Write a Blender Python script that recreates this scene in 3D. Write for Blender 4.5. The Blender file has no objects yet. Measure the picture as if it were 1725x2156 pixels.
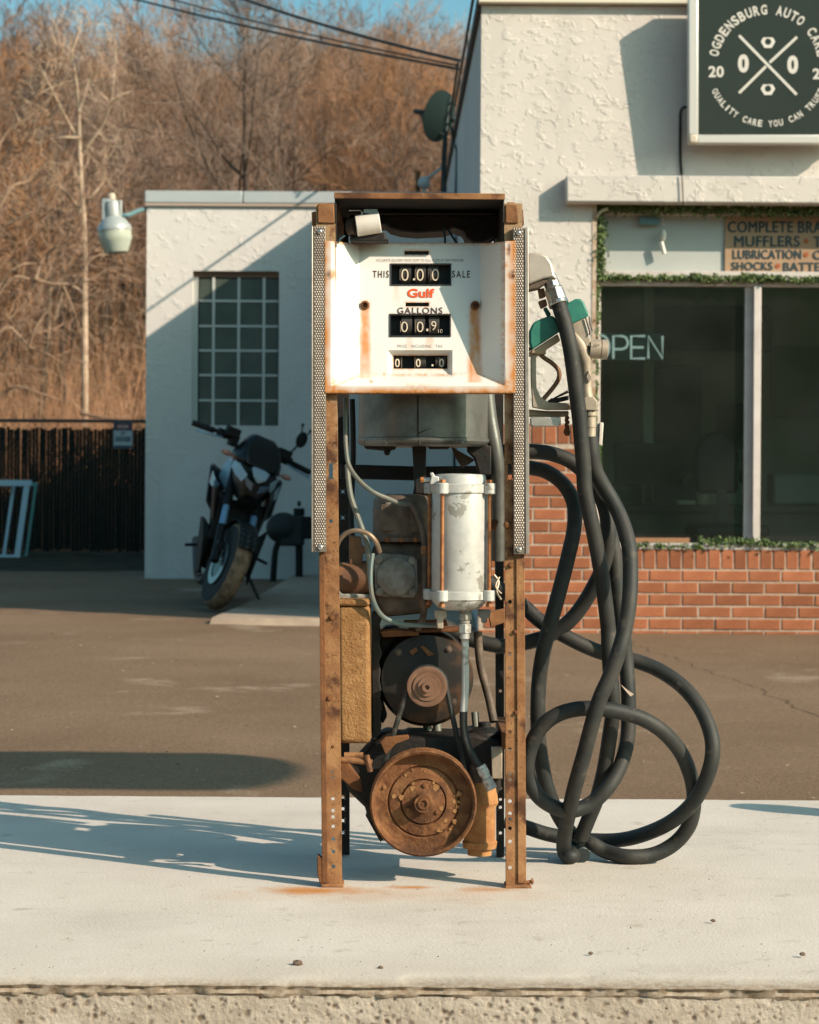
import bpy, bmesh, math, random
from mathutils import Vector, Matrix

# ------------------------------------------------------------------ camera, sky, sun, exposure
SC = bpy.context.scene
COL = SC.collection
K = 4804.0            # focal length in units of the 1725-wide layout grid
CX, HY = 862.5, 1030.0
CAMZ = 0.89
ROLL = math.radians(0.35)
cam_d = bpy.data.cameras.new('camera')
cam = bpy.data.objects.new('camera', cam_d)
COL.objects.link(cam)
cam_d.sensor_fit = 'HORIZONTAL'
cam_d.sensor_width = 36.0
cam_d.lens = K / 1725.0 * 36.0
cam_d.shift_y = (HY - 1078.0) / 1725.0
cam_d.clip_start = 0.05
cam_d.clip_end = 2000
cam_d.dof.use_dof = True
cam_d.dof.focus_distance = 5.2
cam_d.dof.aperture_fstop = 11.5
cam.matrix_world = Matrix.Translation((0, 0, CAMZ)) @ Matrix.Rotation(math.radians(90), 4, 'X') @ Matrix.Rotation(ROLL, 4, 'Z')
SC.camera = cam

SUN_AZ = math.radians(57.0)     # from the view axis, sun behind the viewer's right shoulder
SUN_EL = math.radians(29.5)
S_DIR = Vector((math.sin(SUN_AZ) * math.cos(SUN_EL), -math.cos(SUN_AZ) * math.cos(SUN_EL), math.sin(SUN_EL)))
world = bpy.data.worlds.new('World')
SC.world = world
world.use_nodes = True
wn, wl = world.node_tree.nodes, world.node_tree.links
wn.clear()
sky_n = wn.new('ShaderNodeTexSky')
sky_n.sky_type = 'NISHITA'
sky_n.sun_disc = False
sky_n.sun_elevation = SUN_EL
sky_n.sun_rotation = math.atan2(S_DIR.x, S_DIR.y)
sky_n.air_density = 1.0
sky_n.dust_density = 2.4
sky_n.ozone_density = 1.6
tint = wn.new('ShaderNodeMix'); tint.data_type = 'RGBA'; tint.blend_type = 'MULTIPLY'
tint.inputs[0].default_value = 1.0
tint.inputs[7].default_value = (0.68, 1.05, 0.96, 1)
bg = wn.new('ShaderNodeBackground'); bg.inputs[1].default_value = 0.100
wo = wn.new('ShaderNodeOutputWorld')
wl.new(sky_n.outputs[0], tint.inputs[6]); wl.new(tint.outputs[2], bg.inputs[0]); wl.new(bg.outputs[0], wo.inputs[0])

sun_d = bpy.data.lights.new('sun', 'SUN')
sun_d.energy = 4.1
sun_d.angle = math.radians(0.5)
sun_d.color = (1.0, 0.82, 0.65)
sun = bpy.data.objects.new('sun', sun_d)
COL.objects.link(sun)
sun.location = (6, -6, 8)
sun.rotation_euler = S_DIR.to_track_quat('Z', 'Y').to_euler()

SC.view_settings.view_transform = 'Standard'
SC.view_settings.look = 'None'
SC.view_settings.exposure = 0.66
SC.view_settings.gamma = 1.0
SC.view_settings.use_curve_mapping = False
SC.render.engine = 'CYCLES'
SC.cycles.use_denoising = True
SC.cycles.max_bounces = 6
SC.cycles.transparent_max_bounces = 12
SC.cycles.caustics_reflective = False
SC.cycles.caustics_refractive = False

# ------------------------------------------------------------------ helpers
_c, _s = math.cos(ROLL), math.sin(ROLL)
def at(px, py, Y):
    u, v = px - CX, HY - py
    u, v = u * _c - v * _s, u * _s + v * _c
    return Vector((u * Y / K, Y, CAMZ + v * Y / K))
def m(p, Y=5.1): return p * Y / K
def z1(zx, zy): return ((700 + zx / 2.15625) / 1.1386, (430 + zy / 2.15625) / 1.1386)
def z2(zx, zy): return ((720 + zx / 2.875) / 1.1386, (920 + zy / 2.875) / 1.1386)
def z3(zx, zy): return ((720 + zx / 2.7633) / 1.1386, (1400 + zy / 2.7633) / 1.1386)
def z4(zx, zy): return ((1200 + zx / 3.5933) / 1.1386, (580 + zy / 3.5933) / 1.1386)
def z5(zx, zy): return ((1200 + zx / 1.9607) / 1.1386, (1050 + zy / 1.9607) / 1.1386)
def zb(zx, zy): return ((400 + zx / 4.145) / 1.1386, (980 + zy / 4.145) / 1.1386)

class MB:
    def __init__(s): s.v = []; s.f = []
    def add(s, vs, fs):
        o = len(s.v)
        s.v += [tuple(v) for v in vs]
        s.f += [tuple(i + o for i in f) for f in fs]
        return s
    def quad(s, a, b, c, d): return s.add([a, b, c, d], [(0, 1, 2, 3)])
    def box(s, c, size, M=None):
        c = Vector(c); hx, hy, hz = size[0] / 2, size[1] / 2, size[2] / 2
        vs = []
        for x, y, z in ((-1,-1,-1),(1,-1,-1),(1,1,-1),(-1,1,-1),(-1,-1,1),(1,-1,1),(1,1,1),(-1,1,1)):
            p = Vector((x * hx, y * hy, z * hz))
            if M is not None: p = M @ p
            vs.append(c + p)
        return s.add(vs, [(0,3,2,1),(4,5,6,7),(0,1,5,4),(1,2,6,5),(2,3,7,6),(3,0,4,7)])
    def bb(s, x0, x1, y0, y1, z0, z1): return s.box(((x0+x1)/2, (y0+y1)/2, (z0+z1)/2), (abs(x1-x0), abs(y1-y0), abs(z1-z0)))
    def pbox(s, xa, ya, xb, yb, Y, d):
        """box whose front face covers the layout rectangle at depth Y and that is d deep"""
        a, b = at(xa, yb, Y), at(xb, ya, Y)
        return s.bb(a.x, b.x, Y, Y + d, a.z, b.z)
    def prism(s, pts, Y, d):
        """layout polygon (list of (px, py)) at depth Y extruded d back"""
        P = [at(x, y, Y) for x, y in pts]
        n = len(P)
        vs = P + [p + Vector((0, d, 0)) for p in P]
        area = sum(P[i].x * P[(i+1) % n].z - P[(i+1) % n].x * P[i].z for i in range(n))
        fs = [tuple(range(n)), tuple(range(2*n-1, n-1, -1))]
        for i in range(n):
            j = (i + 1) % n
            fs.append((i, i + n, j + n, j))
        if area < 0: fs = [tuple(reversed(f)) for f in fs]
        return s.add(vs, fs)
    def tube(s, path, r, n=8, caps=True):
        P = [Vector(p) for p in path]
        if not isinstance(r, (list, tuple)): r = [r] * len(P)
        N = len(P)
        T = []
        for i in range(N):
            t = P[min(i+1, N-1)] - P[max(i-1, 0)]
            T.append(t.normalized() if t.length > 1e-9 else Vector((0, 0, 1)))
        up = Vector((0, 0, 1)) if abs(T[0].z) < .9 else Vector((1, 0, 0))
        nrm = T[0].cross(up).normalized()
        vs = []
        for i in range(N):
            nrm = (nrm - T[i] * nrm.dot(T[i]))
            nrm = nrm.normalized() if nrm.length > 1e-9 else T[i].orthogonal().normalized()
            b = T[i].cross(nrm)
            for k in range(n):
                a = 2 * math.pi * k / n
                vs.append(P[i] + (nrm * math.cos(a) + b * math.sin(a)) * r[i])
        fs = []
        for i in range(N - 1):
            for k in range(n):
                k2 = (k + 1) % n
                fs.append((i*n+k, i*n+k2, (i+1)*n+k2, (i+1)*n+k))
        if caps:
            fs.append(tuple(range(n-1, -1, -1)))
            fs.append(tuple((N-1)*n + k for k in range(n)))
        return s.add(vs, fs)
    def cyl(s, a, b, r, n=20, r2=None): return s.tube([a, b], [r, r if r2 is None else r2], n)
    def lathe(s, prof, o, axis, n=32):
        """prof: list of (radius, height along axis)"""
        o = Vector(o); ax = Vector(axis).normalized()
        u = ax.orthogonal().normalized(); w = ax.cross(u)
        vs = []; N = len(prof)
        for r, h in prof:
            for k in range(n):
                a = 2 * math.pi * k / n
                vs.append(o + ax * h + (u * math.cos(a) + w * math.sin(a)) * max(r, 1e-5))
        fs = []
        for i in range(N - 1):
            for k in range(n):
                k2 = (k + 1) % n
                fs.append((i*n+k, i*n+k2, (i+1)*n+k2, (i+1)*n+k))
        fs.append(tuple(range(n-1, -1, -1)))
        fs.append(tuple((N-1)*n + k for k in range(n)))
        return s.add(vs, fs)
    def ball(s, c, r, sc=(1, 1, 1), n=12, k=8):
        prof = []
        c = Vector(c)
        vs = []; fs = []
        for i in range(k + 1):
            th = math.pi * i / k
            for j in range(n):
                ph = 2 * math.pi * j / n
                vs.append(c + Vector((r*sc[0]*math.sin(th)*math.cos(ph), r*sc[1]*math.sin(th)*math.sin(ph), -r*sc[2]*math.cos(th))))
        for i in range(k):
            for j in range(n):
                j2 = (j+1) % n
                fs.append((i*n+j, i*n+j2, (i+1)*n+j2, (i+1)*n+j))
        return s.add(vs, fs)
    def mesh(s, name, smooth=35):
        me = bpy.data.meshes.new(name)
        me.from_pydata(s.v, [], s.f)
        me.validate(); me.update()
        if smooth:
            me.polygons.foreach_set('use_smooth', [True] * len(me.polygons))
            me.set_sharp_from_angle(angle=math.radians(smooth))
        return me

WLD = {}
def obj(name, mb, mat=None, parent=None, smooth=35, bevel=0, kind=None, label=None, cat=None, group=None, M=None):
    me = mb if isinstance(mb, bpy.types.Mesh) else mb.mesh(name, smooth)
    if mat is not None and len(me.materials) == 0: me.materials.append(mat)
    o = bpy.data.objects.new(name, me)
    COL.objects.link(o)
    W = M if M is not None else Matrix.Identity(4)
    o.matrix_world = W
    WLD[o.name] = W.copy()
    if parent is not None:
        o.parent = parent
        o.matrix_parent_inverse = WLD[parent.name].inverted()
    if bevel:
        b = o.modifiers.new('bevel', 'BEVEL'); b.width = bevel; b.segments = 2; b.limit_method = 'ANGLE'; b.angle_limit = math.radians(40)
    return tag(o, label, cat, group, kind)
def tag(o, label=None, cat=None, group=None, kind=None):
    if label: o['label'] = label
    if cat: o['category'] = cat
    if group: o['group'] = group
    if kind: o['kind'] = kind
    return o
def thing(name, loc, label, cat, group=None, rz=0.0):
    o = bpy.data.objects.new(name, None)
    COL.objects.link(o)
    o.empty_display_size = 0.1
    W = Matrix.Translation(loc) @ Matrix.Rotation(rz, 4, 'Z')
    o.matrix_world = W
    WLD[o.name] = W.copy()
    return tag(o, label, cat, group)
def smooth_path(pts, sub=6, closed=False):
    """Catmull-Rom through Vectors"""
    P = [Vector(p) for p in pts]
    out = []
    n = len(P)
    for i in range(n - 1):
        p0, p1, p2, p3 = P[max(i-1, 0)], P[i], P[i+1], P[min(i+2, n-1)]
        for k in range(sub):
            t = k / sub
            out.append(0.5 * ((2*p1) + (p2-p0)*t + (2*p0-5*p1+4*p2-p3)*t*t + (3*p1-p0-3*p2+p3)*t*t*t))
    out.append(P[-1])
    return out
_txt = {}
def text_raw(body, bold=0.0, extrude=0.0, spacing=1.0):
    key = (body, bold, extrude, spacing)
    if key in _txt: return _txt[key]
    cu = bpy.data.curves.new('lettering', 'FONT')
    cu.body = body; cu.size = 1.0; cu.offset = bold; cu.extrude = extrude; cu.space_character = spacing
    cu.resolution_u = 4
    o = bpy.data.objects.new('lettering', cu)
    COL.objects.link(o)
    bpy.context.view_layer.update()
    me = bpy.data.meshes.new_from_object(o)
    vs = [v.co.copy() for v in me.vertices]; fs = [tuple(p.vertices) for p in me.polygons]
    bpy.data.objects.remove(o); bpy.data.curves.remove(cu); bpy.data.meshes.remove(me)
    _txt[key] = (vs, fs)
    return vs, fs
def text_fit(mb, body, x0, x1, yb, yt, Yf, bold=0.0, spacing=1.0, lift=0.0015, thick=0.0):
    """lettering that fills the layout rectangle; Yf is a depth or a function of py"""
    vs, fs = text_raw(body, bold, 0.0, spacing)
    ax = min(v.x for v in vs); bx = max(v.x for v in vs); ay = min(v.y for v in vs); by = max(v.y for v in vs)
    out = []
    for v in vs:
        px = x0 + (v.x - ax) / (bx - ax) * (x1 - x0); py = yb + (v.y - ay) / (by - ay) * (yt - yb)
        Y = Yf(px, py) if callable(Yf) else Yf
        out.append(at(px, py, Y - lift))
    mb.add(out, fs)
    return mb

# ------------------------------------------------------------------ materials
def lin(c):
    return tuple(c) + (1,)
MATS = {}
def mat(name, col, rough=0.7, metal=0.0, col2=None, scale=8.0, detail=6.0, lo=0.35, hi=0.65, bump=0.0, bscale=None, bdist=0.01,
        spec=0.5, col3=None, scale3=2.0, lo3=.5, hi3=.6, coords='Object', stretch=None, trans=0.0, coat=0.0):
    if name in MATS: return MATS[name]
    M = bpy.data.materials.new(name); M.use_nodes = True
    N, L = M.node_tree.nodes, M.node_tree.links
    b = N['Principled BSDF']
    b.inputs['Roughness'].default_value = rough; b.inputs['Metallic'].default_value = metal
    b.inputs['Specular IOR Level'].default_value = spec
    b.inputs['Base Color'].default_value = lin(col)
    if coat: b.inputs['Coat Weight'].default_value = coat
    tc = N.new('ShaderNodeTexCoord')
    src = tc.outputs[coords]
    if stretch:
        mp = N.new('ShaderNodeMapping'); mp.inputs['Scale'].default_value = stretch
        L.new(src, mp.inputs[0]); src = mp.outputs[0]
    def noise(sc, det, l, h):
        n = N.new('ShaderNodeTexNoise'); n.inputs['Scale'].default_value = sc; n.inputs['Detail'].default_value = det
        n.inputs['Roughness'].default_value = 0.62
        L.new(src, n.inputs['Vector'])
        r = N.new('ShaderNodeMapRange'); r.inputs[1].default_value = l; r.inputs[2].default_value = h
        L.new(n.outputs[0], r.inputs[0]); return n, r
    out = None
    if col2 is not None:
        n, r = noise(scale, detail, lo, hi)
        mx = N.new('ShaderNodeMix'); mx.data_type = 'RGBA'
        mx.inputs[6].default_value = lin(col); mx.inputs[7].default_value = lin(col2)
        L.new(r.outputs[0], mx.inputs[0]); out = mx.outputs[2]
        if col3 is not None:
            n3, r3 = noise(scale3, 5.0, lo3, hi3)
            m3 = N.new('ShaderNodeMix'); m3.data_type = 'RGBA'; m3.inputs[7].default_value = lin(col3)
            L.new(out, m3.inputs[6]); L.new(r3.outputs[0], m3.inputs[0]); out = m3.outputs[2]
        L.new(out, b.inputs['Base Color'])
    if bump:
        nb, rb = noise(bscale or scale * 3, 6.0, 0.2, 0.8)
        bp = N.new('ShaderNodeBump'); bp.inputs['Strength'].default_value = bump; bp.inputs['Distance'].default_value = bdist
        L.new(rb.outputs[0], bp.inputs['Height']); L.new(bp.outputs[0], b.inputs['Normal'])
    MATS[name] = M
    return M
def nodes_of(M): return M.node_tree.nodes, M.node_tree.links, M.node_tree.nodes['Principled BSDF']

def attr_mix(name, base, attrs, rough=0.4, noise_scale=60, bump=0.0, **kw):
    """principled paint with stain colours mixed in by float attributes of the mesh, broken up by noise"""
    M = mat(name, base, rough=rough, col2=tuple(c * 0.93 for c in base), scale=6, **kw)
    N, L, b = nodes_of(M)
    src = b.inputs['Base Color'].links[0].from_socket
    tc = N.new('ShaderNodeTexCoord')
    n = N.new('ShaderNodeTexNoise'); n.inputs['Scale'].default_value = noise_scale; n.inputs['Detail'].default_value = 8
    L.new(tc.outputs['Object'], n.inputs['Vector'])
    for an, colr in attrs:
        a = N.new('ShaderNodeAttribute'); a.attribute_name = an
        ad = N.new('ShaderNodeMath'); ad.operation = 'ADD'
        sb = N.new('ShaderNodeMath'); sb.operation = 'MULTIPLY_ADD'; sb.inputs[1].default_value = 0.9; sb.inputs[2].default_value = -0.45
        L.new(n.outputs[0], sb.inputs[0])
        ml = N.new('ShaderNodeMath'); ml.operation = 'MULTIPLY'   # noise only acts where there is some stain
        pw = N.new('ShaderNodeMath'); pw.operation = 'POWER'; pw.inputs[1].default_value = 0.4
        L.new(a.outputs['Fac'], pw.inputs[0]); L.new(sb.outputs[0], ml.inputs[0]); L.new(pw.outputs[0], ml.inputs[1])
        L.new(a.outputs['Fac'], ad.inputs[0]); L.new(ml.outputs[0], ad.inputs[1]); ad.use_clamp = True
        mx = N.new('ShaderNodeMix'); mx.data_type = 'RGBA'; mx.inputs[7].default_value = lin(colr)
        L.new(src, mx.inputs[6]); L.new(ad.outputs[0], mx.inputs[0]); src = mx.outputs[2]
        L.new(src, b.inputs['Base Color'])
    return M

rust = mat('rust steel', (0.20, 0.088, 0.038), .8, 0, (0.31, 0.155, 0.068), 14, 8, .4, .62, .25, 120, .003, .25, (0.095, 0.042, 0.022), 9, .50, .62)
rust_dark = mat('dark rust', (0.12, 0.052, 0.024), .82, 0, (0.21, 0.088, 0.034), 18, 8, .4, .65, .4, 90, .004, .25)
rust_crust = mat('crusted rust', (0.150, 0.062, 0.026), .85, 0, (0.225, 0.105, 0.045), 30, 8, .45, .62, .7, 90, .004, .25, (0.075, 0.034, 0.018), 11, .48, .6)
rust_flake = mat('flaking scale', (0.33, 0.175, 0.075), .9, 0, (0.24, 0.11, 0.045), 60, 6, .4, .6, .6, 140, .004, .2)
rust_post = mat('worn post paint', (0.215, 0.095, 0.040), .8, 0, (0.33, 0.17, 0.075), 16, 8, .4, .62, .35, 120, .003, .25, (0.085, 0.036, 0.019), 10, .52, .60)
iron = mat('black iron', (0.006, 0.006, 0.0055), .65, 0, (0.024, 0.015, 0.010), 20, 6, .4, .7, .3, 80, .003, .4)
greydrum = mat('grey painted steel', (0.20, 0.20, 0.185), .38, .6, (0.10, 0.095, 0.085), 9, 6, .4, .65, .15, 60, .002, .4)
castgrey = mat('grey cast iron', (0.27, 0.265, 0.24), .7, 0, (0.15, 0.125, 0.10), 24, 6, .4, .65, .4, 120, .003, .35)
castbrown = mat('greasy cast iron', (0.075, 0.054, 0.040), .6, 0, (0.17, 0.125, 0.09), 18, 6, .4, .65, .3, 90, .003, .4)
ochre = mat('ochre crackled paint', (0.26, 0.130, 0.048), .75, 0, (0.35, 0.19, 0.075), 45, 7, .4, .62, .9, 190, .004, .3, (0.26, 0.13, 0.045), 12, .55, .68)
silver = mat('peeling silver paint', (0.46, 0.46, 0.44), .45, 0.15, (0.54, 0.535, 0.51), 30, 6, .4, .6, .12, 120, .002, .5, (0.30, 0.285, 0.25), 9, .575, .585)
alum = mat('cast aluminium', (0.60, 0.57, 0.52), .38, .75, (0.48, 0.45, 0.40), 40, 6, .4, .65, .12, 160, .002)
alum_dull = mat('weathered aluminium', (0.42, 0.35, 0.27), .55, .35, (0.32, 0.26, 0.20), 30, 6, .4, .65, .15, 160, .002)
chrome = mat('worn chrome', (0.72, 0.70, 0.66), .22, .95, (0.55, 0.52, 0.48), 30, 5, .4, .65)
copper = mat('rusty tie rod', (0.40, 0.17, 0.065), .5, .35, (0.26, 0.10, 0.04), 60, 5, .4, .6)
rubber = mat('weathered black rubber', (0.017, 0.020, 0.019), .6, 0, (0.040, 0.037, 0.032), 11, 9, .42, .68, .3, 260, .002, .4, (0.085, 0.07, 0.056), 24, .60, .72)
tube_green = mat('green grey tube', (0.10, 0.13, 0.115), .5, 0, (0.16, 0.15, 0.12), 40, 5)
teal_vinyl = mat('teal vinyl', (0.018, 0.155, 0.115), .5, 0, (0.030, 0.20, 0.15), 30, 4, .35, .7, .08, 140, .001)
black = mat('flat black', (0.008, 0.009, 0.008), .6)
cream_ink = mat('cream numerals', (0.72, 0.60, 0.46), .6)
brown_ink = mat('brown lettering', (0.075, 0.030, 0.018), .6)
orange_ink = mat('orange lettering', (0.66, 0.080, 0.008), .5)
white_plastic = mat('white plastic', (0.70, 0.66, 0.60), .5, 0, (0.60, 0.54, 0.47), 20, 4)

# remains of cream paint on the upper posts and dark pitting towards the feet
N, L, b = nodes_of(rust_post)
src = b.inputs['Base Color'].links[0].from_socket
tc = N.new('ShaderNodeTexCoord'); sp = N.new('ShaderNodeSeparateXYZ'); L.new(tc.outputs['Object'], sp.inputs[0])
nz = N.new('ShaderNodeTexNoise'); nz.inputs['Scale'].default_value = 13; nz.inputs['Detail'].default_value = 9; nz.inputs['Roughness'].default_value = .7; L.new(tc.outputs['Object'], nz.inputs['Vector'])
hz = N.new('ShaderNodeMapRange'); hz.inputs[1].default_value = .35; hz.inputs[2].default_value = 1.35; hz.inputs[3].default_value = -.26; hz.inputs[4].default_value = .14; L.new(sp.outputs[2], hz.inputs[0])
ad = N.new('ShaderNodeMath'); ad.operation = 'ADD'; L.new(nz.outputs[0], ad.inputs[0]); L.new(hz.outputs[0], ad.inputs[1])
rm = N.new('ShaderNodeMapRange'); rm.inputs[1].default_value = .50; rm.inputs[2].default_value = .60; rm.inputs[4].default_value = .75; L.new(ad.outputs[0], rm.inputs[0])
mx = N.new('ShaderNodeMix'); mx.data_type = 'RGBA'; mx.inputs[7].default_value = lin((0.40, 0.27, 0.155)); L.new(src, mx.inputs[6]); L.new(rm.outputs[0], mx.inputs[0])
sk = N.new('ShaderNodeTexNoise'); sk.inputs['Scale'].default_value = 150; sk.inputs['Detail'].default_value = 3; L.new(tc.outputs['Object'], sk.inputs['Vector'])
rk = N.new('ShaderNodeMapRange'); rk.inputs[1].default_value = .62; rk.inputs[2].default_value = .70; rk.inputs[3].default_value = 1; rk.inputs[4].default_value = .45; L.new(sk.outputs[0], rk.inputs[0])
mm = N.new('ShaderNodeMix'); mm.data_type = 'RGBA'; mm.blend_type = 'MULTIPLY'; mm.inputs[0].default_value = 1; L.new(mx.outputs[2], mm.inputs[6]); L.new(rk.outputs[0], mm.inputs[7]); L.new(mm.outputs[2], b.inputs['Base Color'])

# ------------------------------------------------------------------ ground, island, hill
def asph_z(x, y):
    pts = [(-60, -.17), (3.9, -.16), (6.7, -.075), (11, 0.0), (14, .012), (17, .04), (21, .055), (30, .06), (34, .06)]
    if y <= pts[0][0]: return pts[0][1]
    for (a, za), (b, zb_) in zip(pts, pts[1:]):
        if y <= b: return za + (zb_ - za) * (y - a) / (b - a)
    return pts[-1][1]
def hill_z(x, y):
    d = 0.0
    if y > 31: d = (y - 31) * 0.183 + 1.6 * math.sin(x * .05 + 1) * min(1, (y - 31) / 30)
    if y > 95: d -= (y - 95) * 0.20
    if y < -26: d = (-26 - y) * 0.22
    if y < -110: d -= (-110 - y) * 0.22
    a = abs(x) - 70
    if a > 0: d = max(d, a * .05)
    return max(d, 0) - 0.19 if (y < 29 and d <= 0) else max(d, 0) - (0.19 if y < 29 else 0.0)
hillmat = mat('leaf litter soil', (0.30, 0.155, 0.078), .95, 0, (0.19, 0.10, 0.055), 1.5, 8, .4, .6, .5, 6, .1, .1)
N, L, b = nodes_of(hillmat)      # grass on the far side of the street
src = b.inputs['Base Color'].links[0].from_socket
tc = N.new('ShaderNodeTexCoord'); sp = N.new('ShaderNodeSeparateXYZ'); L.new(tc.outputs['Object'], sp.inputs[0])
gr_ = N.new('ShaderNodeMapRange'); gr_.inputs[1].default_value = -20; gr_.inputs[2].default_value = -26; L.new(sp.outputs[1], gr_.inputs[0])
mx = N.new('ShaderNodeMix'); mx.data_type = 'RGBA'; mx.inputs[7].default_value = lin((0.035, 0.070, 0.030)); L.new(src, mx.inputs[6]); L.new(gr_.outputs[0], mx.inputs[0]); L.new(mx.outputs[2], b.inputs['Base Color'])
g = MB()
xs = [-600, -300] + [-150 + 5 * i for i in range(61)] + [300, 600]
ys = [-600, -300] + [-150 + 5 * i for i in range(33)] + [13, 15.5, 18, 21, 24, 27, 29, 30] + [32 + 3 * i for i in range(40)] + [200, 300, 600]
ys = sorted(set(ys))
nx, ny = len(xs), len(ys)
g.add([(x, y, (hill_z(x, y) if y >= 29 or y < -26 or abs(x) > 70 else -0.35)) for y in ys for x in xs],
      [(j*nx+i, j*nx+i+1, (j+1)*nx+i+1, (j+1)*nx+i) for j in range(ny-1) for i in range(nx-1)])
obj('terrain', g, hillmat, kind='structure')

asph = mat('worn asphalt', (0.160, 0.100, 0.060), .9, 0, (0.215, 0.142, 0.090), .55, 7, .35, .68, .55, 150, .006, .25, (0.28, 0.205, 0.145), 1.3, .60, .68)
N, L, b = nodes_of(asph)
src = b.inputs['Base Color'].links[0].from_socket
tc = N.new('ShaderNodeTexCoord')
fn = N.new('ShaderNodeTexNoise'); fn.inputs['Scale'].default_value = 75; fn.inputs['Detail'].default_value = 6; fn.inputs['Roughness'].default_value = .8
L.new(tc.outputs['Object'], fn.inputs['Vector'])
fr = N.new('ShaderNodeMapRange'); fr.inputs[1].default_value = .3; fr.inputs[2].default_value = .7; fr.inputs[3].default_value = .45; fr.inputs[4].default_value = 1.55
L.new(fn.outputs[0], fr.inputs[0])
mx = N.new('ShaderNodeMix'); mx.data_type = 'RGBA'; mx.blend_type = 'MULTIPLY'; mx.inputs[0].default_value = 1
L.new(src, mx.inputs[6]); L.new(fr.outputs[0], mx.inputs[7])
src = mx.outputs[2]
# hairline crack running away from the shop corner
sp = N.new('ShaderNodeSeparateXYZ'); nd = N.new('ShaderNodeTexNoise'); nd.inputs['Scale'].default_value = 2.2; nd.inputs['Detail'].default_value = 7
L.new(tc.outputs['Object'], sp.inputs[0]); L.new(tc.outputs['Object'], nd.inputs['Vector'])
def _m(op, a, b_=None, c=None):
    n = N.new('ShaderNodeMath'); n.operation = op
    for i, q in enumerate((a, b_, c)):
        if q is None: continue
        if isinstance(q, (int, float)): n.inputs[i].default_value = q
        else: L.new(q, n.inputs[i])
    return n.outputs[0]
lx = _m('MULTIPLY_ADD', sp.outputs[1], -.105, 2.676)
dd = _m('ABSOLUTE', _m('ADD', _m('SUBTRACT', sp.outputs[0], lx), _m('MULTIPLY_ADD', nd.outputs[0], .34, -.17)))
cr = N.new('ShaderNodeMapRange'); cr.inputs[1].default_value = .002; cr.inputs[2].default_value = .010; cr.inputs[3].default_value = .42; cr.inputs[4].default_value = 1
L.new(dd, cr.inputs[0])
mx = N.new('ShaderNodeMix'); mx.data_type = 'RGBA'; mx.blend_type = 'MULTIPLY'; mx.inputs[0].default_value = 1
L.new(src, mx.inputs[6]); L.new(cr.outputs[0], mx.inputs[7]); L.new(mx.outputs[2], b.inputs['Base Color'])
a_ = MB()
random.seed(3)
xs = [-60, -40, -25] + [-16 + .4 * i for i in range(81)] + [25, 40, 60]
ys = [-26, -15, -8, -4, 0, 2, 3.5] + [4 + .35 * i for i in range(50)] + [22, 23.5, 25, 27, 29, 31.5]
nx, ny = len(xs), len(ys)
a_.add([(x, y, asph_z(x, y) + (random.uniform(-.004, .004) if y > 7 else 0)) for y in ys for x in xs],
       [(j*nx+i, j*nx+i+1, (j+1)*nx+i+1, (j+1)*nx+i) for j in range(ny-1) for i in range(nx-1)])
obj('asphalt_lot', a_, asph, kind='structure')

# dirt strip along the fence
dirt = mat('dark soil', (0.055, 0.045, 0.032), .95, 0, (0.085, 0.065, 0.042), 3, 6, .4, .6, .6, 30, .03, .1)
d_ = MB()
random.seed(9)
nxs = 40
rows = []
for j, (yy, zz) in enumerate(((22.6, .058), (23.4, .075), (24.6, .11), (25.6, .13), (26.6, .12), (30.8, .06))):
    rows.append([(-9.5 + 8.2 * i / nxs - (0 if j else 0), yy + random.uniform(-.12, .12) * (j < 1), zz + random.uniform(-.012, .012) * (j > 0)) for i in range(nxs + 1)])
d_.add([p for r in rows for p in r], [(j*(nxs+1)+i, j*(nxs+1)+i+1, (j+1)*(nxs+1)+i+1, (j+1)*(nxs+1)+i) for j in range(len(rows)-1) for i in range(nxs)])
obj('dirt_strip', d_, dirt, kind='structure')

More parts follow.
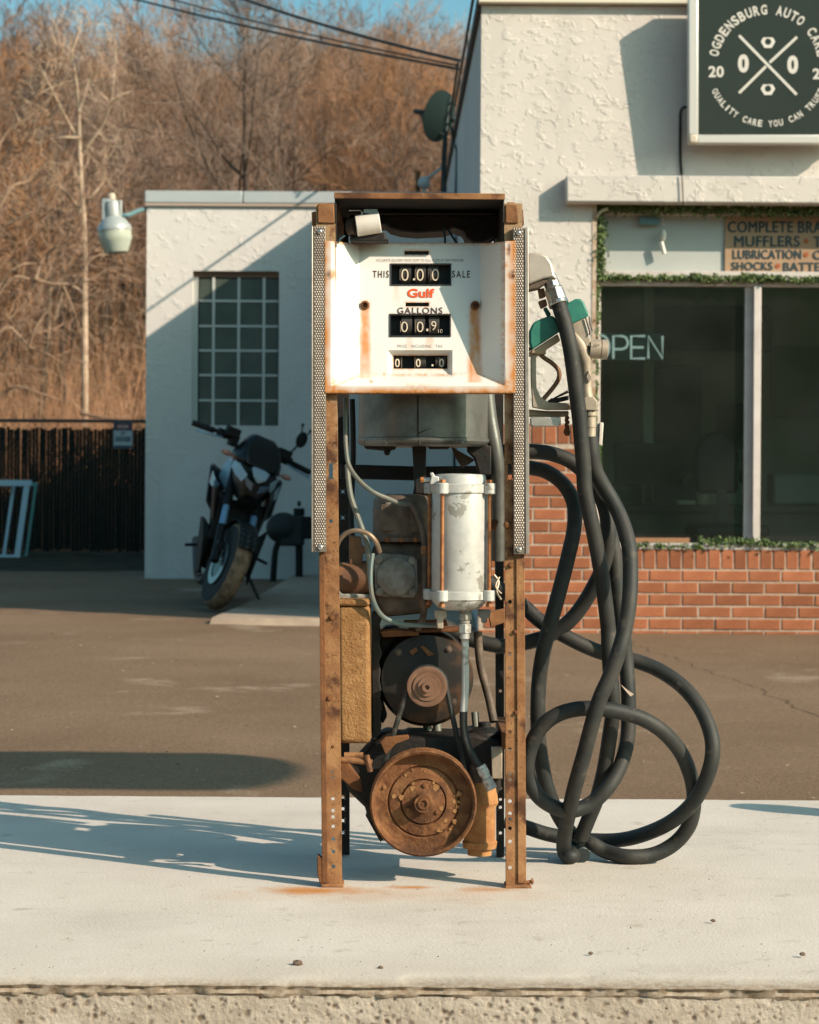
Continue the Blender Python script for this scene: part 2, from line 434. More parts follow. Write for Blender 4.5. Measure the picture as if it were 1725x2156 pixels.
# pump island: painted top slab over an older pitted kerb
def conc_top():
    M = mat('painted concrete', (0.61, 0.555, 0.495), .85, 0, (0.555, 0.50, 0.44), 2.2, 8, .4, .62, .35, 130, .003, .3, (0.47, 0.42, 0.35), 14, .60, .70)
    N, L, b = nodes_of(M)
    src = b.inputs['Base Color'].links[0].from_socket
    tc = N.new('ShaderNodeTexCoord'); sp = N.new('ShaderNodeSeparateXYZ'); L.new(tc.outputs['Object'], sp.inputs[0])
    nz = N.new('ShaderNodeTexNoise'); nz.inputs['Scale'].default_value = 9; nz.inputs['Detail'].default_value = 8
    L.new(tc.outputs['Object'], nz.inputs['Vector'])
    def stain(cx, cy, rx, ry, colr, amt, src):
        def mth(op, a, bb=None, c=None):
            n = N.new('ShaderNodeMath'); n.operation = op
            for i, q in enumerate((a, bb, c)):
                if q is None: continue
                if isinstance(q, (int, float)): n.inputs[i].default_value = q
                else: L.new(q, n.inputs[i])
            return n.outputs[0]
        dx = mth('DIVIDE', mth('SUBTRACT', sp.outputs[0], cx), rx)
        dy = mth('DIVIDE', mth('SUBTRACT', sp.outputs[1], cy), ry)
        r2 = mth('ADD', mth('MULTIPLY', dx, dx), mth('MULTIPLY', dy, dy))
        w = mth('MULTIPLY_ADD', nz.outputs[0], 1.6, -0.8)
        f = mth('SUBTRACT', 1.0, mth('ADD', mth('SQRT', r2), w))
        f = mth('MINIMUM', mth('MAXIMUM', f, 0.0), 1.0)
        f = mth('MULTIPLY', f, amt)
        mx = N.new('ShaderNodeMix'); mx.data_type = 'RGBA'; mx.inputs[7].default_value = lin(colr)
        L.new(src, mx.inputs[6]); L.new(f, mx.inputs[0])
        return mx.outputs[2]
    for cx, cy, rx, ry, am in ((-.205, 5.05, .16, .07, 1.2), (.02, 5.10, .07, .03, 1.2), (.19, 5.08, .10, .04, .9), (-.02, 5.0, .5, .12, .25)):
        src = stain(cx, cy, rx, ry, (0.50, 0.215, 0.065), am, src)
    # wandering hairline crack, oily scuffs and a fine speckle
    def mth2(op, a, bb=None, c=None):
        n = N.new('ShaderNodeMath'); n.operation = op
        for i, q in enumerate((a, bb, c)):
            if q is None: continue
            if isinstance(q, (int, float)): n.inputs[i].default_value = q
            else: L.new(q, n.inputs[i])
        return n.outputs[0]
    def tex(sc, det, stretch=(1, 1, 1)):
        mp = N.new('ShaderNodeMapping'); mp.inputs['Scale'].default_value = stretch; L.new(tc.outputs['Object'], mp.inputs[0])
        t = N.new('ShaderNodeTexNoise'); t.inputs['Scale'].default_value = sc; t.inputs['Detail'].default_value = det; t.inputs['Roughness'].default_value = .65; L.new(mp.outputs[0], t.inputs['Vector']); return t.outputs[0]
    def ramp(v, a, c, d, e):
        r = N.new('ShaderNodeMapRange'); r.inputs[1].default_value = a; r.inputs[2].default_value = c; r.inputs[3].default_value = d; r.inputs[4].default_value = e; L.new(v, r.inputs[0]); return r.outputs[0]
    def mult(src, fac):
        mx = N.new('ShaderNodeMix'); mx.data_type = 'RGBA'; mx.blend_type = 'MULTIPLY'; mx.inputs[0].default_value = 1; L.new(src, mx.inputs[6]); L.new(fac, mx.inputs[7]); return mx.outputs[2]
    wob = mth2('MULTIPLY_ADD', tex(3.0, 8), .5, -.25)
    for a0, b0, wdt, lo_ in ((.30, .62, .0022, .72),):
        dd = mth2('ABSOLUTE', mth2('ADD', mth2('SUBTRACT', sp.outputs[0], mth2('MULTIPLY_ADD', sp.outputs[1], a0, b0 - a0 * 5)), wob))
        src = mult(src, ramp(dd, wdt * .4, wdt, lo_, 1.0))
    src = mult(src, ramp(tex(1.1, 7, (1, 1.8, 1)), .52, .74, 1.0, .84))
    src = mult(src, ramp(tex(38, 7, (.35, 1.4, 1)), .62, .74, 1.0, .86))
    src = mult(src, ramp(tex(120, 4), .25, .75, .90, 1.08))
    # dirt band towards the worn front edge
    mr = N.new('ShaderNodeMapRange'); mr.inputs[1].default_value = 4.36; mr.inputs[2].default_value = 4.13; mr.inputs[4].default_value = .55
    L.new(sp.outputs[1], mr.inputs[0])
    ml = N.new('ShaderNodeMath'); ml.operation = 'MULTIPLY'; L.new(mr.outputs[0], ml.inputs[0]); L.new(nz.outputs[0], ml.inputs[1])
    mx = N.new('ShaderNodeMix'); mx.data_type = 'RGBA'; mx.inputs[7].default_value = lin((0.40, 0.33, 0.25))
    L.new(src, mx.inputs[6]); L.new(ml.outputs[0], mx.inputs[0])
    zr = ramp(sp.outputs[2], -.002, -.010, 0.0, 1.0)
    zf = mth2('MULTIPLY', zr, ramp(tex(70, 6), .30, .62, .35, 1.0))
    m4 = N.new('ShaderNodeMix'); m4.data_type = 'RGBA'; m4.inputs[7].default_value = lin((0.25, 0.185, 0.125)); L.new(mx.outputs[2], m4.inputs[6]); L.new(zf, m4.inputs[0])
    L.new(m4.outputs[2], b.inputs['Base Color'])
    return M
from mathutils import noise as MN
def fbm(x, y, z, o=4):
    return MN.fractal(Vector((x, y, z)), 1.0, 2.0, o)
isl = MB()
FY = 4.125
xr = [-7, -4, -2] + [-1.1 + .012 * i for i in range(184)] + [2, 4, 7]
yr = [0, .006, .014, .024, .04, .06, .09, .13, .2, .32, .5, .8, 1.2, 1.7, 2.1, 2.3, 2.42, 2.45]
def edge_y(x): return FY + .004 * fbm(x * 2, 1, 0) + .003 * fbm(x * 14, 5, 0) + .005 * max(0, fbm(x*30, 2, 2)) + .012 * max(0, fbm(x * 6, 2, 6) - .35)
def lip(x): return .012 + .008 * fbm(x * 1.3, 7, 3)
vs = []
def under_y(x): return edge_y(x) + .005 + .012 * max(0, fbm(x * 9, 3, 8)) + .007 * fbm(x * 60, 3, 8)
for x in xr:
    e = edge_y(x)
    vs.append((x, under_y(x), -.030 + .004 * fbm(x * 11, 3, 9)))
    vs.append((x, under_y(x) - .004 + .004 * fbm(x * 60, 3, 9), -.024))
    vs.append((x, e + .006 + .006 * fbm(x * 45, 6, 1), -.018))
    vs.append((x, e, -.010 + .003 * fbm(x * 30, 9, 1)))
    for d in yr:
        y = e + d if d < 1 else FY + d
        drop = -.010 * math.exp(-d / .022) - .004 * max(0, 1 - d / .2) * abs(fbm(x * 5, y * 12, 4))
        if x > .0 and .008 < d < .05: drop -= .003
        vs.append((x, y, drop + .0012 * fbm(x * 4, y * 4, 2)))
    vs.append((x, FY + 2.455, -.16))
nr = len(yr) + 5
isl.add(vs, [(i*nr+j, (i+1)*nr+j, (i+1)*nr+j+1, i*nr+j+1) for i in range(len(xr)-1) for j in range(nr-1)])
island = obj('pump_island', isl, conc_top(), kind='structure', smooth=60)

kerbm = mat('pitted old concrete', (0.49, 0.425, 0.355), .92, 0, (0.36, 0.30, 0.24), 11, 9, .42, .64, .5, 120, .004, .2)
N, L, b = nodes_of(kerbm)
src = b.inputs['Base Color'].links[0].from_socket
tc = N.new('ShaderNodeTexCoord')
at_ = N.new('ShaderNodeAttribute'); at_.attribute_name = 'pit'
mx = N.new('ShaderNodeMix'); mx.data_type = 'RGBA'; mx.inputs[7].default_value = lin((0.13, 0.085, 0.055))
L.new(src, mx.inputs[6]); L.new(at_.outputs['Fac'], mx.inputs[0]); L.new(mx.outputs[2], b.inputs['Base Color'])
kb = MB(); pit = []
xk = [-7, -3, -1.3] + [-1.0 + .0028 * i for i in range(715)] + [1.3, 3, 7]
zk = [-.185, -.16, -.14, -.12] + [-.105 + .0027 * i for i in range(29)]
random.seed(5)
pits = [(random.uniform(-.95, .95), random.uniform(-.12, -.03), random.choice((.0022, .0025, .003, .0035, .0045, .006)) * random.uniform(.8, 1.3), random.uniform(.6, 1)) for _ in range(560)]
buck = {}
for p in pits: buck.setdefault(int((p[0] + 2) / .02), []).append(p)
vs = []
for x in xk:
    near = sum((buck.get(int((x + 2) / .02) + k, []) for k in (-1, 0, 1)), [])
    for z in zk:
        d = 0
        for px, pz, r, dep in near:
            q = math.hypot((x - px), (z - pz) * 1.2 + .004 * fbm(x*60, z*60, 1))
            if q < r: d = max(d, dep * (1 - (q / r) ** 2))
        crumb = max(0, fbm(x * 7, z * 16, 3) - .25) * max(0, fbm(x*110, z*110, 5)) * 2.2
        d = min(1, max(d, crumb))
        vs.append((x, FY + .006 + .0035 * d + .0012 * fbm(x * 6, z * 9, 8) + .0008 * fbm(x*60, z*60, 8), z)); pit.append(min(1, d * 1.0))
    vs.append((x, FY + .09, zk[-1] + .002)); pit.append(0)
nr = len(zk) + 1
kb.add(vs, [(i*nr+j, (i+1)*nr+j, (i+1)*nr+j+1, i*nr+j+1) for i in range(len(xk)-1) for j in range(nr-1)])
me = kb.mesh('kerb', 60)
at2 = me.attributes.new('pit', 'FLOAT', 'POINT'); at2.data.foreach_set('value', pit)
obj('kerb', me, kerbm, kind='structure')

# concrete apron by the garage corner
ap = MB()
ap.add([(-1.26, 14.62, .060), (-.9, 14.55, .062), (.42, 14.5, .064), (.42, 20.9, .10), (-1.05, 20.9, .10), (-1.16, 16.3, .070),
        (-1.30, 14.56, -.05), (-.9, 14.48, -.05), (.42, 14.42, -.05)],
       [(0, 1, 2, 3, 4, 5), (6, 7, 1, 0), (7, 8, 2, 1), (6, 0, 5)])
obj('concrete_apron', ap, mat('dusty concrete', (0.40, 0.31, 0.235), .9, 0, (0.33, 0.25, 0.19), 6, 6, .4, .6, .4, 90, .004, .2), kind='structure')

# ------------------------------------------------------------------ garage with the long pale wall (behind the pump)
def stucco(name, col, strength, scale, dist=.012, lo=.50, hi=.535):
    M = mat(name, col, .9, 0, tuple(c * .94 for c in col), 1.3, 6, .4, .6)
    N, L, b = nodes_of(M)
    b.inputs['Specular IOR Level'].default_value = .15
    tc = N.new('ShaderNodeTexCoord')
    mp = N.new('ShaderNodeMapping'); mp.inputs['Rotation'].default_value = (0, math.radians(28), 0); mp.inputs['Scale'].default_value = (1.0, 1, 1.45)
    L.new(tc.outputs['Object'], mp.inputs[0])
    n1 = N.new('ShaderNodeTexNoise'); n1.inputs['Scale'].default_value = scale; n1.inputs['Detail'].default_value = 3.2; n1.inputs['Distortion'].default_value = .5
    n1.inputs['Roughness'].default_value = .55
    L.new(mp.outputs[0], n1.inputs['Vector'])
    r1 = N.new('ShaderNodeMapRange'); r1.inputs[1].default_value = lo; r1.inputs[2].default_value = hi; L.new(n1.outputs[0], r1.inputs[0])
    n2 = N.new('ShaderNodeTexNoise'); n2.inputs['Scale'].default_value = scale * .6; n2.inputs['Detail'].default_value = 4; L.new(tc.outputs['Object'], n2.inputs['Vector'])
    r2 = N.new('ShaderNodeMapRange'); r2.inputs[1].default_value = .42; r2.inputs[2].default_value = .62; L.new(n2.outputs[0], r2.inputs[0])
    ml = N.new('ShaderNodeMath'); ml.operation = 'MULTIPLY'; L.new(r1.outputs[0], ml.inputs[0]); L.new(r2.outputs[0], ml.inputs[1])
    # faint rain streaks and soiled patches
    src = b.inputs['Base Color'].links[0].from_socket
    for scl, st, a0, a1, dk_ in ((1.0, (5, 5, .35), .54, .78, .86), (.9, (1, 1, 1), .55, .75, .91), (26, (1, 1, 1), .60, .80, .93)):
        mp2 = N.new('ShaderNodeMapping'); mp2.inputs['Scale'].default_value = st; L.new(tc.outputs['Object'], mp2.inputs[0])
        ns = N.new('ShaderNodeTexNoise'); ns.inputs['Scale'].default_value = scl; ns.inputs['Detail'].default_value = 7; L.new(mp2.outputs[0], ns.inputs['Vector'])
        rs = N.new('ShaderNodeMapRange'); rs.inputs[1].default_value = a0; rs.inputs[2].default_value = a1; rs.inputs[3].default_value = 1; rs.inputs[4].default_value = dk_; L.new(ns.outputs[0], rs.inputs[0])
        mx2 = N.new('ShaderNodeMix'); mx2.data_type = 'RGBA'; mx2.blend_type = 'MULTIPLY'; mx2.inputs[0].default_value = 1; L.new(src, mx2.inputs[6]); L.new(rs.outputs[0], mx2.inputs[7]); src = mx2.outputs[2]
    L.new(src, b.inputs['Base Color'])
    n3 = N.new('ShaderNodeTexNoise'); n3.inputs['Scale'].default_value = 40; n3.inputs['Detail'].default_value = 5; L.new(tc.outputs['Object'], n3.inputs['Vector'])
    ad = N.new('ShaderNodeMath'); ad.operation = 'MULTIPLY_ADD'; ad.inputs[1].default_value = .10; L.new(n3.outputs[0], ad.inputs[0]); L.new(ml.outputs[0], ad.inputs[2])
    bp = N.new('ShaderNodeBump'); bp.inputs['Strength'].default_value = strength; bp.inputs['Distance'].default_value = dist
    L.new(ad.outputs[0], bp.inputs['Height']); L.new(bp.outputs[0], b.inputs['Normal'])
    return M
st_main = stucco('white skip trowel stucco', (0.635, 0.59, 0.545), .60, 15.0, .008, .52, .57)
st_left = stucco('white painted block', (0.68, 0.65, 0.61), .5, 11.0, .009, .52, .58)
LY = 21.0
gar = thing('garage_wing', (-1, LY, 0.05), 'low white garage wing with a grid window behind the motorcycle', 'building')
wz0 = .03
wl_, wr_ = at(306, 1000, LY).x, .40
wtop = at(500, 428, LY).z
wa, wb = at(404, 895, LY), at(588, 571, LY)     # window opening
w_ = MB()
T = .22
w_.bb(wl_, wa.x, LY, LY + T, wz0, wtop)
w_.bb(wb.x, wr_, LY, LY + T, wz0, wtop)
w_.bb(wa.x, wb.x, LY, LY + T, wz0, wa.z)
w_.bb(wa.x, wb.x, LY, LY + T, wb.z, wtop)
w_.bb(wl_, wl_ + T, LY + T, LY + 4.6, wz0, wtop)
w_.bb(wl_ + T, wr_, LY + 4.4, LY + 4.6, wz0, wtop)
obj('wall', w_, st_left, gar, smooth=0)
r_ = MB(); r_.bb(wl_ + T, wr_, LY + T, LY + 4.4, wtop - .3, wtop - .18)
obj('roof', r_, mat('tar roof', (.05, .05, .05), .9), gar, smooth=0)
copm = mat('grey metal coping', (0.40, 0.44, 0.45), .5, .1, (0.46, 0.49, 0.49), 3, 4)
ct = at(500, 403, LY).z
sx = at(512, 410, LY).x
c1 = MB(); c1.bb(wl_ - .015, sx - .004, LY - .035, LY + T + .03, wtop, ct)
obj('coping', c1, copm, gar, bevel=.006)
c2 = MB(); c2.bb(sx + .004, wr_, LY - .035, LY + T + .03, wtop, ct)
obj('coping', c2, copm, gar, bevel=.006)
c3 = MB(); c3.bb(wl_ - .01, wr_, LY - .030, LY, wtop - .028, wtop - .003)
obj('drip_edge', c3, mat('rusty drip edge', (.42, .33, .27), .6), gar, smooth=0)
win = MB()
FR = .055
win.bb(wa.x, wb.x, LY + FR, LY + FR + .03, wb.z - .055, wb.z)
frame_m = mat('steel sash paint', (0.55, 0.56, 0.52), .6)
wf = obj('window_frame', win, mat('brown lintel', (.22, .13, .08), .8), gar, smooth=0)
# muntins and panes
cols = [463, 632, 842, 1052, 1178]; rows_ = [790, 978, 1188, 1392, 1597, 1808, 2008]
def zl(zx, zy): return ((330 + zx / 3.4766) / 1.1386, (440 + zy / 3.4766) / 1.1386)
gx = [at(zl(c, 0)[0], 700, LY + FR).x for c in cols]
gz = [at(500, zl(0, r)[1], LY + FR).z for r in rows_]
gx[0] = wa.x + .045; gx[-1] = wb.x; gz[0] = wb.z - .055; gz[-1] = wa.z
mu = MB()
for x in gx[1:-1]: mu.bb(x - .012, x + .012, LY + FR, LY + FR + .028, gz[-1], gz[0])
for z in gz[1:-1]:
    for xa, xb in zip(gx, gx[1:]): mu.bb(xa + .012, xb - .012, LY + FR + .002, LY + FR + .026, z - .010, z + .010)
mu.bb(wa.x, gx[0], LY + FR - .002, LY + FR + .03, gz[-1], gz[0])
obj('muntin_grid', mu, frame_m, wf, smooth=0)
pane_m = mat('dark dusty pane', (0.058, 0.074, 0.060), .35, 0, (0.085, 0.102, 0.083), 3.5, 6, .4, .6, spec=.4)
random.seed(2)
for xa, xb in zip(gx, gx[1:]):
    for za, zb_ in zip(gz, gz[1:]):
        p = MB(); t = random.uniform(-.004, .004)
        p.box(((xa + xb) / 2, LY + FR + .016, (za + zb_) / 2), (xb - xa - .024, .005, za - zb_ - .02), Matrix.Rotation(t, 3, 'X') @ Matrix.Rotation(random.uniform(-.004, .004), 3, 'Z'))
        obj('pane', p, pane_m, wf, smooth=0)
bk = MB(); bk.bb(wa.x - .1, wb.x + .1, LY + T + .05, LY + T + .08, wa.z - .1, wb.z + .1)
obj('dark_window_back', bk, black, wf, smooth=0)  # black sheet in place of the unlit room behind the panes

# ------------------------------------------------------------------ auto shop on the right
BY = 14.0
bx0 = at(1010, 700, BY).x
bx1 = 7.5
shop = thing('auto_shop', (bx0 + 3, BY, 0), 'white stucco auto shop with brick base and big display window', 'building')
btop = at(1200, 12, BY).z
ox = at(1247, 800, BY).x                    # window opening
oz1, oz0 = at(1400, 430, BY).z, at(1500, 1152, BY).z
brick_top = at(1180, 893, BY).z
sw = MB(); BT = .30
sw.bb(bx0, ox, BY, BY + BT, brick_top, btop)
sw.bb(ox, bx1, BY, BY + BT, oz1, btop)
sw.bb(bx0 + .0, ox, BY + .05, BY + BT, -.05, brick_top)
sw.bb(ox, bx1, BY + .05, BY + BT, -.05, oz0 - .02)
obj('front_wall', sw, st_main, shop, smooth=0)
RS = .055       # rise of the roof edge towards the back
side = MB()
yb_ = 31.0
def rz(y): return at(1010, 22, BY).z + (y - BY) * RS
side.add([(bx0, BY + BT, -.05), (bx0, yb_, -.05), (bx0, yb_, rz(yb_)), (bx0, BY + BT, rz(BY + BT)),
          (bx0 + .25, BY + BT, -.05), (bx0 + .25, yb_, -.05), (bx0 + .25, yb_, rz(yb_)), (bx0 + .25, BY + BT, rz(BY + BT))],
         [(0, 3, 2, 1), (4, 5, 6, 7), (3, 7, 6, 2), (0, 1, 5, 4), (0, 4, 7, 3), (1, 2, 6, 5)])
side.bb(bx0 + .25, bx1, yb_ - .25, yb_, -.05, rz(yb_))
side.bb(bx1 - .25, bx1, BY + BT, yb_ - .25, -.05, 3.9)
obj('side_wall', side, stucco('grey stucco', (0.60, 0.60, 0.57), .4, 6), shop, smooth=0)
rf = MB()
rf.add([(bx0 - .03, BY + .02, rz(BY) + .0), (bx1, BY + .02, rz(BY)), (bx1, yb_ + .1, rz(yb_ + .1)), (bx0 - .03, yb_ + .1, rz(yb_ + .1)),
        (bx0 - .03, BY + .02, rz(BY) + .07), (bx1, BY + .02, rz(BY) + .07), (bx1, yb_ + .1, rz(yb_ + .1) + .07), (bx0 - .03, yb_ + .1, rz(yb_ + .1) + .07)],
       [(0, 3, 2, 1), (4, 5, 6, 7), (0, 1, 5, 4), (1, 2, 6, 5), (2, 3, 7, 6), (3, 0, 4, 7)])
obj('roof', rf, mat('roof edge', (.07, .06, .05), .8), shop, smooth=0)
tr = MB(); tr.bb(bx0 - .02, bx1, BY - .06, BY + .019, at(1200, 10, BY).z, at(1200, -14, BY).z)
obj('fascia_trim', tr, mat('cream trim', (.66, .60, .48), .6), shop, bevel=.004)
le = MB()
lx0 = at(1192, 400, BY - .1).x
lz1, lz0 = at(1300, 369, BY - .1).z, at(1300, 427, BY - .1).z
le.bb(lx0, bx1, BY - .11, BY - .001, lz0, lz1)
obj('ledge', le, st_main, shop, bevel=.012)
rl = MB()   # rusty reveal strips of the window opening
rl.bb(ox - .004, ox + .022, BY - .004, BY + .17, oz0, oz1 - .002)
obj('jamb_strip', rl, mat('stained jamb', (.52, .42, .33), .8, 0, (.36, .22, .13), 9, 6, .45, .6), shop, smooth=0)

# bricks, each its own piece, over a recessed mortar bed
mort = mat('pale mortar', (0.48, 0.395, 0.325), .95, 0, (0.37, 0.295, 0.235), 30, 6, .4, .6, .4, 200, .003, .1)
brm = mat('red brick', (0.37, 0.140, 0.070), .85, 0, (0.30, 0.104, 0.05), 5.5, 7, .4, .62, .5, 90, .004, .2, (0.41, 0.19, 0.105), 3, .58, .7)
Nb, Lb, bb_ = nodes_of(brm)
oi = Nb.new('ShaderNodeObjectInfo'); hs = Nb.new('ShaderNodeHueSaturation')
mr = Nb.new('ShaderNodeMapRange'); mr.inputs[3].default_value = .74; mr.inputs[4].default_value = 1.2
Lb.new(oi.outputs['Random'], mr.inputs[0]); Lb.new(mr.outputs[0], hs.inputs['Value'])
src = bb_.inputs['Base Color'].links[0].from_socket
Lb.new(src, hs.inputs['Color']); Lb.new(hs.outputs[0], bb_.inputs['Base Color'])
mb_ = MB()
mb_.bb(bx0 + .004, ox - .002, BY + .004, BY + .048, -.05, brick_top - .002)
mb_.bb(ox - .002, bx1 - .01, BY + .004, BY + .048, -.05, oz0 - .03)
base = obj('brick_base', mb_, mort, shop, smooth=0)
def brick_mesh(w, h, d=.06, seed=0):
    random.seed(seed)
    q = MB(); c = .004
    fr = [(-w/2 + c, -d/2, -h/2 + c), (w/2 - c, -d/2, -h/2 + c), (w/2 - c, -d/2, h/2 - c), (-w/2 + c, -d/2, h/2 - c)]
    md = [(-w/2, -d/2 + c, -h/2), (w/2, -d/2 + c, -h/2), (w/2, -d/2 + c, h/2), (-w/2, -d/2 + c, h/2)]
    bk2 = [(-w/2, d/2, -h/2), (w/2, d/2, -h/2), (w/2, d/2, h/2), (-w/2, d/2, h/2)]
    vs = [tuple(k + random.uniform(-.0016, .0016) for k in p) for p in fr] + [tuple(k + random.uniform(-.001, .001) for k in p) for p in md] + bk2
    fs = [(0, 1, 2, 3)]
    for o_ in (0, 4):
        for i in range(4):
            j = (i + 1) % 4
            fs.append((o_ + i, o_ + 4 + i, o_ + 4 + j, o_ + j))
    q.add(vs, fs)
    me = q.mesh('brick', 0); me.materials.append(brm)
    return me
PIT, CRS, JT = .2035, .0742, .0105
bm_full = [brick_mesh(PIT - JT, CRS - JT, seed=i) for i in range(6)]
bm_sold = [brick_mesh(.0797 - JT, .125 - JT, seed=20 + i) for i in range(4)]
random.seed(11)
def lay(me, x, z, sx_=1.0):
    o = bpy.data.objects.new('brick', me); COL.objects.link(o)
    o.parent = base
    o.location = (x, BY + .028 + random.uniform(-.0022, .0022), z)
    o.scale = (sx_, 1, 1)
    o.rotation_euler = (random.uniform(-.008, .008), random.uniform(-.004, .004), random.uniform(-.008, .008))
sill_top = at(1500, 1157, BY).z
vis_r = 2.75
x = ox
while x < vis_r:            # soldier row under the window
    lay(random.choice(bm_sold), x + .0797 / 2, sill_top - .0625); x += .0797
zrow = sill_top - .125 - CRS / 2; row = 0
while zrow > -.02:
    off = (row % 2) * PIT / 2 + .03
    x = bx0 + off - PIT
    while x < vis_r:
        a, b2 = max(x, bx0), min(x + PIT, vis_r)
        if b2 - a > .05:
            lay(random.choice(bm_full), (a + b2) / 2, zrow, (b2 - a - JT) / (PIT - JT))
        x += PIT
    zrow -= CRS; row += 1
zrow = sill_top - .125 + CRS / 2; row = 1
while zrow < brick_top - .125:      # pier left of the window
    off = (row % 2) * PIT / 2 + .03
    x = bx0 + off - PIT
    while x < ox:
        a, b2 = max(x, bx0), min(x + PIT, ox)
        if b2 - a > .04: lay(random.choice(bm_full), (a + b2) / 2, zrow, (b2 - a - JT) / (PIT - JT))
        x += PIT
    zrow += CRS; row += 1
x = bx0
while x < ox - .02:
    w0 = min(.0797, ox - x)
    lay(random.choice(bm_sold), x + w0 / 2, brick_top - .0625, max(.3, (w0 - JT) / (.0797 - JT))); x += .0797

# display window: frame, panes, dark office behind
GY = BY + .15
trim_w = mat('pinkish white frame', (0.62, 0.56, 0.53), .5, 0, (0.52, 0.46, 0.43), 8, 5)
wfm = MB()
tz1, tz0 = at(1500, 572, GY).z, at(1500, 604, GY).z
wfm.bb(ox + .024, bx1, GY - .04, GY + .03, tz0, tz1)
wfm.bb(ox + .024, bx1, GY - .03, GY + .03, oz1 - .05, oz1 - .002)
wfm.bb(ox + .024, ox + .06, GY - .03, GY + .03, oz0 + .03, tz0 - .002)
wfm.bb(ox + .0, bx1, BY + .005, GY + .04, oz0 - .018, oz0 + .022)
frame = obj('window_frame', wfm, trim_w, shop, bevel=.004)
ml_ = MB()
mx0, mx1 = at(1567, 800, GY).x, at(1599, 800, GY).x
ml_.bb(mx0, mx1 - .045, GY - .02, GY + .03, oz0 + .024, tz0 - .002)
ml_.bb(mx1 - .045, mx1, GY - .07, GY + .028, oz0 + .024, tz0 - .002)
obj('mullion', ml_, trim_w, frame, bevel=.003)
def glass(name, tintc, refl=1.0, rough=.0):
    M = bpy.data.materials.new(name); M.use_nodes = True
    N, L = M.node_tree.nodes, M.node_tree.links
    N.remove(N['Principled BSDF'])
    t = N.new('ShaderNodeBsdfTransparent'); t.inputs[0].default_value = lin(tintc)
    gl = N.new('ShaderNodeBsdfGlossy'); gl.inputs['Roughness'].default_value = rough; gl.inputs[0].default_value = (refl, refl, refl, 1)
    fr = N.new('ShaderNodeFresnel'); fr.inputs[0].default_value = 1.45
    mx = N.new('ShaderNodeMixShader')
    L.new(fr.outputs[0], mx.inputs[0]); L.new(t.outputs[0], mx.inputs[1]); L.new(gl.outputs[0], mx.inputs[2])
    df = N.new('ShaderNodeBsdfDiffuse'); df.inputs[0].default_value = (.55, .57, .54, 1)      # dust film added to haze and lighten the glass
    tc = N.new('ShaderNodeTexCoord'); nz = N.new('ShaderNodeTexNoise'); nz.inputs['Scale'].default_value = 2.2; nz.inputs['Detail'].default_value = 7; L.new(tc.outputs['Object'], nz.inputs['Vector'])
    rg = N.new('ShaderNodeMapRange'); rg.inputs[1].default_value = .35; rg.inputs[2].default_value = .75; rg.inputs[3].default_value = .007; rg.inputs[4].default_value = .026; L.new(nz.outputs[0], rg.inputs[0])
    m2 = N.new('ShaderNodeMixShader'); L.new(rg.outputs[0], m2.inputs[0]); L.new(mx.outputs[0], m2.inputs[1]); L.new(df.outputs[0], m2.inputs[2])
    L.new(m2.outputs[0], N['Material Output'].inputs[0])
    return M
tinted = glass('tinted shop glass', (0.87, 0.93, 0.89))
for xa, xb in ((ox + .03, mx0 + .02), (mx1 - .02, 4.6), (4.62, bx1 - .1)):
    p = MB(); p.bb(xa, xb, GY, GY + .006, oz0 + .02, tz0 + .004)
    obj('pane', p, tinted, frame, smooth=0)
p = MB(); p.bb(ox + .03, bx1 - .05, GY + .004, GY + .012, tz1 - .006, oz1 - .04)
obj('transom_panel', p, mat('painted transom', (0.46, 0.48, 0.46), .35, 0, (0.38, 0.41, 0.40), 1.5, 4, spec=.5), frame, smooth=0)
# dark office shell
room = MB()
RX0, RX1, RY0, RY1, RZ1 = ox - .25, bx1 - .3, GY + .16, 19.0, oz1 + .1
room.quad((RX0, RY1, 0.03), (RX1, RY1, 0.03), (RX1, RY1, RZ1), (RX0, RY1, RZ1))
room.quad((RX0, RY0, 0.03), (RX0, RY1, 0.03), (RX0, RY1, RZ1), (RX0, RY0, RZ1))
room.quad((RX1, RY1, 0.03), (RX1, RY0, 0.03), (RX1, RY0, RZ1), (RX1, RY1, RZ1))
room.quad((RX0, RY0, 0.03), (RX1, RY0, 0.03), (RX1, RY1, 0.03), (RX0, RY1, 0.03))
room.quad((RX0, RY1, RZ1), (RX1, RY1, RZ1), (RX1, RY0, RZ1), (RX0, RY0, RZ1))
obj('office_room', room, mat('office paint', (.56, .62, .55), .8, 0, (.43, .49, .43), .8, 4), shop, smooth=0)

# ------------------------------------------------------------------ the old fuel pump
PF, PR = 5.10, 5.52          # front and rear frame planes
pump = thing('fuel_pump', (0.02, 5.3, 0), 'rusty stripped fuel pump with white dial face standing on the concrete island', 'fuel pump')

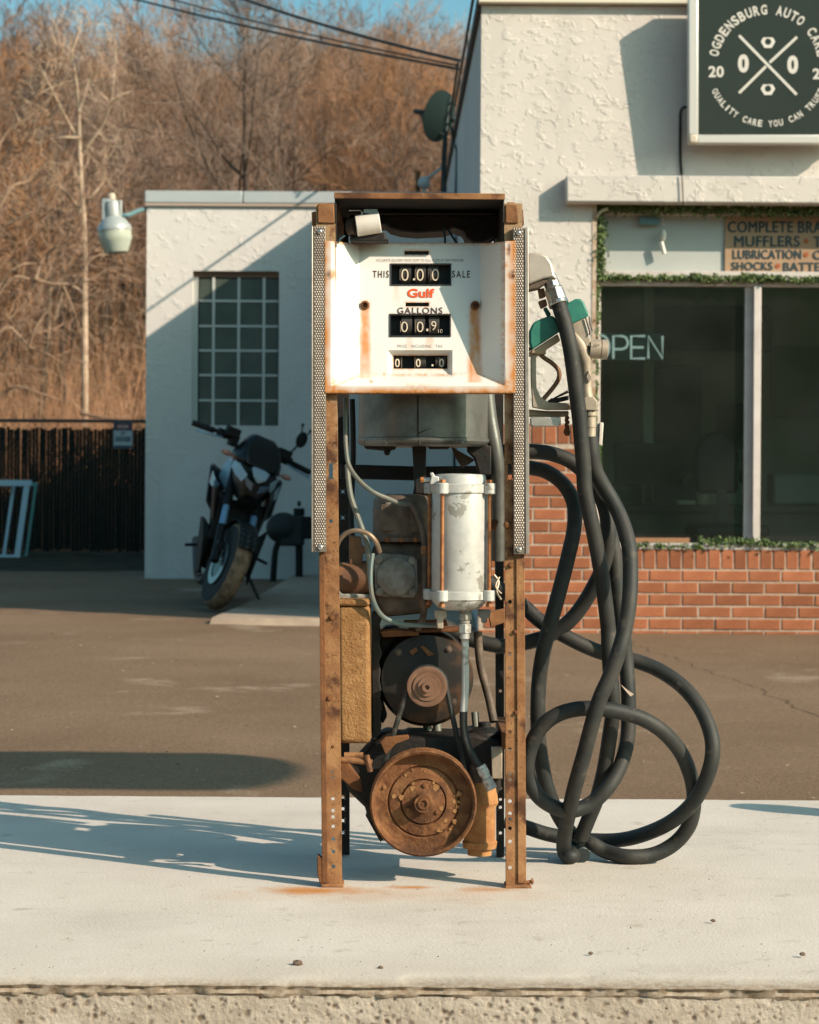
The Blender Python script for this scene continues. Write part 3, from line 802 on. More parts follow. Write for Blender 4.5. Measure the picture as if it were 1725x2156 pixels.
def lerp2(a, ya, b, yb):
    return lambda py: a + (b - a) * (py - ya) / (yb - ya)
def holed_plate(mb, Lf, Rf, y0, y1, holes, Y):
    hs = sorted(holes, key=lambda h: h[1])
    def P(px, py): return at(px, py, Y)
    cur = y0
    for hx, hy, rx, ry in hs:
        ca, cb = hy - ry - 1.2, hy + ry + 1.2
        if ca < cur + .2: continue
        mb.quad(P(Lf(ca), ca), P(Rf(ca), ca), P(Rf(cur), cur), P(Lf(cur), cur))
        xa, xb = hx - rx - 1.5, hx + rx + 1.5
        mb.quad(P(Lf(cb), cb), P(xa, cb), P(xa, ca), P(Lf(ca), ca))
        mb.quad(P(xb, cb), P(Rf(cb), cb), P(Rf(ca), ca), P(xb, ca))
        n = 16
        inn, out = [], []
        for k in range(n):
            a = 2 * math.pi * (k + .5) / n
            cx_, sy_ = math.cos(a), math.sin(a)
            inn.append(P(hx + rx * cx_, hy + (ry - rx) * (1 if sy_ > 0 else -1) * (ry > rx) + rx * sy_))
            t = max(abs(cx_) / 1, abs(sy_) / 1)
            out.append(P(hx + (rx + 1.5) * cx_ / t, hy + (ry + 1.2) * sy_ / t))
        mb.add(inn + out, [(k, (k + 1) % n, n + (k + 1) % n, n + k) for k in range(n)])
        cur = cb
    mb.quad(P(Lf(y1), y1), P(Rf(y1), y1), P(Rf(cur), cur), P(Lf(cur), cur))
def post(Lf, Rf, y0, y1, holes, Y, mt, depth=.030, back=True):
    mb = MB()
    holed_plate(mb, Lf, Rf, y0, y1, holes, Y)
    o = obj('post', mb, mt, pump, smooth=0)
    so = o.modifiers.new('thickness', 'SOLIDIFY'); so.thickness = .003; so.offset = 0
    fl = MB()
    for xa, xb in ((lambda y: Lf(y), lambda y: Lf(y) + 3), (lambda y: Rf(y) - 3, lambda y: Rf(y))):
        fl.prism([(xa(y0), y0), (xb(y0), y0), (xb(y1), y1), (xa(y1), y1)], Y + .0018, depth)
    obj('post_flange', fl, mt, o, smooth=0)
    return o
Ll, Lr = lerp2(665, 428, 679, 1866), lerp2(706, 428, 720, 1866)
Rl, Rr = lerp2(1062, 428, 1066, 1870), lerp2(1100, 428, 1108, 1870)
hl = [(Lr(y) - 17, y, 3.8, 3.8) for y in (1573, 1625, 1637, 1681.6, 1707, 1720, 1740, 1767, 1793, 1824)] + [(697, 992, 4.3, 17), (697, 1097, 4, 4)]
hr = [(1074, y, 4.2, 4.2) for y in (1267, 1377.5, 1407, 1540.5, 1578, 1629, 1642, 1687, 1713, 1724.5, 1744, 1772, 1827)] + [(1074, 993, 4.3, 17)]
pl_ = post(Ll, Lr, 428, 1866, hl, PF, rust_post)
pr_ = post(Rl, Rr, 428, 1870, hr, PF, rust_post)
rearm = rust_dark
f1, f2 = lerp2(709, 440, 714, 1800), lerp2(734, 440, 736, 1800)
post(f1, f2, 440, 1800, [(722, y, 3.6, 3.6) for y in (1035, 1090, 1240, 1678, 1703, 1728, 1753)], PR, iron, .03)
f3, f4 = lerp2(1040, 440, 1046, 1805), lerp2(1060, 440, 1062, 1805)
post(f3, f4, 440, 1805, [(1054, y, 3.4, 3.4) for y in (1455, 1610, 1660, 1683, 1700, 1754)], PR, iron, .03)
# side rails that tie front and rear posts together
for nm, (xa, xb) in (('left', (690, 716)), ('right', (1060, 1078))):
    for py in (450, 1560):
        a, b2 = at((xa + xb) / 2, py, PF + .05), at((xa + xb) / 2, py, PF + .05)
        s_ = MB(); s_.bb(a.x - .012, a.x + .012, PF + .046, PR - .001, a.z - .018, a.z + .018)
        obj('side_rail', s_, rust_dark, pump, smooth=0)
# outer folds of the front posts, the left one darkened for its shaded edge
fo = MB(); fo.prism([(Ll(1170) - .5, 1170), (Ll(1170) + 11, 1170), (Ll(1860) + 11, 1860), (Ll(1860) - .5, 1860)], PF - .005, .003); obj('post_fold', fo, rust_dark, pl_, bevel=.001)
fo = MB(); fo.prism([(Rr(1175) - 17, 1175), (Rr(1175) + .5, 1175), (Rr(1860) + .5, 1860), (Rr(1860) - 17, 1860)], PF - .006, .004); obj('post_fold', fo, rust_post, pr_, bevel=.001)
# post feet and bolts
ft = MB(); ft.prism([(676, 1862), (722, 1862), (724, 1869), (676, 1869)], PF - .008, .065); obj('foot_plate', ft, rust, pl_, bevel=.002)
ft = MB(); ft.prism([(1064, 1866), (1112, 1866), (1122, 1872), (1064, 1872)], PF - .006, .065); obj('foot_plate', ft, rust, pr_, bevel=.002)
ft = MB(); ft.prism([(668, 1800), (682, 1812), (683, 1862), (674, 1862), (668, 1840)], PF - .004, .03); obj('anchor_clip', ft, rust_dark, pl_, bevel=.002)
ft = MB()
ft.cyl(at(1108, 1858, PF + .02), at(1124, 1856, PF + .02), .004, 10); ft.cyl(at(1119, 1856, PF + .02), at(1122, 1856, PF + .02), .008, 6)
obj('anchor_bolt', ft, rust, pr_)
# capitals and bolts on top
ca = MB(); ca.prism([(668, 440), (668, 433), (673, 427), (704, 427), (706, 470), (668, 470)], PF - .006, .05)
ca.prism([(656, 446), (668, 444), (668, 474), (657, 474)], PF + .01, .03); obj('post_cap', ca, rust, pl_, bevel=.003)
ca = MB(); ca.prism([(1064, 430), (1090, 430), (1092, 470), (1064, 470)], PF - .006, .05)
ca.prism([(1093, 440), (1102, 440), (1104, 474), (1093, 474)], PF + .004, .03); ca.prism([(1068, 425), (1085, 425), (1085, 431), (1068, 431)], PF + .004, .02)
obj('post_cap', ca, rust, pr_, bevel=.003)

# embossed aluminium trim strips
emb_m = mat('embossed aluminium', (0.23, 0.195, 0.165), .5, .4, (0.15, 0.125, 0.105), 25, 5, .4, .65)
for (xa, xb, ya, yb, edge) in ((660, 686, 476, 1162, (655, 659)), (1080, 1104, 479, 1167, (1105, 1113))):
    def sh(py): return (py - 476) / 690 * (1.0 if xa < 800 else 2.0)
    s_ = MB(); s_.prism([(xa + sh(ya), ya), (xb + sh(ya), ya), (xb + sh(yb), yb), (xa + sh(yb), yb)], PF - .016, .012)
    so = obj('trim_strip', s_, emb_m, pump, bevel=.001)
    s_ = MB(); s_.prism([(edge[0] + sh(ya), ya), (edge[1] + sh(ya), ya), (edge[1] + sh(yb), yb), (edge[0] + sh(yb), yb)], PF - .018, .03)
    obj('trim_edge', s_, mat('aluminium edge', (0.46, 0.41, 0.36), .4, .6, (0.33, 0.28, 0.24), 30, 4), so, bevel=.001)
    e = MB()
    rows = int((yb - ya - 8) / 5.2)
    for r in range(rows):
        for c in range(5):
            cx_ = xa + 2.6 + c * 5.0 + (2.5 if r % 2 else 0)
            cy_ = ya + 4 + r * 5.2
            if cx_ > xb - 2: continue
            cx_ += sh(cy_)
            A = [at(cx_ - 2.2, cy_ + 1, PF - .0162), at(cx_, cy_ + 3.6, PF - .0162), at(cx_ + 2.2, cy_ - 1, PF - .0162), at(cx_, cy_ - 3.6, PF - .0162), at(cx_, cy_, PF - .0182)]
            e.add(A, [(0, 1, 4), (1, 2, 4), (2, 3, 4), (3, 0, 4)])
    obj('embossing', e, mat('embossed ridge', (0.37, 0.33, 0.285), .42, .5, (0.23, 0.195, 0.165), 9, 6, .4, .62), so, smooth=0, kind='stuff')
    for px_, py_ in (((xa + xb) / 2 + 1, ya + 11), ((xa + xb) / 2 + 2, yb - 10)):
        s_ = MB(); s_.ball(at(px_, py_, PF - .018), .0062, (1, .7, 1)); obj('screw', s_, chrome, so)

# hood sheet, coloured black so its shaded inside stays dark
hood = MB()
za = at(880, 409, PF).z
hx0, hx1 = at(705, 430, PF).x, at(1062, 430, PF).x
hood.bb(hx0, hx1, PF - .006, PR + .02, za - .004, za)
hood.bb(hx0, hx1, PF - .010, PF - .0062, za - .014, za)
hood.bb(hx0, hx0 + .004, PF - .006, PR + .02, at(705, 470, PF).z, za - .0042)
hood.bb(hx1 - .004, hx1, PF - .006, PR + .02, at(1062, 470, PF).z, za - .0042)
hood.bb(hx0 + .0042, hx1 - .0042, PR + .016, PR + .02, za - .02, za - .0042)
hd = obj('hood', hood, iron, pump, bevel=.002)
hlip = MB(); hlip.bb(hx0 - .001, hx1 + .001, PF - .016, PF - .0102, za - .012, za + .001); hlip.bb(hx0 - .001, hx1 + .001, PF - .010, PR + .02, za + .0002, za + .002)
obj('hood_lip', hlip, rust, hd, bevel=.002)
hg = MB(); hg.prism([(702, 430), (709, 430), (709, 520), (702, 520)], PF + .002, .40); hg.prism([(1058, 430), (1064, 430), (1064, 520), (1058, 520)], PF + .002, .40)
obj('head_side', hg, iron, pump, smooth=0)
rh = MB(); rh.prism([(735, 452), (1050, 452), (1056, 470), (1050, 489), (1036, 501), (1018, 511), (997, 511), (982, 501), (976, 487), (957, 480), (934, 487), (878, 490), (845, 487), (822, 481), (812, 472), (790, 474), (735, 470)], 5.34, .13)
obj('register_housing', rh, iron, pump, bevel=.004)
lp = MB(); lp.cyl(at(750, 476, 5.13), at(801, 468, 5.13), m(22.5), 24)
can = obj('lamp_can', lp, white_plastic, pump, bevel=.002)
wr = MB(); wr.tube([at(735, 443, 5.13), at(760, 443, 5.13), at(762, 447, 5.13), at(763, 470, 5.13)], .0016, 6)
wr.bb(at(766, 450, 5.15).x, at(795, 450, 5.15).x, 5.15, 5.153, at(766, 448, 5.15).z, at(766, 440, 5.15).z)
obj('lamp_bracket', wr, alum, can)
bl = MB(); bl.cyl(at(738, 480, 5.15), at(752, 477, 5.14), m(20), 16); obj('lamp_socket', bl, castbrown, can)
bl = MB(); bl.prism([(752, 496), (800, 490), (812, 489), (812, 500), (818, 502), (818, 508), (740, 508), (735, 500)], 5.13, .06); obj('terminal_block', bl, iron, pump, bevel=.003)
wire = MB(); wire.tube([at(935, 480, 5.3), at(937, 500, 5.3), at(938, 520, 5.3)], .003, 6); wire.tube([at(944, 484, 5.28), at(962, 512, 5.26)], .0028, 6)
wire.tube(smooth_path([at(712, 512, 5.11), at(716, 503, 5.11), at(726, 496, 5.115)]), .002, 6)
obj('wires', wire, mat('blue black wire', (.02, .06, .09), .5), pump)

# white dial face, a pressed dish with rust stains
FYR = 5.083
XL0, XL1, XR0, XR1, YB0, YB1 = 697, 757, 1064, 1011, 813, 788
def clamp01(t): return max(0.0, min(1.0, t))
def sst(t): t = clamp01(t); return t * t * (3 - 2 * t)
def face_depth(px, py):
    df = .040 + (YB1 - min(py, YB1)) / (YB1 - 507.0) * .085
    tl = clamp01((px - XL0) / (XL1 - XL0)); tr_ = clamp01((XR0 - px) / (XR0 - XR1)); tb = clamp01((YB0 - py) / (YB0 - YB1))
    d = df * min(tl, tr_, tb)
    fx = clamp01(min((px - 816) / 13.0, (953 - px) / 11.0)); fy = clamp01(min((py - 737) / 12.0, 1)) if py < 777 else clamp01((795 - py) / 19.0)
    d += .020 * min(fx, fy)
    return d
def faceY(px, py): return FYR + face_depth(px, py)
def top_edge(px): return 507 + 4.5 * sst((px - 690) / 60) * sst((1080 - px) / 60)
winr = [(825, 557, 948, 598), (823, 663, 947, 706), (829, 749, 942, 776), (852, 528, 903, 536), (854, 637, 903, 645)]
holes_f = [(769, 642.5, 8.5), (1001, 643, 8.5)]
gxs = sorted(set([683 + 3 * i for i in range(135)] + [r[0] for r in winr] + [r[2] for r in winr] + [1086, XL0, XL1, XR0, XR1, 816, 953]))
gys = sorted(set([507 + 3 * i for i in range(107)] + [r[1] for r in winr] + [r[3] for r in winr] + [828, YB0, YB1, 737]))
fm = MB(); idx = {}; ra = []; rb_ = []
random.seed(21)
def rust_at(px, py):
    n1 = fbm(px * .05, py * .02, 1) ; n2 = fbm(px * .15, py * .15, 4)
    r = 0
    el = px - 683; er = 1086 - px; eb = 828 - py; et = py - top_edge(px)
    r = max(r, (1 - el / 17) * (.95 + .5 * n1)); r = max(r, (1 - er / 23) * (1.05 + .5 * n1)); r = max(r, (1 - eb / 17) * (1.15 + .4 * n1))
    r = max(r, (1 - et / 7) * (.75 + .6 * n2))
    for cx_, w, s0, s1, amt in ((769, 16, 645, 792, .95), (1000, 18, 645, 800, 1.05), (862, 10, 706, 735, .38), (905, 12, 706, 735, .42), (835, 9, 598, 640, .25), (985, 7, 660, 700, .1)):
        if s0 < py < s1 + 6:
            t = (py - s0) / (s1 - s0)
            wv = w * (.75 + .35 * t)
            q = 1 - abs(px - cx_ - 2 * fbm(py * .02, cx_, 3)) / wv
            if q > 0: r = max(r, amt * min(1, q * 1.8) * (1.15 - .55 * t) * (.85 + .5 * n1))
    for cx_, cy_, rr, amt in ((769, 642, 15, 1.0), (1001, 643, 15, .9), (697, 578, 16, 1.0), (1078, 578, 16, 1.1), (700, 815, 26, .85), (1068, 812, 26, .9), (782, 803, 5, 1.0), (880, 824, 60, .75), (690, 640, 9, .4), (1066, 560, 14, .8), (1066, 530, 12, .9)):
        q = math.hypot(px - cx_, (py - cy_) * (1 if rr < 50 else 3)) / rr
        if q < 1: r = max(r, amt * (1 - q) * 1.3 * (.8 + .7 * n2))
    for x0, y0, x1, y1 in winr:
        dx = max(x0 - px, 0, px - x1); dy = max(y0 - py, 0, py - y1)
        q = math.hypot(dx, dy)
        if q < 5: r = max(r, (1 - q / 5) * (.55 + .5 * n2))
    # fold lines collect rust
    for q, amt in ((abs(py - YB1) if 757 < px < 1011 else 99, .45), (abs(px - 1060) if py < 790 else 99, .55)):
        if q < 7: r = max(r, amt * (1 - q / 7) * (.7 + 1.4 * n2))
    if py > YB1 and px < 757:
        q = abs((py - YB1) - (757 - px) * .45); r = max(r, .55 * (1 - q / 6) * (.7 + 1.2 * n2))
    if py > YB1 and px > 1011:
        q = abs((py - YB1) - (px - 1011) * .47); r = max(r, .6 * (1 - q / 6) * (.7 + 1.2 * n2))
    dark = 0
    for cx_, cy_, rx_, ry_ in ((692, 578, 9, 13), (1079, 578, 9, 13), (1072, 525, 4, 18)):
        q = math.hypot((px - cx_) / rx_, (py - cy_) / ry_)
        if q < 1: dark = max(dark, 1.4 * (1 - q) * (.9 + .6 * n2))
    if eb < 7: dark = max(dark, .35 * (1 - eb / 7) * (1 + 2 * n2))
    return clamp01(r), clamp01(dark)
for j, py in enumerate(gys):
    for i, px in enumerate(gxs):
        yy = max(py, top_edge(px))
        fm.v.append(tuple(at(px, yy, faceY(px, yy)))); a_r, a_d = rust_at(px, yy); ra.append(a_r); rb_.append(a_d)
ngx = len(gxs)
for j in range(len(gys) - 1):
    for i in range(ngx - 1):
        cx_, cy_ = (gxs[i] + gxs[i+1]) / 2, (gys[j] + gys[j+1]) / 2
        if any(a < cx_ < c and b2 < cy_ < d for a, b2, c, d in winr): continue
        if any(math.hypot(cx_ - a, cy_ - b2) < r - 1.5 for a, b2, r in holes_f): continue
        if gys[j+1] <= top_edge(cx_): continue
        fm.f.append((j*ngx+i, (j+1)*ngx+i, (j+1)*ngx+i+1, j*ngx+i+1))
me = fm.mesh('face_panel', 40)
for nm, dat in (('rust', ra), ('dark', rb_)):
    q = me.attributes.new(nm, 'FLOAT', 'POINT'); q.data.foreach_set('value', dat)
face_m = attr_mix('rust stained white enamel', (0.70, 0.685, 0.65), [('rust', (0.55, 0.215, 0.05)), ('dark', (0.11, 0.045, 0.018))], .3, 45)
face = obj('face_panel', me, face_m, pump)
so = face.modifiers.new('thickness', 'SOLIDIFY'); so.thickness = .0025; so.offset = -1
rimf = MB()      # returned edges of the pressing
rimf.prism([(683, 508), (685, 508), (685, 827), (683, 827)], FYR + .003, .03); rimf.prism([(1084, 508), (1086, 508), (1086, 827), (1084, 827)], FYR + .003, .03)
rimf.prism([(685.5, 825), (1083.5, 825), (1083.5, 828), (685.5, 828)], FYR + .003, .05)
obj('panel_return', rimf, rust, face, smooth=0)
for hx, hy, r in holes_f:
    q = MB(); p = at(hx, hy, faceY(hx, hy))
    q.lathe([(m(9.5), -.002), (m(9.5), .006), (m(6), .008), (m(5), .002), (0, .002)], p, (0, -1, 0), 20); obj('lock_plug', q, rust_dark, face)
# counters
def islands(mb):
    par = list(range(len(mb.v)))
    def find(i):
        while par[i] != i: par[i] = par[par[i]]; i = par[i]
        return i
    for f in mb.f:
        for k in f[1:]: par[find(k)] = find(f[0])
    grp = {}
    for f in mb.f: grp.setdefault(find(f[0]), []).append(f)
    out = []
    for fs in grp.values():
        ids = sorted({i for f in fs for i in f}); mp = {k: n for n, k in enumerate(ids)}
        out.append(MB().add([mb.v[i] for i in ids], [tuple(mp[i] for i in f) for f in fs]))
    return out
numb = [(winr[0], ['0', '.', '0', '0']), (winr[1], ['0', '0', '.', '9'])]
for ri, (x0, y0, x1, y1) in enumerate(winr):
    Yw = max(faceY((x0 + x1) / 2, y0), faceY((x0 + x1) / 2, y1))
    dep = .022 if ri < 3 else .008
    q = MB()
    bx = [at(x0 - 1, y1 + 1, Yw + dep), at(x1 + 1, y1 + 1, Yw + dep), at(x1 + 1, y0 - 1, Yw + dep), at(x0 - 1, y0 - 1, Yw + dep)]
    fx_ = [at(x0 - 1, y1 + 1, faceY(x0, y1) + .0012), at(x1 + 1, y1 + 1, faceY(x1, y1) + .0012), at(x1 + 1, y0 - 1, faceY(x1, y0) + .0012), at(x0 - 1, y0 - 1, faceY(x0, y0) + .0012)]
    q.add(bx + fx_, [(0, 1, 2, 3), (4, 5, 1, 0), (5, 6, 2, 1), (6, 7, 3, 2), (7, 4, 0, 3)])
    cw = obj('counter_window' if ri < 3 else 'slot', q, black, face, smooth=0)
    if ri < 3:      # black bezel lying on the enamel, with rounded look
        bz = MB(); w = 2.6
        for (a, b2, c, d) in ((x0 - w, y0 - w, x1 + w, y0), (x0 - w, y1, x1 + w, y1 + w), (x0 - w, y0, x0, y1), (x1, y0, x1 + w, y1)):
            if ri == 2: break
            P = [at(a, d, faceY(a, d) - .0025), at(c, d, faceY(c, d) - .0025), at(c, b2, faceY(c, b2) - .0025), at(a, b2, faceY(a, b2) - .0025)]
            Q = [p + Vector((0, .004, 0)) for p in P]
            bz.add(P + Q, [(0, 1, 2, 3), (0, 4, 5, 1), (1, 5, 6, 2), (2, 6, 7, 3), (3, 7, 4, 0)])
        if bz.v: obj('bezel', bz, mat('black bezel', (.02, .02, .018), .35), cw, smooth=0)
        wm = mat('number wheel', (0.045, 0.038, 0.032), .5)
        wheel = MB()
        wx = {0: [855, 868 + 18, 912], 1: [857, 884, 914], 2: [836, 886, 928]}[ri]
        for k, wxp in enumerate(wx):
            rr = m((y1 - y0) * .75)
            wheel.cyl(at(wxp - 11, (y0 + y1) / 2, Yw + .004 + rr), at(wxp + 11, (y0 + y1) / 2, Yw + .004 + rr), rr, 28)
        obj('number_wheel', wheel, wm, cw)
        dg = MB(); dv_ = MB(); yd = Yw + .0035
        if ri == 0:
            for xx in (853, 885, 917): text_fit(dg, '0', xx - 7.5, xx + 7.5, 591, 566, yd, -.01)
            dg.prism([(870, 586), (874, 586), (874, 590), (870, 590)], yd - .0015, .001)
            for xx in (843, 875, 908): dv_.prism([(xx - 1, 567), (xx + .2, 567), (xx + .2, 590), (xx - 1, 590)], yd - .001, .001)
        elif ri == 1:
            for xx in (852, 885): text_fit(dg, '0', xx - 7, xx + 7, 699, 677, yd, -.01)
            text_fit(dg, '9', 908.5, 919, 695, 676, yd, -.01); text_fit(dg, '10', 923, 932, 701, 693, yd, -.01)
            dg.prism([(898, 692), (902, 692), (902, 697), (898, 697)], yd - .0015, .001)
            for xx in (844, 875, 906): dv_.prism([(xx - 1, 676), (xx + .6, 676), (xx + .6, 699), (xx - 1, 699)], yd - .001, .001)
        else:
            for xx in (837, 881, 930): text_fit(dg, '0', xx - 5, xx + 5, 773, 755, yd, .01)
            for xx in (846, 874, 925): dv_.prism([(xx - .7, 752), (xx + .7, 752), (xx + .7, 775), (xx - .7, 775)], yd - .001, .001)
            dg.prism([(909, 767), (913, 767), (913, 771), (909, 771)], yd - .0015, .001)
        for isl_ in islands(dg): obj('numeral', isl_, cream_ink, cw, smooth=0)
        obj('digit_divider', dv_, mat('divider brown', (.20, .15, .11), .6), cw, smooth=0)
for body_, x0, x1, yb2, yt2, bold_, spc in (('ACCURATE DELIVERY FROM 5GPM TO FULL FLOW AT ANY PRESSURE', 793, 976, 550.5, 545, -.008, 1.2), ('PRICE   INCLUDING   TAX', 837, 932, 731.5, 725.5, -.008, 1.35),
        ('THIS', 785.5, 819, 584.5, 569.5, .012, 1.35), ('SALE', 952.5, 990, 584.5, 569.5, .012, 1.35), ('GALLONS', 837, 932, 660.5, 647, .010, 1.15)):
    tx = MB(); text_fit(tx, body_, x0, x1, yb2, yt2, faceY, bold_, spc); obj('lettering', tx, brown_ink, face, smooth=0)
tx = MB(); text_fit(tx, 'Gulf', 858, 915, 626.5, 607.5, faceY, .032, 1.0); obj('brand_lettering', tx, orange_ink, face, smooth=0)

# meter drum under the face
dr = MB()
o_ = at(892, 937, 5.33)
R = m(138, 5.33)
dr.lathe([(R * .90, -.004), (R * .97, .0), (R * 1.0, .006), (R * 1.01, .008), (R * 1.01, .014), (R * .99, .016), (R * .99, .135), (R * .9, .15)], o_, (0, 0, 1), 48)
drum = obj('meter_drum', dr, greydrum, pump)
sm = MB(); sm.tube([at(880, 832, 5.178), at(880, 900, 5.178), at(881, 915, 5.178), at(884, 936, 5.178)], .0022, 6); sm.tube([at(881, 912, 5.178), at(905, 902, 5.18), at(930, 910, 5.185), at(940, 918, 5.19)], .0013, 5)
obj('seam', sm, iron, drum)
lg = MB()
for poly in ([(765, 938), (835, 938), (832, 946), (822, 948), (820, 958), (810, 958), (808, 948), (770, 945)], [(868, 938), (898, 938), (896, 1040), (874, 1040)], [(985, 938), (1035, 938), (1035, 1000), (1010, 1000), (1000, 965), (985, 950)], [(900, 938), (950, 938), (945, 945), (905, 945)]):
    lg.prism(poly, 5.30, .08)
obj('drum_bracket', lg, iron, drum, bevel=.003)
pl2 = MB(); pl2.prism([(950, 940), (1000, 968), (996, 972), (975, 985), (968, 978), (958, 960)], 5.36, .01)
obj('bent_bracket', pl2, castbrown, drum)
cb = MB(); cb.prism([(716, 977), (880, 982), (1062, 980), (1062, 1010), (880, 1012), (716, 1008)], PR - .04, .03)
obj('cross_bar', cb, iron, pump, bevel=.003)
cb = MB(); cb.prism([(875, 1008), (905, 1008), (905, 1050), (868, 1050)], PR - .10, .04); obj('hanger', cb, iron, pump, bevel=.003)
vp = MB(); vp.tube(smooth_path([at(1026, 825, 5.32), at(1032, 880, 5.32), at(1044, 950, 5.32), at(1050, 1020, 5.33), at(1050, 1180, 5.35)]), m(15, 5.3), 16)
obj('riser_pipe', vp, greydrum, pump)

# silver filter canister with tie rods
CYc, CXp = 5.155, 967.5
def cpt(px, py): return at(px, py, CYc)
cr = m(58.5, CYc)
o_ = cpt(CXp, 1284); H = lambda py: (1284 - py) * CYc / K
cn = MB()
cn.lathe([(cr * .55, 0), (cr * .80, H(1278)), (cr * .97, H(1266)), (cr, H(1262)), (cr, H(1040)), (cr * .93, H(1020)), (cr * .93, H(1004)), (cr * .88, H(999)), (cr * .3, H(997))], o_, (0, 0, 1), 48)
canister = obj('filter_canister', cn, silver, pump)
rods = [(-.0409, -.064), (.0660, -.034), (.050, .056), (-.068, .03)]
for pa, pb in ((1019, 1039), (1243, 1263)):
    fl = MB()
    fl.lathe([(cr * .99, 0), (cr * 1.06, .002), (cr * 1.06, H(pa) - H(pb) - .002), (cr * .99, H(pa) - H(pb))], o_ + Vector((0, 0, H(pb))), (0, 0, 1), 48)
    for dx, dy in rods:
        fl.lathe([(.0125, 0), (.0140, .002), (.0140, H(pa) - H(pb) + .001), (.0125, H(pa) - H(pb) + .003)], o_ + Vector((dx, dy, H(pb) - .001)), (0, 0, 1), 16)
    obj('flange', fl, silver, canister)
for dx, dy in rods:
    q = MB(); q.cyl(o_ + Vector((dx, dy, H(1274))), o_ + Vector((dx, dy, H(1013))), .0046, 12)
    for py in (1013, 1272): q.cyl(o_ + Vector((dx, dy, H(py) - .004)), o_ + Vector((dx, dy, H(py) + .003)), .0085, 6)
    obj('tie_rod', q, copper, canister)
bv = MB(); bv.prism([(905, 1020), (908, 1003), (905, 996), (912, 994), (916, 1002), (925, 1004), (925, 1020)], 5.10, .03)
bv.cyl(at(890, 1011, 5.115), at(908, 1009, 5.115), m(5), 10)
obj('bleed_valve', bv, silver, canister, bevel=.002)
bo = MB(); bo.cyl(at(886, 1010, 5.115), at(893, 1010, 5.115), m(6.5), 6); obj('valve_cap', bo, mat('orange brass', (.45, .17, .05), .5, .4), canister)
br = MB(); br.prism([(1024, 1094), (1048, 1093), (1050, 1100), (1044, 1116), (1026, 1116)], 5.15, .02); obj('side_bracket', br, rust_dark, pump, bevel=.003)
q = MB(); q.lathe([(m(9), 0), (m(9), .006), (m(5), .006), (m(5), .002), (0, .002)], at(1036, 1105, 5.148), (0, -1, 0), 16); obj('eye_bolt', q, rust_dark, pump)
q = MB(); q.ball(at(1068, 1105, PF - .004), m(8), (1, .6, 1)); obj('bolt_head', q, rust_dark, pump)
st = MB(); st.prism([(915, 1284), (941, 1284), (941, 1300), (934, 1302), (934, 1324), (920, 1324), (920, 1302), (915, 1300)], 5.14, .03)
obj('drain_stub', st, alum_dull, canister, bevel=.003)
st = MB(); st.prism([(1008, 1284), (1034, 1284), (1032, 1300), (1026, 1302), (1026, 1312), (1014, 1312), (1014, 1302), (1008, 1300)], 5.14, .03)
obj('drain_stub', st, castgrey, canister, bevel=.003)
# hex fittings and the pipe that drops to the pump unit
fx = MB()
p0, p1 = at(981, 1282, 5.155), at(979, 1345, 5.155)
dv = (p1 - p0)
for t0, t1, r, n in ((0, .14, 13, 16), (.14, .36, 15, 6), (.36, .5, 11, 16), (.5, .8, 14.5, 6), (.8, 1, 11, 16)):
    fx.cyl(p0 + dv * t0, p0 + dv * t1, m(r), n)
obj('pipe_fitting', fx, silver, pump, bevel=.001)
pp = MB(); pp.tube(smooth_path([at(979, 1340, 5.165), at(980, 1380, 5.165), at(980, 1450, 5.165), at(977, 1490, 5.165), at(976, 1500, 5.165)]), m(8.2), 14)
obj('drop_pipe', pp, silver, pump)
pp = MB(); pp.tube(smooth_path([at(976, 1498, 5.165), at(977, 1535, 5.165), at(985, 1570, 5.16), at(1000, 1600, 5.155), at(1013, 1617, 5.15)]), m(8.6), 14)
obj('flexible_hose', pp, rubber, pump)
fx = MB(); p0, p1 = at(1012, 1612, 5.15), at(1036, 1662, 5.15); dv = p1 - p0
for t0, t1, r, n in ((0, .12, 11, 12), (.12, .38, 13, 6), (.38, .55, 10, 12), (.55, .82, 13, 6), (.82, 1, 12, 12)): fx.cyl(p0 + dv * t0, p0 + dv * t1, m(r), n)
obj('pipe_fitting', fx, silver, pump, bevel=.001)

# upper pump chamber and round cover
ch = MB(); Rc = m(61, 5.30); ch.lathe([(Rc * 1.08, -.004), (Rc * 1.08, .006), (Rc, .008), (Rc, .060), (Rc * 1.02, .064), (Rc * 1.02, .070), (Rc, .074), (Rc * .98, .090), (Rc * .86, .102), (Rc * .5, .106)], at(846, 1136, 5.30), (0, 0, 1), 40)
obj('valve_chamber', ch, castbrown, pump)
ch = MB(); ch.prism([(800, 1062), (836, 1060), (840, 1118), (802, 1120)], 5.233, .02); ch.prism([(862, 1052), (878, 1050), (886, 1120), (866, 1122)], 5.232, .02); obj('cast_rib', ch, castbrown, pump, bevel=.004)
bd = MB(); bd.prism([(782, 1150), (800, 1142), (895, 1142), (906, 1155), (908, 1270), (896, 1292), (806, 1300), (786, 1270)], 5.245, .15); obj('chamber_body', bd, castbrown, pump, bevel=.014)
cv = MB(); cv.prism([(788, 1172), (800, 1165), (868, 1170), (878, 1180), (880, 1240), (872, 1258), (800, 1256), (790, 1245)], 5.225, .02)
for px, py in ((797, 1177), (868, 1180), (869, 1246), (799, 1246)): cv.lathe([(m(9), 0), (m(9), .008), (m(7), .010), (0, .010)], at(px, py, 5.226), (0, -1, 0), 12)
cvo = obj('cover_plate', cv, castgrey, pump, bevel=.003)
dm = MB(); dm.lathe([(m(42), 0), (m(41), .006), (m(36), .010), (m(20), .013), (0, .014)], at(834, 1214, 5.224), (0, -1, 0), 36); obj('cover_dome', dm, castgrey, cvo)
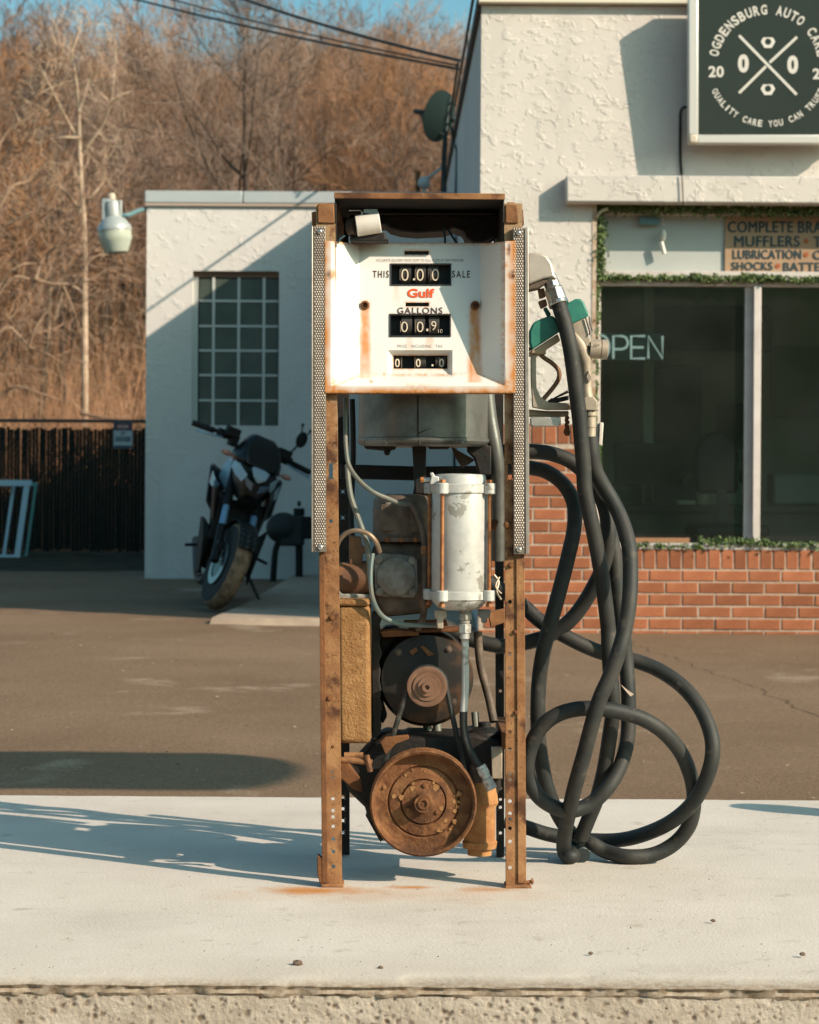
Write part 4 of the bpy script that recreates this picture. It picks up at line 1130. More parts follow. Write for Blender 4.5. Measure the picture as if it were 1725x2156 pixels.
# small motor at the left
sm_ = MB(); sm_.cyl(at(712, 1222, 5.26), at(779, 1218, 5.26), m(38, 5.26), 24); sm_.prism([(735, 1128), (760, 1130), (762, 1150), (775, 1152), (775, 1164), (764, 1166), (762, 1190), (735, 1190)], 5.24, .04)
obj('side_motor', sm_, mat('rusty motor', (.13, .06, .03), .7, 0, (.32, .15, .05), 10, 5, .45, .7), pump, bevel=.003)
sd = MB(); sd.prism([(712, 1240), (720, 1250), (785, 1252), (785, 1264), (712, 1264)], 5.22, .06); obj('motor_saddle', sd, castgrey, pump, bevel=.003)
# ochre reservoir
tk = MB(); tk.prism([(711, 1276), (779, 1276), (781, 1566), (713, 1566)], 5.15, .20)
tank = obj('reservoir', tk, ochre, pump, bevel=.010)
tk = MB(); tk.prism([(709, 1262), (776, 1262), (779, 1276), (709, 1276)], 5.146, .208); obj('reservoir_lid', tk, ochre, tank, bevel=.005)
sr = MB()
pts = [(783, 1290), (800, 1292)]
for i in range(14): pts += [(806 - 4 * (i % 2) - random.uniform(0, 5), 1300 + i * 19)]
pts += [(790, 1560), (783, 1560)]
sr.prism(pts, 5.24, .10); obj('junction_box', sr, iron, pump, bevel=.003)
pt = MB(); pt.tube([at(712, 1600, 5.13), at(750, 1602, 5.13), at(784, 1606, 5.13)], m(7), 10); pt.cyl(at(772, 1590, 5.125), at(780, 1625, 5.125), m(6), 8); pt.cyl(at(725, 1592, 5.16), at(765, 1592, 5.16), m(8), 12)
obj('drain_pipe', pt, rust, pump)
# electric motor with small pulley
mc = at(896, 1427, 5.30)
mo = MB(); R = m(101, 5.26)
mo.lathe([(R * .6, -.045), (R * .92, -.04), (R, -.02), (R * 1.01, .0), (R, .012), (R, .16), (R * .9, .18)], mc, (0, 1, 0), 48)
motor = obj('motor', mo, mat('black motor shell', (.018, .017, .015), .45, 0, (.11, .05, .02), 5, 5, .56, .66, .2, 60, .002, .45), pump)
for poly in ([(862, 1372), (876, 1362), (880, 1370), (868, 1380)], [(885, 1362), (892, 1360), (915, 1378), (902, 1382)]):
    v_ = MB(); v_.prism(poly, 5.247, .003); obj('lit_vent_slot', v_, rust, motor, smooth=0)  # rust orange stands for light caught in the vent slots
mf = MB(); mf.prism([(800, 1330), (812, 1320), (835, 1318), (850, 1330), (830, 1360), (810, 1400), (806, 1480), (815, 1510), (806, 1525), (795, 1500)], 5.30, .08); obj('motor_mount', mf, iron, pump, bevel=.004)
ms = MB(); ms.prism([(860, 1325), (985, 1322), (985, 1330), (860, 1333)], 5.25, .1); obj('motor_shield', ms, rust_dark, motor, bevel=.002)
cpu = at(899.5, 1446, 5.165)
pu = MB(); pr0 = m(43)
pu.lathe([(pr0 * .9, -.03), (pr0, -.03), (pr0, -.018), (pr0 * .86, -.012), (pr0, -.004), (pr0, .001), (pr0 * .94, .002), (pr0 * .72, .000), (pr0 * .70, .004), (pr0 * .48, .004), (pr0 * .46, .009), (pr0 * .26, .009), (pr0 * .25, .018), (pr0 * .12, .018), (pr0 * .10, .012), (0, .012)], cpu, (0, -1, 0), 40)
pulley = obj('pulley', pu, mat('brown pulley', (.20, .105, .062), .6, .1, (.14, .07, .04), 20, 5), pump)
# big flywheel
cfw = at(891.5, 1689, 5.135)
fw = MB(); R = m(113, 5.115)
fw.lathe([(R * .8, -.03), (R * .98, -.03), (R, -.026), (R * .90, -.012), (R, .004), (R * 1.0, .020), (R * .965, .024), (R * .925, .021), (R * .885, -.004), (R * .80, -.007), (R * .69, -.004), (R * .66, -.010), (R * .63, -.004), (R * .44, .000), (R * .42, -.007), (R * .395, .002), (R * .20, .005), (R * .175, .007), (R * .165, .030), (R * .11, .029), (R * .10, .033), (R * .07, .033), (R * .06, .029), (0, .029)], cfw, (0, -1, 0), 64)
fly = obj('flywheel', fw, rust_crust, pump)
fk = MB(); random.seed(8)
def flake(cx_, cy_, s, Y):
    n = random.randint(5, 7); a0 = random.uniform(0, 6.28)
    fk.prism([(cx_ + s * random.uniform(.5, 1.2) * math.cos(a0 + 6.283 * k / n), cy_ + s * random.uniform(.5, 1.2) * math.sin(a0 + 6.283 * k / n)) for k in range(n)], Y, .0016)
for k in range(16):
    a = random.choice((random.gauss(.5, .5), random.gauss(-2.3, .35), random.gauss(.2, .3))); rr = random.uniform(.50, .78) * 113
    flake(891.5 + rr * math.cos(a), 1689 + rr * math.sin(a), random.uniform(3.0, 7.5), 5.1365)
for k in range(7):
    a = random.uniform(-3.0, .6); rr = random.uniform(.24, .42) * 113
    flake(891.5 + rr * math.cos(a), 1689 + rr * math.sin(a), random.uniform(3, 8.5), 5.1315)
obj('rust_flakes', fk, rust_flake, fly, smooth=0, kind='stuff')
# belt
be = MB(); path = []
for k in range(13):
    a = math.pi * (1.02 - .0 - k / 12 * 1.04); path.append(cpu + Vector((m(41) * math.cos(a), .012 - .0, m(41) * math.sin(a))))
for k in range(17):
    a = math.pi * (.18 - k / 16 * 1.36); path.append(Vector((cfw.x, cpu.y + .012, cfw.z)) + Vector((m(106) * math.cos(a), 0, m(106) * math.sin(a))))
path.append(path[0])
be.tube(path, .0062, 8, False); obj('drive_belt', be, rubber, pump)
# pump gear body, check valve, strainer
gb = MB(); gb.prism([(722, 1600), (745, 1612), (790, 1562), (812, 1548), (850, 1556), (860, 1550), (960, 1553), (1000, 1545), (1056, 1562), (1056, 1660), (1010, 1740), (870, 1770), (800, 1748), (776, 1725), (768, 1700), (735, 1668), (722, 1640)], 5.21, .2)
obj('gear_housing', gb, iron, pump, bevel=.008)
gt = MB()
for i in range(6): gt.prism([(770 + i * 5, 1718 + i * 9), (778 + i * 5, 1712 + i * 9), (784 + i * 5, 1722 + i * 9), (776 + i * 5, 1728 + i * 9)], 5.25, .05)
obj('ratchet_teeth', gt, iron, pump, smooth=0)
kv = MB(); o_ = at(1020, 1568, 5.26)
kv.lathe([(m(36), 0), (m(38), .012), (m(36), .028), (m(22), .040), (m(14), .041), (m(14), .052), (0, .053)], o_, (0, 0, 1), 24); kv.prism([(985, 1568), (1056, 1568), (1056, 1600), (990, 1600)], 5.22, .09)
obj('check_valve', kv, iron, pump, bevel=.002)
ng = MB(); ng.prism([(1034, 1572), (1058, 1572), (1058, 1640), (1036, 1640)], 5.2, .012); obj('name_plate', ng, alum_dull, pump, bevel=.002)
sx_ = MB(); o_ = at(1010, 1800, 5.22)
Hs = lambda py: (1800 - py) * 5.22 / K
sx_.lathe([(m(26), 0), (m(26), Hs(1786)), (m(36), Hs(1785)), (m(38), Hs(1772)), (m(34), Hs(1768)), (m(34), Hs(1700)), (m(40), Hs(1690)), (m(36), Hs(1660)), (m(30), Hs(1645))], o_, (0, 0, 1), 28)
obj('strainer', sx_, mat('tan rusted casting', (.42, .215, .085), .85, 0, (.30, .13, .05), 22, 7, .4, .62, .6, 90, .004, .25, (.18, .08, .035), 10, .56, .66), pump)
for px, r in ((897, 9), (918, 9), (1000, 8)):
    vb = MB(); vb.cyl(at(px, 1500, 5.36), at(px + 6, 1570, 5.34), m(r, 5.3), 14); obj('support_pipe', vb, tube_green, pump)
lb = MB(); lb.prism([(1028, 1290), (1064, 1283), (1064, 1310), (1034, 1322)], 5.30, .05); obj('gusset', lb, rust, pump, bevel=.002)
fp = MB(); fp.prism([(800, 1562), (812, 1552), (860, 1548), (862, 1556), (835, 1566), (812, 1590)], 5.17, .02); obj('belt_guard', fp, rust_dark, pump, bevel=.002)
# thin tubing
def tubing(pts, r, mt, conv=z2, Y=5.16, nm='tubing'):
    q = MB(); q.tube(smooth_path([at(*conv(x, y), Y + (d if d else 0)) for x, y, d in pts]), m(r), 10); return obj(nm, q, mt, pump)
tubing([(312, 100, .03), (312, 300, .02), (315, 430, .01), (335, 560, 0), (400, 660, -.02), (500, 745, -.03), (600, 790, -.02), (690, 825, 0), (750, 830, .03)], 5, tube_green)
tubing([(325, 560, .04), (332, 660, .03), (350, 780, .02), (390, 900, .01), (430, 1010, 0), (460, 1110, 0), (475, 1200, .01), (480, 1330, .03)], 6.2, tube_green)
tubing([(250, 1130, 0), (268, 1080, -.01), (310, 1035, -.015), (370, 1012, -.02), (430, 1018, -.02), (485, 1045, -.02), (525, 1095, -.015), (548, 1160, 0)], 5.2, mat('copper tube', (.30, .20, .13), .4, .5, (.20, .19, .15), 20, 4))
tubing([(500, 1170, -.02), (488, 1260, -.025), (486, 1380, -.03), (500, 1480, -.03), (540, 1570, -.02), (600, 1625, -.01), (690, 1655, 0), (800, 1665, .01), (950, 1668, .03)], 5.2, mat('teal tube', (.10, .18, .19), .4, .3, (.18, .17, .14), 20, 4))
pw = MB(); pw.tube(smooth_path([at(1040, 1210, 5.2), at(1050, 1225, 5.2), at(1046, 1245, 5.19), at(1055, 1262, 5.2)]), .003, 6); pw.tube(smooth_path([at(1052, 1215, 5.2), at(1044, 1235, 5.19), at(1056, 1250, 5.19)]), .002, 6)
obj('frayed_wires', pw, alum_dull, pump)

# bolts, unions and pipe ends that crowd the works
def bolt(px, py, Y, r, mt, par=pump, nm='bolt'):
    q = MB(); q.lathe([(m(r * 1.5, Y), 0), (m(r * 1.5, Y), .0015)], at(px, py, Y), (0, -1, 0), 14); q.lathe([(m(r, Y), .0014), (m(r, Y), .006), (m(r * .8, Y), .007), (0, .007)], at(px, py, Y), (0, -1, 0), 6); return obj(nm, q, mt, par)
for px in (792, 815, 845, 875, 900): bolt(px, 1136, 5.229, 4.2, rust)
for px in (772, 812, 930, 975): bolt(px, 930, 5.2, 3.6, castgrey)
for a in (0.7, 2.3, 3.9, 5.4): bolt(896 + 78 * math.cos(a), 1427 + 78 * math.sin(a), 5.258, 5, castbrown, motor)
for px, py in ((1076, 1190), (1088, 1500), (699, 1300), (694, 1470), (1086, 1330)): bolt(px, py, PF - .002, 4.2, rust_dark)
for k in range(3):
    a = 2.1 * k + .6; bolt(891.5 + 36 * math.cos(a), 1689 + 36 * math.sin(a), 5.134, 5, rust_dark, fly, 'hub_bolt')
q = MB(); q.tube(smooth_path([at(866, 1060, 5.23), at(880, 1085, 5.22), at(893, 1130, 5.21), at(896, 1200, 5.2), at(893, 1290, 5.2), at(880, 1325, 5.22)]), m(7, 5.2), 12); obj('bypass_pipe', q, castbrown, pump)
for py, r in ((1150, 11), (1262, 12)):
    q = MB(); q.cyl(at(896, py, 5.205), at(896, py + 18, 5.203), m(r, 5.2), 6); obj('pipe_union', q, rust, pump)
q = MB(); q.tube(smooth_path([at(742, 840, 5.42), at(744, 960, 5.42), at(740, 1100, 5.40), at(752, 1180, 5.36), at(770, 1200, 5.30)]), m(6, 5.4), 10); obj('conduit', q, iron, pump)
q = MB(); q.tube(smooth_path([at(1006, 1330, 5.36), at(1012, 1400, 5.36), at(1030, 1470, 5.35), at(1040, 1520, 5.33)]), m(9, 5.35), 12); obj('return_pipe', q, castbrown, pump)
q = MB(); q.prism([(812, 1058), (852, 1056), (854, 1100), (814, 1104)], 5.236, .006); obj('data_plate', q, castgrey, pump, bevel=.001)
q = MB(); q.prism([(706, 1600), (732, 1604), (760, 1640), (764, 1668), (746, 1664), (708, 1632)], 5.2, .05); obj('foot_bracket', q, rust_dark, pump, bevel=.003)
q = MB(); q.prism([(986, 1612), (1012, 1604), (1030, 1640), (1024, 1668), (996, 1664)], 5.19, .06); obj('elbow_casting', q, castbrown, pump, bevel=.008)
q = MB(); q.prism([(800, 1330), (830, 1326), (880, 1330), (884, 1338), (806, 1342)], 5.22, .08); q.prism([(850, 1308), (940, 1306), (944, 1318), (852, 1320)], 5.24, .05); obj('motor_saddle_plate', q, rust_dark, pump, bevel=.002)

# ------------------------------------------------------------------ hose boot, nozzle, hoses
def pz4(*pts): return [z4(x, y) for x, y in pts]
NY = 5.32
bt = MB(); bt.prism(pz4((232, 92), (345, 95), (402, 118), (446, 182), (468, 275), (488, 292), (484, 326), (440, 306), (380, 312), (232, 372)), NY - .035, .075)
boot = obj('hose_boot', bt, mat('silver boot paint', (0.52, 0.475, 0.42), .38, .25, (0.44, 0.39, 0.33), 20, 5), pump, bevel=.008)
bt = MB(); bt.prism(pz4((236, 374), (380, 314), (438, 310), (425, 332), (330, 398), (236, 418)), NY - .028, .06); obj('boot_underside', bt, castbrown, boot, bevel=.003)
sl = MB()
p0, p1 = at(*z4(425, 305), NY - .01), at(*z4(506, 545), NY - .03); dv = p1 - p0
for t0, t1, r, n in ((-.05, .16, 15, 16), (.16, .40, 17, 8), (.40, .46, 19, 20), (.46, .88, 21, 8), (.88, 1.0, 21.5, 24)): sl.cyl(p0 + dv * t0, p0 + dv * t1, m(r, NY), n)
obj('swivel', sl, chrome, boot, bevel=.0015)
sl = MB(); sl.prism(pz4((325, 405), (378, 395), (392, 470), (340, 485)), NY, .03); sl.prism(pz4((328, 510), (392, 488), (408, 545), (352, 572)), NY, .03); obj('hex_plug', sl, mat('brown fitting', (.30, .17, .09), .6, .3), boot, bevel=.002)
hb = MB(); hb.prism(pz4((232, 1440), (400, 1455), (590, 1455), (590, 1500), (400, 1512), (232, 1500)), NY + .01, .05)
hol = obj('nozzle_holster', hb, mat('tan bracket', (.40, .27, .165), .7, .1, (.46, .34, .23), 14, 5), pump, bevel=.003)
hb = MB(); hb.prism(pz4((258, 1512), (275, 1505), (520, 1505), (522, 1575), (500, 1588), (275, 1592), (258, 1575)), NY - .02, .03); obj('holster_bar', hb, alum, hol, bevel=.005)
hb = MB(); hb.prism(pz4((825, 1580), (855, 1560), (840, 1740), (805, 1735)), NY + .05, .02); hb.prism(pz4((855, 1555), (890, 1555), (878, 1755), (845, 1748)), NY + .04, .03); obj('holster_plate', hb, mat('pale plate', (.62, .56, .50), .5, .1), hol, bevel=.002)
hb = MB()
for i, (x, y) in enumerate(((575, 1515), (568, 1535), (578, 1553), (566, 1575), (576, 1592), (568, 1612))): hb.lathe([(.004, -.0015), (.0055, 0), (.004, .0015)], at(*z4(x, y), NY - .01), (1 if i % 2 else .2, 1, 0), 10)
hb.prism(pz4((545, 1620), (590, 1600), (605, 1640), (590, 1672), (560, 1668), (546, 1645)), NY - .01, .003)
obj('chain_tag', hb, rust_dark, hol)

noz = thing('fuel_nozzle', at(*z4(720, 1600), NY), 'teal topped aluminium fuel nozzle hanging beside the pump', 'fuel nozzle')
nb = MB()
def zc(zx, zy, Y=NY): return at(*z4(zx, zy), Y)
pts = [(560, 700, 52), (600, 760, 58), (650, 830, 66), (690, 900, 72), (720, 980, 66), (738, 1060, 50), (742, 1160, 45), (742, 1260, 46), (750, 1340, 55), (768, 1400, 62), (775, 1450, 62)]
nb.tube(smooth_path([zc(x, y) for x, y, r in pts], 4), [m(pts[min(i // 4, len(pts) - 1)][2] / 3.5933 / 1.1386 * (1 - (i % 4) / 4) + pts[min(i // 4 + 1, len(pts) - 1)][2] / 3.5933 / 1.1386 * (i % 4) / 4, NY) for i in range((len(pts) - 1) * 4 + 1)], 18)
nb.prism(pz4((540, 700), (725, 655), (755, 770), (785, 860), (700, 960), (560, 950)), NY - .016, .032)
nb.prism(pz4((700, 1340), (800, 1330), (838, 1370), (836, 1450), (700, 1450)), NY - .02, .04)
body = obj('nozzle_body', nb, alum_dull, noz, bevel=.003)
em = MB(); em.prism(pz4((762, 1105), (790, 1165), (762, 1215), (738, 1160)), NY - .0165, .004); obj('emblem', em, mat('cast emblem', (.36, .29, .22), .5, .4), body, bevel=.001)
tl = MB(); text_fit(tl, 'opw', *[z4(800, 0)[0], z4(855, 0)[0]], z4(0, 905)[1], z4(0, 880)[1], NY - .024, .01); obj('cast_lettering', tl, castbrown, body, smooth=0)
nb = MB(); p0, p1 = zc(770, 918), zc(925, 928); dv = p1 - p0; rr = m(20.5, NY)
for t0, t1, r in ((0, .6, 1.0), (.6, .64, .93), (.64, .97, 1.02), (.97, 1.0, .9)): nb.cyl(p0 + dv * t0, p0 + dv * t1, rr * r, 28)
obj('vacuum_cap', nb, alum_dull, body, bevel=.001)
gu = MB()
gp = [(390, 945), (330, 955), (288, 985), (284, 1080), (285, 1200), (295, 1300), (340, 1385), (420, 1412), (520, 1418), (640, 1415), (740, 1405)]
gu.tube(smooth_path([zc(x, y) for x, y in gp], 5), [m(6.2, NY)] * (5 * 5) + [m(7.5, NY)] * (5 * 5 + 1), 10)
gu.prism(pz4((268, 1230), (310, 1250), (345, 1330), (410, 1378), (580, 1388), (590, 1448), (400, 1448), (275, 1425)), NY - .008, .016)
gu.prism(pz4((262, 960), (308, 960), (306, 1260), (268, 1260)), NY - .008, .016)
obj('hand_guard', gu, alum_dull, noz, bevel=.003)
lv = MB(); lv.tube(smooth_path([zc(345, 968), zc(380, 1000), zc(440, 1040), zc(492, 1090), zc(508, 1140), (zc(495, 1195)), zc(450, 1260), zc(400, 1320), zc(372, 1352)]), m(5, NY), 10)
obj('lever', lv, mat('brown lever', (.20, .11, .055), .6, .2), noz)
tg = MB(); tg.prism(pz4((420, 1365), (470, 1335), (580, 1275), (590, 1300), (470, 1350)), NY - .004, .01); tg.prism(pz4((405, 1370), (440, 1345), (480, 1345), (590, 1320), (590, 1360), (490, 1385), (420, 1385)), NY - .008, .012)
obj('latch', tg, iron, noz, bevel=.002)
gc = MB()
gc.prism(pz4((268, 925), (252, 860), (252, 765), (285, 692), (352, 660), (430, 632), (465, 640), (486, 690), (520, 640), (545, 560), (575, 528), (650, 488), (690, 490), (722, 516), (765, 634), (620, 702), (500, 778), (285, 918)), NY - .024, .048)
obj('splash_cover', gc, teal_vinyl, noz, bevel=.007)
gc = MB(); gc.prism(pz4((370, 570), (398, 560), (440, 625), (405, 640)), NY - .004, .02); obj('cover_flap', gc, teal_vinyl, noz, bevel=.002)
sp_ = MB(); sp_.prism(pz4((285, 927), (495, 790), (518, 850), (400, 925), (380, 966), (262, 962), (262, 940)), NY - .016, .03); obj('spout_bracket', sp_, mat('tan casting', (.44, .32, .21), .55, .3), noz, bevel=.003)
sp_ = MB(); sp_.cyl(zc(270, 950), zc(120, 930), m(10, NY), 16); obj('spout', sp_, alum_dull, noz)
wr = MB(); wr.tube(smooth_path([zc(735, 655, NY - .02), zc(770, 770, NY - .02), zc(765, 800, NY - .02)]), .0022, 6); wr.tube(smooth_path([zc(765, 640), zc(772, 700), zc(795, 770)]), .002, 6)
obj('cover_wire', wr, castbrown, noz)
cs = MB()
for ya, yb, r in ((1450, 1462, 13), (1462, 1500, 15.5), (1500, 1512, 12.5), (1512, 1600, 14), (1600, 1680, 13)): cs.cyl(zc(775, ya), zc(775, yb), m(r * .9, NY), 18)
obj('hose_swivel', cs, alum_dull, noz, bevel=.001)

HR = .0180
hose = thing('fuel_hose', (at(*z5(300, 1900), 5.4).x, 5.4, 0), 'tangled black rubber fuel hose looping down beside the pump', 'fuel hose')
def hp(x, y, Y, conv=z5):
    px, py = conv(x, y)
    p = at(px, py, Y)
    if p.z < HR:
        Y2 = (CAMZ - HR) * K / max(1, (CAMZ - p.z) / Y * K)
        p = at(px, py, Y2)
    return p
def strand(pts, pre=()):
    q = MB(); P = [hp(x, y, Y, z4) for x, y, Y in pre] + [hp(x, y, Y) for x, y, Y in pts]
    q.tube(smooth_path(P, 7), HR, 18); return obj('hose_length', q, rubber, hose, smooth=60)
strand([(398, 251, 5.30), (425, 380, 5.31), (450, 500, 5.32), (475, 640, 5.33), (495, 790, 5.34), (507, 900, 5.35), (510, 1000, 5.35), (517, 1100, 5.36), (526, 1200, 5.36), (527, 1300, 5.37), (514, 1400, 5.38), (490, 1550, 5.40), (455, 1690, 5.43), (415, 1790, 5.45), (378, 1880, 5.47)],
       [(505, 538, NY - .03), (530, 620, NY - .035), (560, 720, NY - .04), (600, 900, NY - .045), (630, 1100, NY - .045), (655, 1300, NY - .04), (680, 1500, NY - .035), (697, 1700, NY - .03), (715, 1900, NY - .025)])
strand([(423, -5, NY), (430, 70, NY), (445, 150, NY + .01), (482, 220, NY + .02), (532, 305, NY + .02), (577, 405, NY), (606, 520, NY - .03), (612, 650, NY - .05), (605, 780, NY - .07), (585, 900, NY - .08), (555, 1010, NY - .09), (515, 1120, NY - .09), (470, 1220, NY - .09), (435, 1330, NY - .08), (395, 1480, NY - .06), (350, 1640, NY - .03), (318, 1780, 5.36), (299, 1890, 5.42), (303, 1950, 5.45), (332, 1968, 5.47), (358, 1940, 5.5)])
strand([(-40, 70, 5.42), (60, 60, 5.40), (140, 62, 5.40), (240, 74, 5.40), (335, 112, 5.40), (420, 190, 5.40), (478, 290, 5.39), (506, 400, 5.38), (506, 500, 5.38), (480, 610, 5.40), (435, 705, 5.42), (380, 795, 5.44), (320, 865, 5.45), (240, 922, 5.46), (160, 952, 5.46), (90, 968, 5.46), (0, 978, 5.46), (-160, 940, 5.47), (-300, 860, 5.47)])
strand([(-40, 145, 5.45), (60, 138, 5.45), (140, 140, 5.45), (220, 160, 5.45), (300, 220, 5.45), (345, 310, 5.44), (347, 420, 5.42), (318, 560, 5.40), (272, 740, 5.39), (227, 900, 5.39), (197, 1030, 5.40), (181, 1150, 5.41), (176, 1280, 5.41), (179, 1400, 5.42), (193, 1520, 5.43), (216, 1630, 5.44), (256, 1740, 5.46), (312, 1835, 5.49), (362, 1880, 5.52)])
strand([(-120, 640, 5.5), (-20, 700, 5.5), (60, 750, 5.49), (120, 800, 5.48), (200, 870, 5.47), (330, 945, 5.46), (450, 1000, 5.46), (560, 1030, 5.46), (660, 1056, 5.45), (760, 1100, 5.43), (860, 1172, 5.40), (940, 1272, 5.36), (990, 1392, 5.33), (996, 1502, 5.32), (960, 1622, 5.34), (890, 1732, 5.38), (790, 1812, 5.42), (670, 1865, 5.5), (560, 1890, 5.56), (440, 1892, 5.6), (330, 1882, 5.62), (220, 1862, 5.62), (120, 1830, 5.62), (20, 1800, 5.62)])
strand([(390, 1885, 5.5), (430, 1905, 5.48), (500, 1945, 5.47), (600, 1968, 5.46), (720, 1958, 5.44), (820, 1905, 5.44), (888, 1820, 5.42), (910, 1710, 5.40), (898, 1600, 5.38), (850, 1482, 5.36), (770, 1386, 5.33), (680, 1326, 5.31), (580, 1292, 5.30), (470, 1273, 5.29), (350, 1276, 5.29), (250, 1311, 5.29), (176, 1381, 5.30), (133, 1490, 5.31), (131, 1590, 5.32), (175, 1680, 5.33), (250, 1735, 5.34), (330, 1752, 5.35), (420, 1722, 5.36), (500, 1650, 5.36), (560, 1552, 5.38), (595, 1432, 5.40), (603, 1300, 5.41), (600, 1170, 5.41), (590, 1040, 5.42), (575, 900, 5.42), (558, 780, 5.43), (545, 650, 5.43), (535, 540, 5.43), (512, 440, 5.43)])
for (x0, y0, x1, y1) in ((368, 1872, 402, 1905), (352, 1925, 385, 1962)):
    q = MB(); a, b2 = hp(x0, y0, 5.5), hp(x1, y1, 5.47)
    q.cyl(a, b2, HR * 1.12, 18); obj('coupling', q, mat('black coupling', (.012, .02, .02), .4), hose, bevel=.002)
mk = MB(); mk.prism([z5(x, y) for x, y in ((565, 1158), (605, 1190), (628, 1205), (612, 1215), (588, 1188))], 5.378, .002); obj('paint_scratch', mk, mat('pale scratch', (.55, .42, .33), .7), hose, smooth=0)

# ------------------------------------------------------------------ lightbox sign on the shop
def z8(zx, zy): return ((1640 + zx / 5.3241) / 1.1386, zy / 5.3241 / 1.1386)
def signY(px, py): return BY - .17 - .07 * (300 - py) / 326
sign = thing('shop_sign', at(1617, 300, BY - .2), 'dark green square lightbox sign with round white lettering above the window', 'sign')
def sheet(mb, x0, y0, x1, y1, lift0, lift1):
    P = [at(x0, y1, signY(x0, y1) - lift0), at(x1, y1, signY(x1, y1) - lift0), at(x1, y0, signY(x1, y0) - lift0), at(x0, y0, signY(x0, y0) - lift0)]
    Q = [at(x0, y1, signY(x0, y1) - lift1), at(x1, y1, signY(x1, y1) - lift1), at(x1, y0, signY(x1, y0) - lift1), at(x0, y0, signY(x0, y0) - lift1)]
    Q = [Vector((p.x, q.y, p.z)) for p, q in zip(P, Q)]
    mb.add(P + Q, [(0, 1, 2, 3), (0, 4, 5, 1), (1, 5, 6, 2), (2, 6, 7, 3), (3, 7, 4, 0), (7, 6, 5, 4)])
SX0, SX1, SY0, SY1 = 1450, 1784, -28, 302
q = MB(); sheet(q, SX0 + 2, SY0 + 2, SX1 - 2, SY1 - 2, 0.0, -.12); obj('cabinet', q, mat('sign cabinet', (.50, .48, .44), .5, .2), sign, bevel=.02)
al = mat('sign trim aluminium', (.72, .70, .66), .35, .3)
q = MB()
sheet(q, SX0, SY0 + 18, SX0 + 21, SY1 - 18, .02, -.06); sheet(q, SX1 - 21, SY0 + 18, SX1, SY1 - 18, .02, -.06); sheet(q, SX0 + 18, SY0, SX1 - 18, SY0 + 21, .02, -.06); sheet(q, SX0 + 18, SY1 - 19, SX1 - 18, SY1, .02, -.06)
obj('frame', q, al, sign, bevel=.008)
for x, y in ((SX0 + .3, SY0), (SX1 - 21.3, SY0), (SX0 + .3, SY1 - 20.5), (SX1 - 21.3, SY1 - 20.5)):
    q = MB(); sheet(q, x, y, x + 21, y + 20.5, .022, -.058); obj('corner_cap', q, mat('cream corner', (.60, .53, .43), .5), sign, bevel=.014)
q = MB(); sheet(q, SX0 + 19, SY0 + 19, SX1 - 19, SY1 - 17, .006, .002)
fc = obj('sign_face', q, mat('dark green acrylic', (.021, .030, .025), .35, 0, (.026, .036, .030), 2, 3), sign, smooth=0)
lt = MB()
def lift(px, py): return signY(px, py) - .008
def put_char(ch, cx_, cy_, ang, h, w, bold=.03):
    vs, fs = text_raw(ch, bold)
    ax = min(v.x for v in vs); bx = max(v.x for v in vs); ay = min(v.y for v in vs); by = max(v.y for v in vs)
    out = []
    ww = w * (.4 if ch == 'I' else 1)
    for v in vs:
        u = ((v.x - ax) / (bx - ax) - .5) * ww; t = ((v.y - ay) / (by - ay) - .5) * h
        px = cx_ + u * math.cos(ang) + t * math.sin(ang); py = cy_ + u * math.sin(ang) - t * math.cos(ang)
        out.append(at(px, py, lift(px, py)))
    lt.add(out, fs)
cx0, cy0 = 1617.4, 135.3
s1 = 'OGDENSBURG AUTO CARE'
for i, ch in enumerate(s1):
    if ch == ' ': continue
    th = math.radians(167.7 - i * (167.7 - 12.3) / (len(s1) - 1))
    put_char(ch, cx0 + 115.5 * math.cos(th), cy0 - 115.5 * math.sin(th), math.pi / 2 - th, 21, 13)
s2 = 'QUALITY CARE YOU CAN TRUST'
for i, ch in enumerate(s2):
    if ch == ' ': continue
    th = math.radians(206.8 + i * (333.2 - 206.8) / (len(s2) - 1))
    put_char(ch, cx0 + 125 * math.cos(th), cy0 - 125 * math.sin(th), 3 * math.pi / 2 - th, 14, 9)
for tx_, x0, x1, y1, y0 in (('20', 1492.3, 1524.6, 162.5, 138.6), ('20', 1711.7, 1744, 166.6, 143.5)): text_fit(lt, tx_, x0, x1, y1, y0, signY, .03, 1.05, .008)
for zx0, zx1, zy0, zy1 in ((690, 830, 690, 925), (1320, 1460, 705, 940)): text_fit(lt, '0', z8(zx0, 0)[0], z8(zx1, 0)[0], z8(0, zy1)[1], z8(0, zy0)[1], signY, .05, 1, .008)
def bar(x0, y0, x1, y1, w):
    a, b2 = z8(x0, y0), z8(x1, y1); dx, dy = b2[0] - a[0], b2[1] - a[1]; l = math.hypot(dx, dy); nx_, ny_ = -dy / l * w, dx / l * w
    lt.quad(*[at(px, py, lift(px, py)) for px, py in ((a[0] + nx_, a[1] + ny_), (a[0] - nx_, a[1] - ny_), (b2[0] - nx_, b2[1] - ny_), (b2[0] + nx_, b2[1] + ny_))])
bar(705, 450, 1440, 1205, 2.9)
bar(705, 1185, 1050, 843, 2.9); bar(1095, 797, 1445, 470, 2.9)
for zx, zy in ((1075, 530), (1073, 1130)):
    c = z8(zx, zy); O_, I_ = [], []
    for k in range(12):
        a = math.pi * k / 6; rr = 15.2 * (1 if k % 2 == 0 else math.cos(math.pi / 6))
        O_.append(at(c[0] + rr * math.cos(a), c[1] + rr * math.sin(a), lift(*c))); I_.append(at(c[0] + 7 * math.cos(a), c[1] + 7 * math.sin(a), lift(*c)))
    lt.add(O_ + I_, [(k, 12 + k, 12 + (k + 1) % 12, (k + 1) % 12) for k in range(12)])
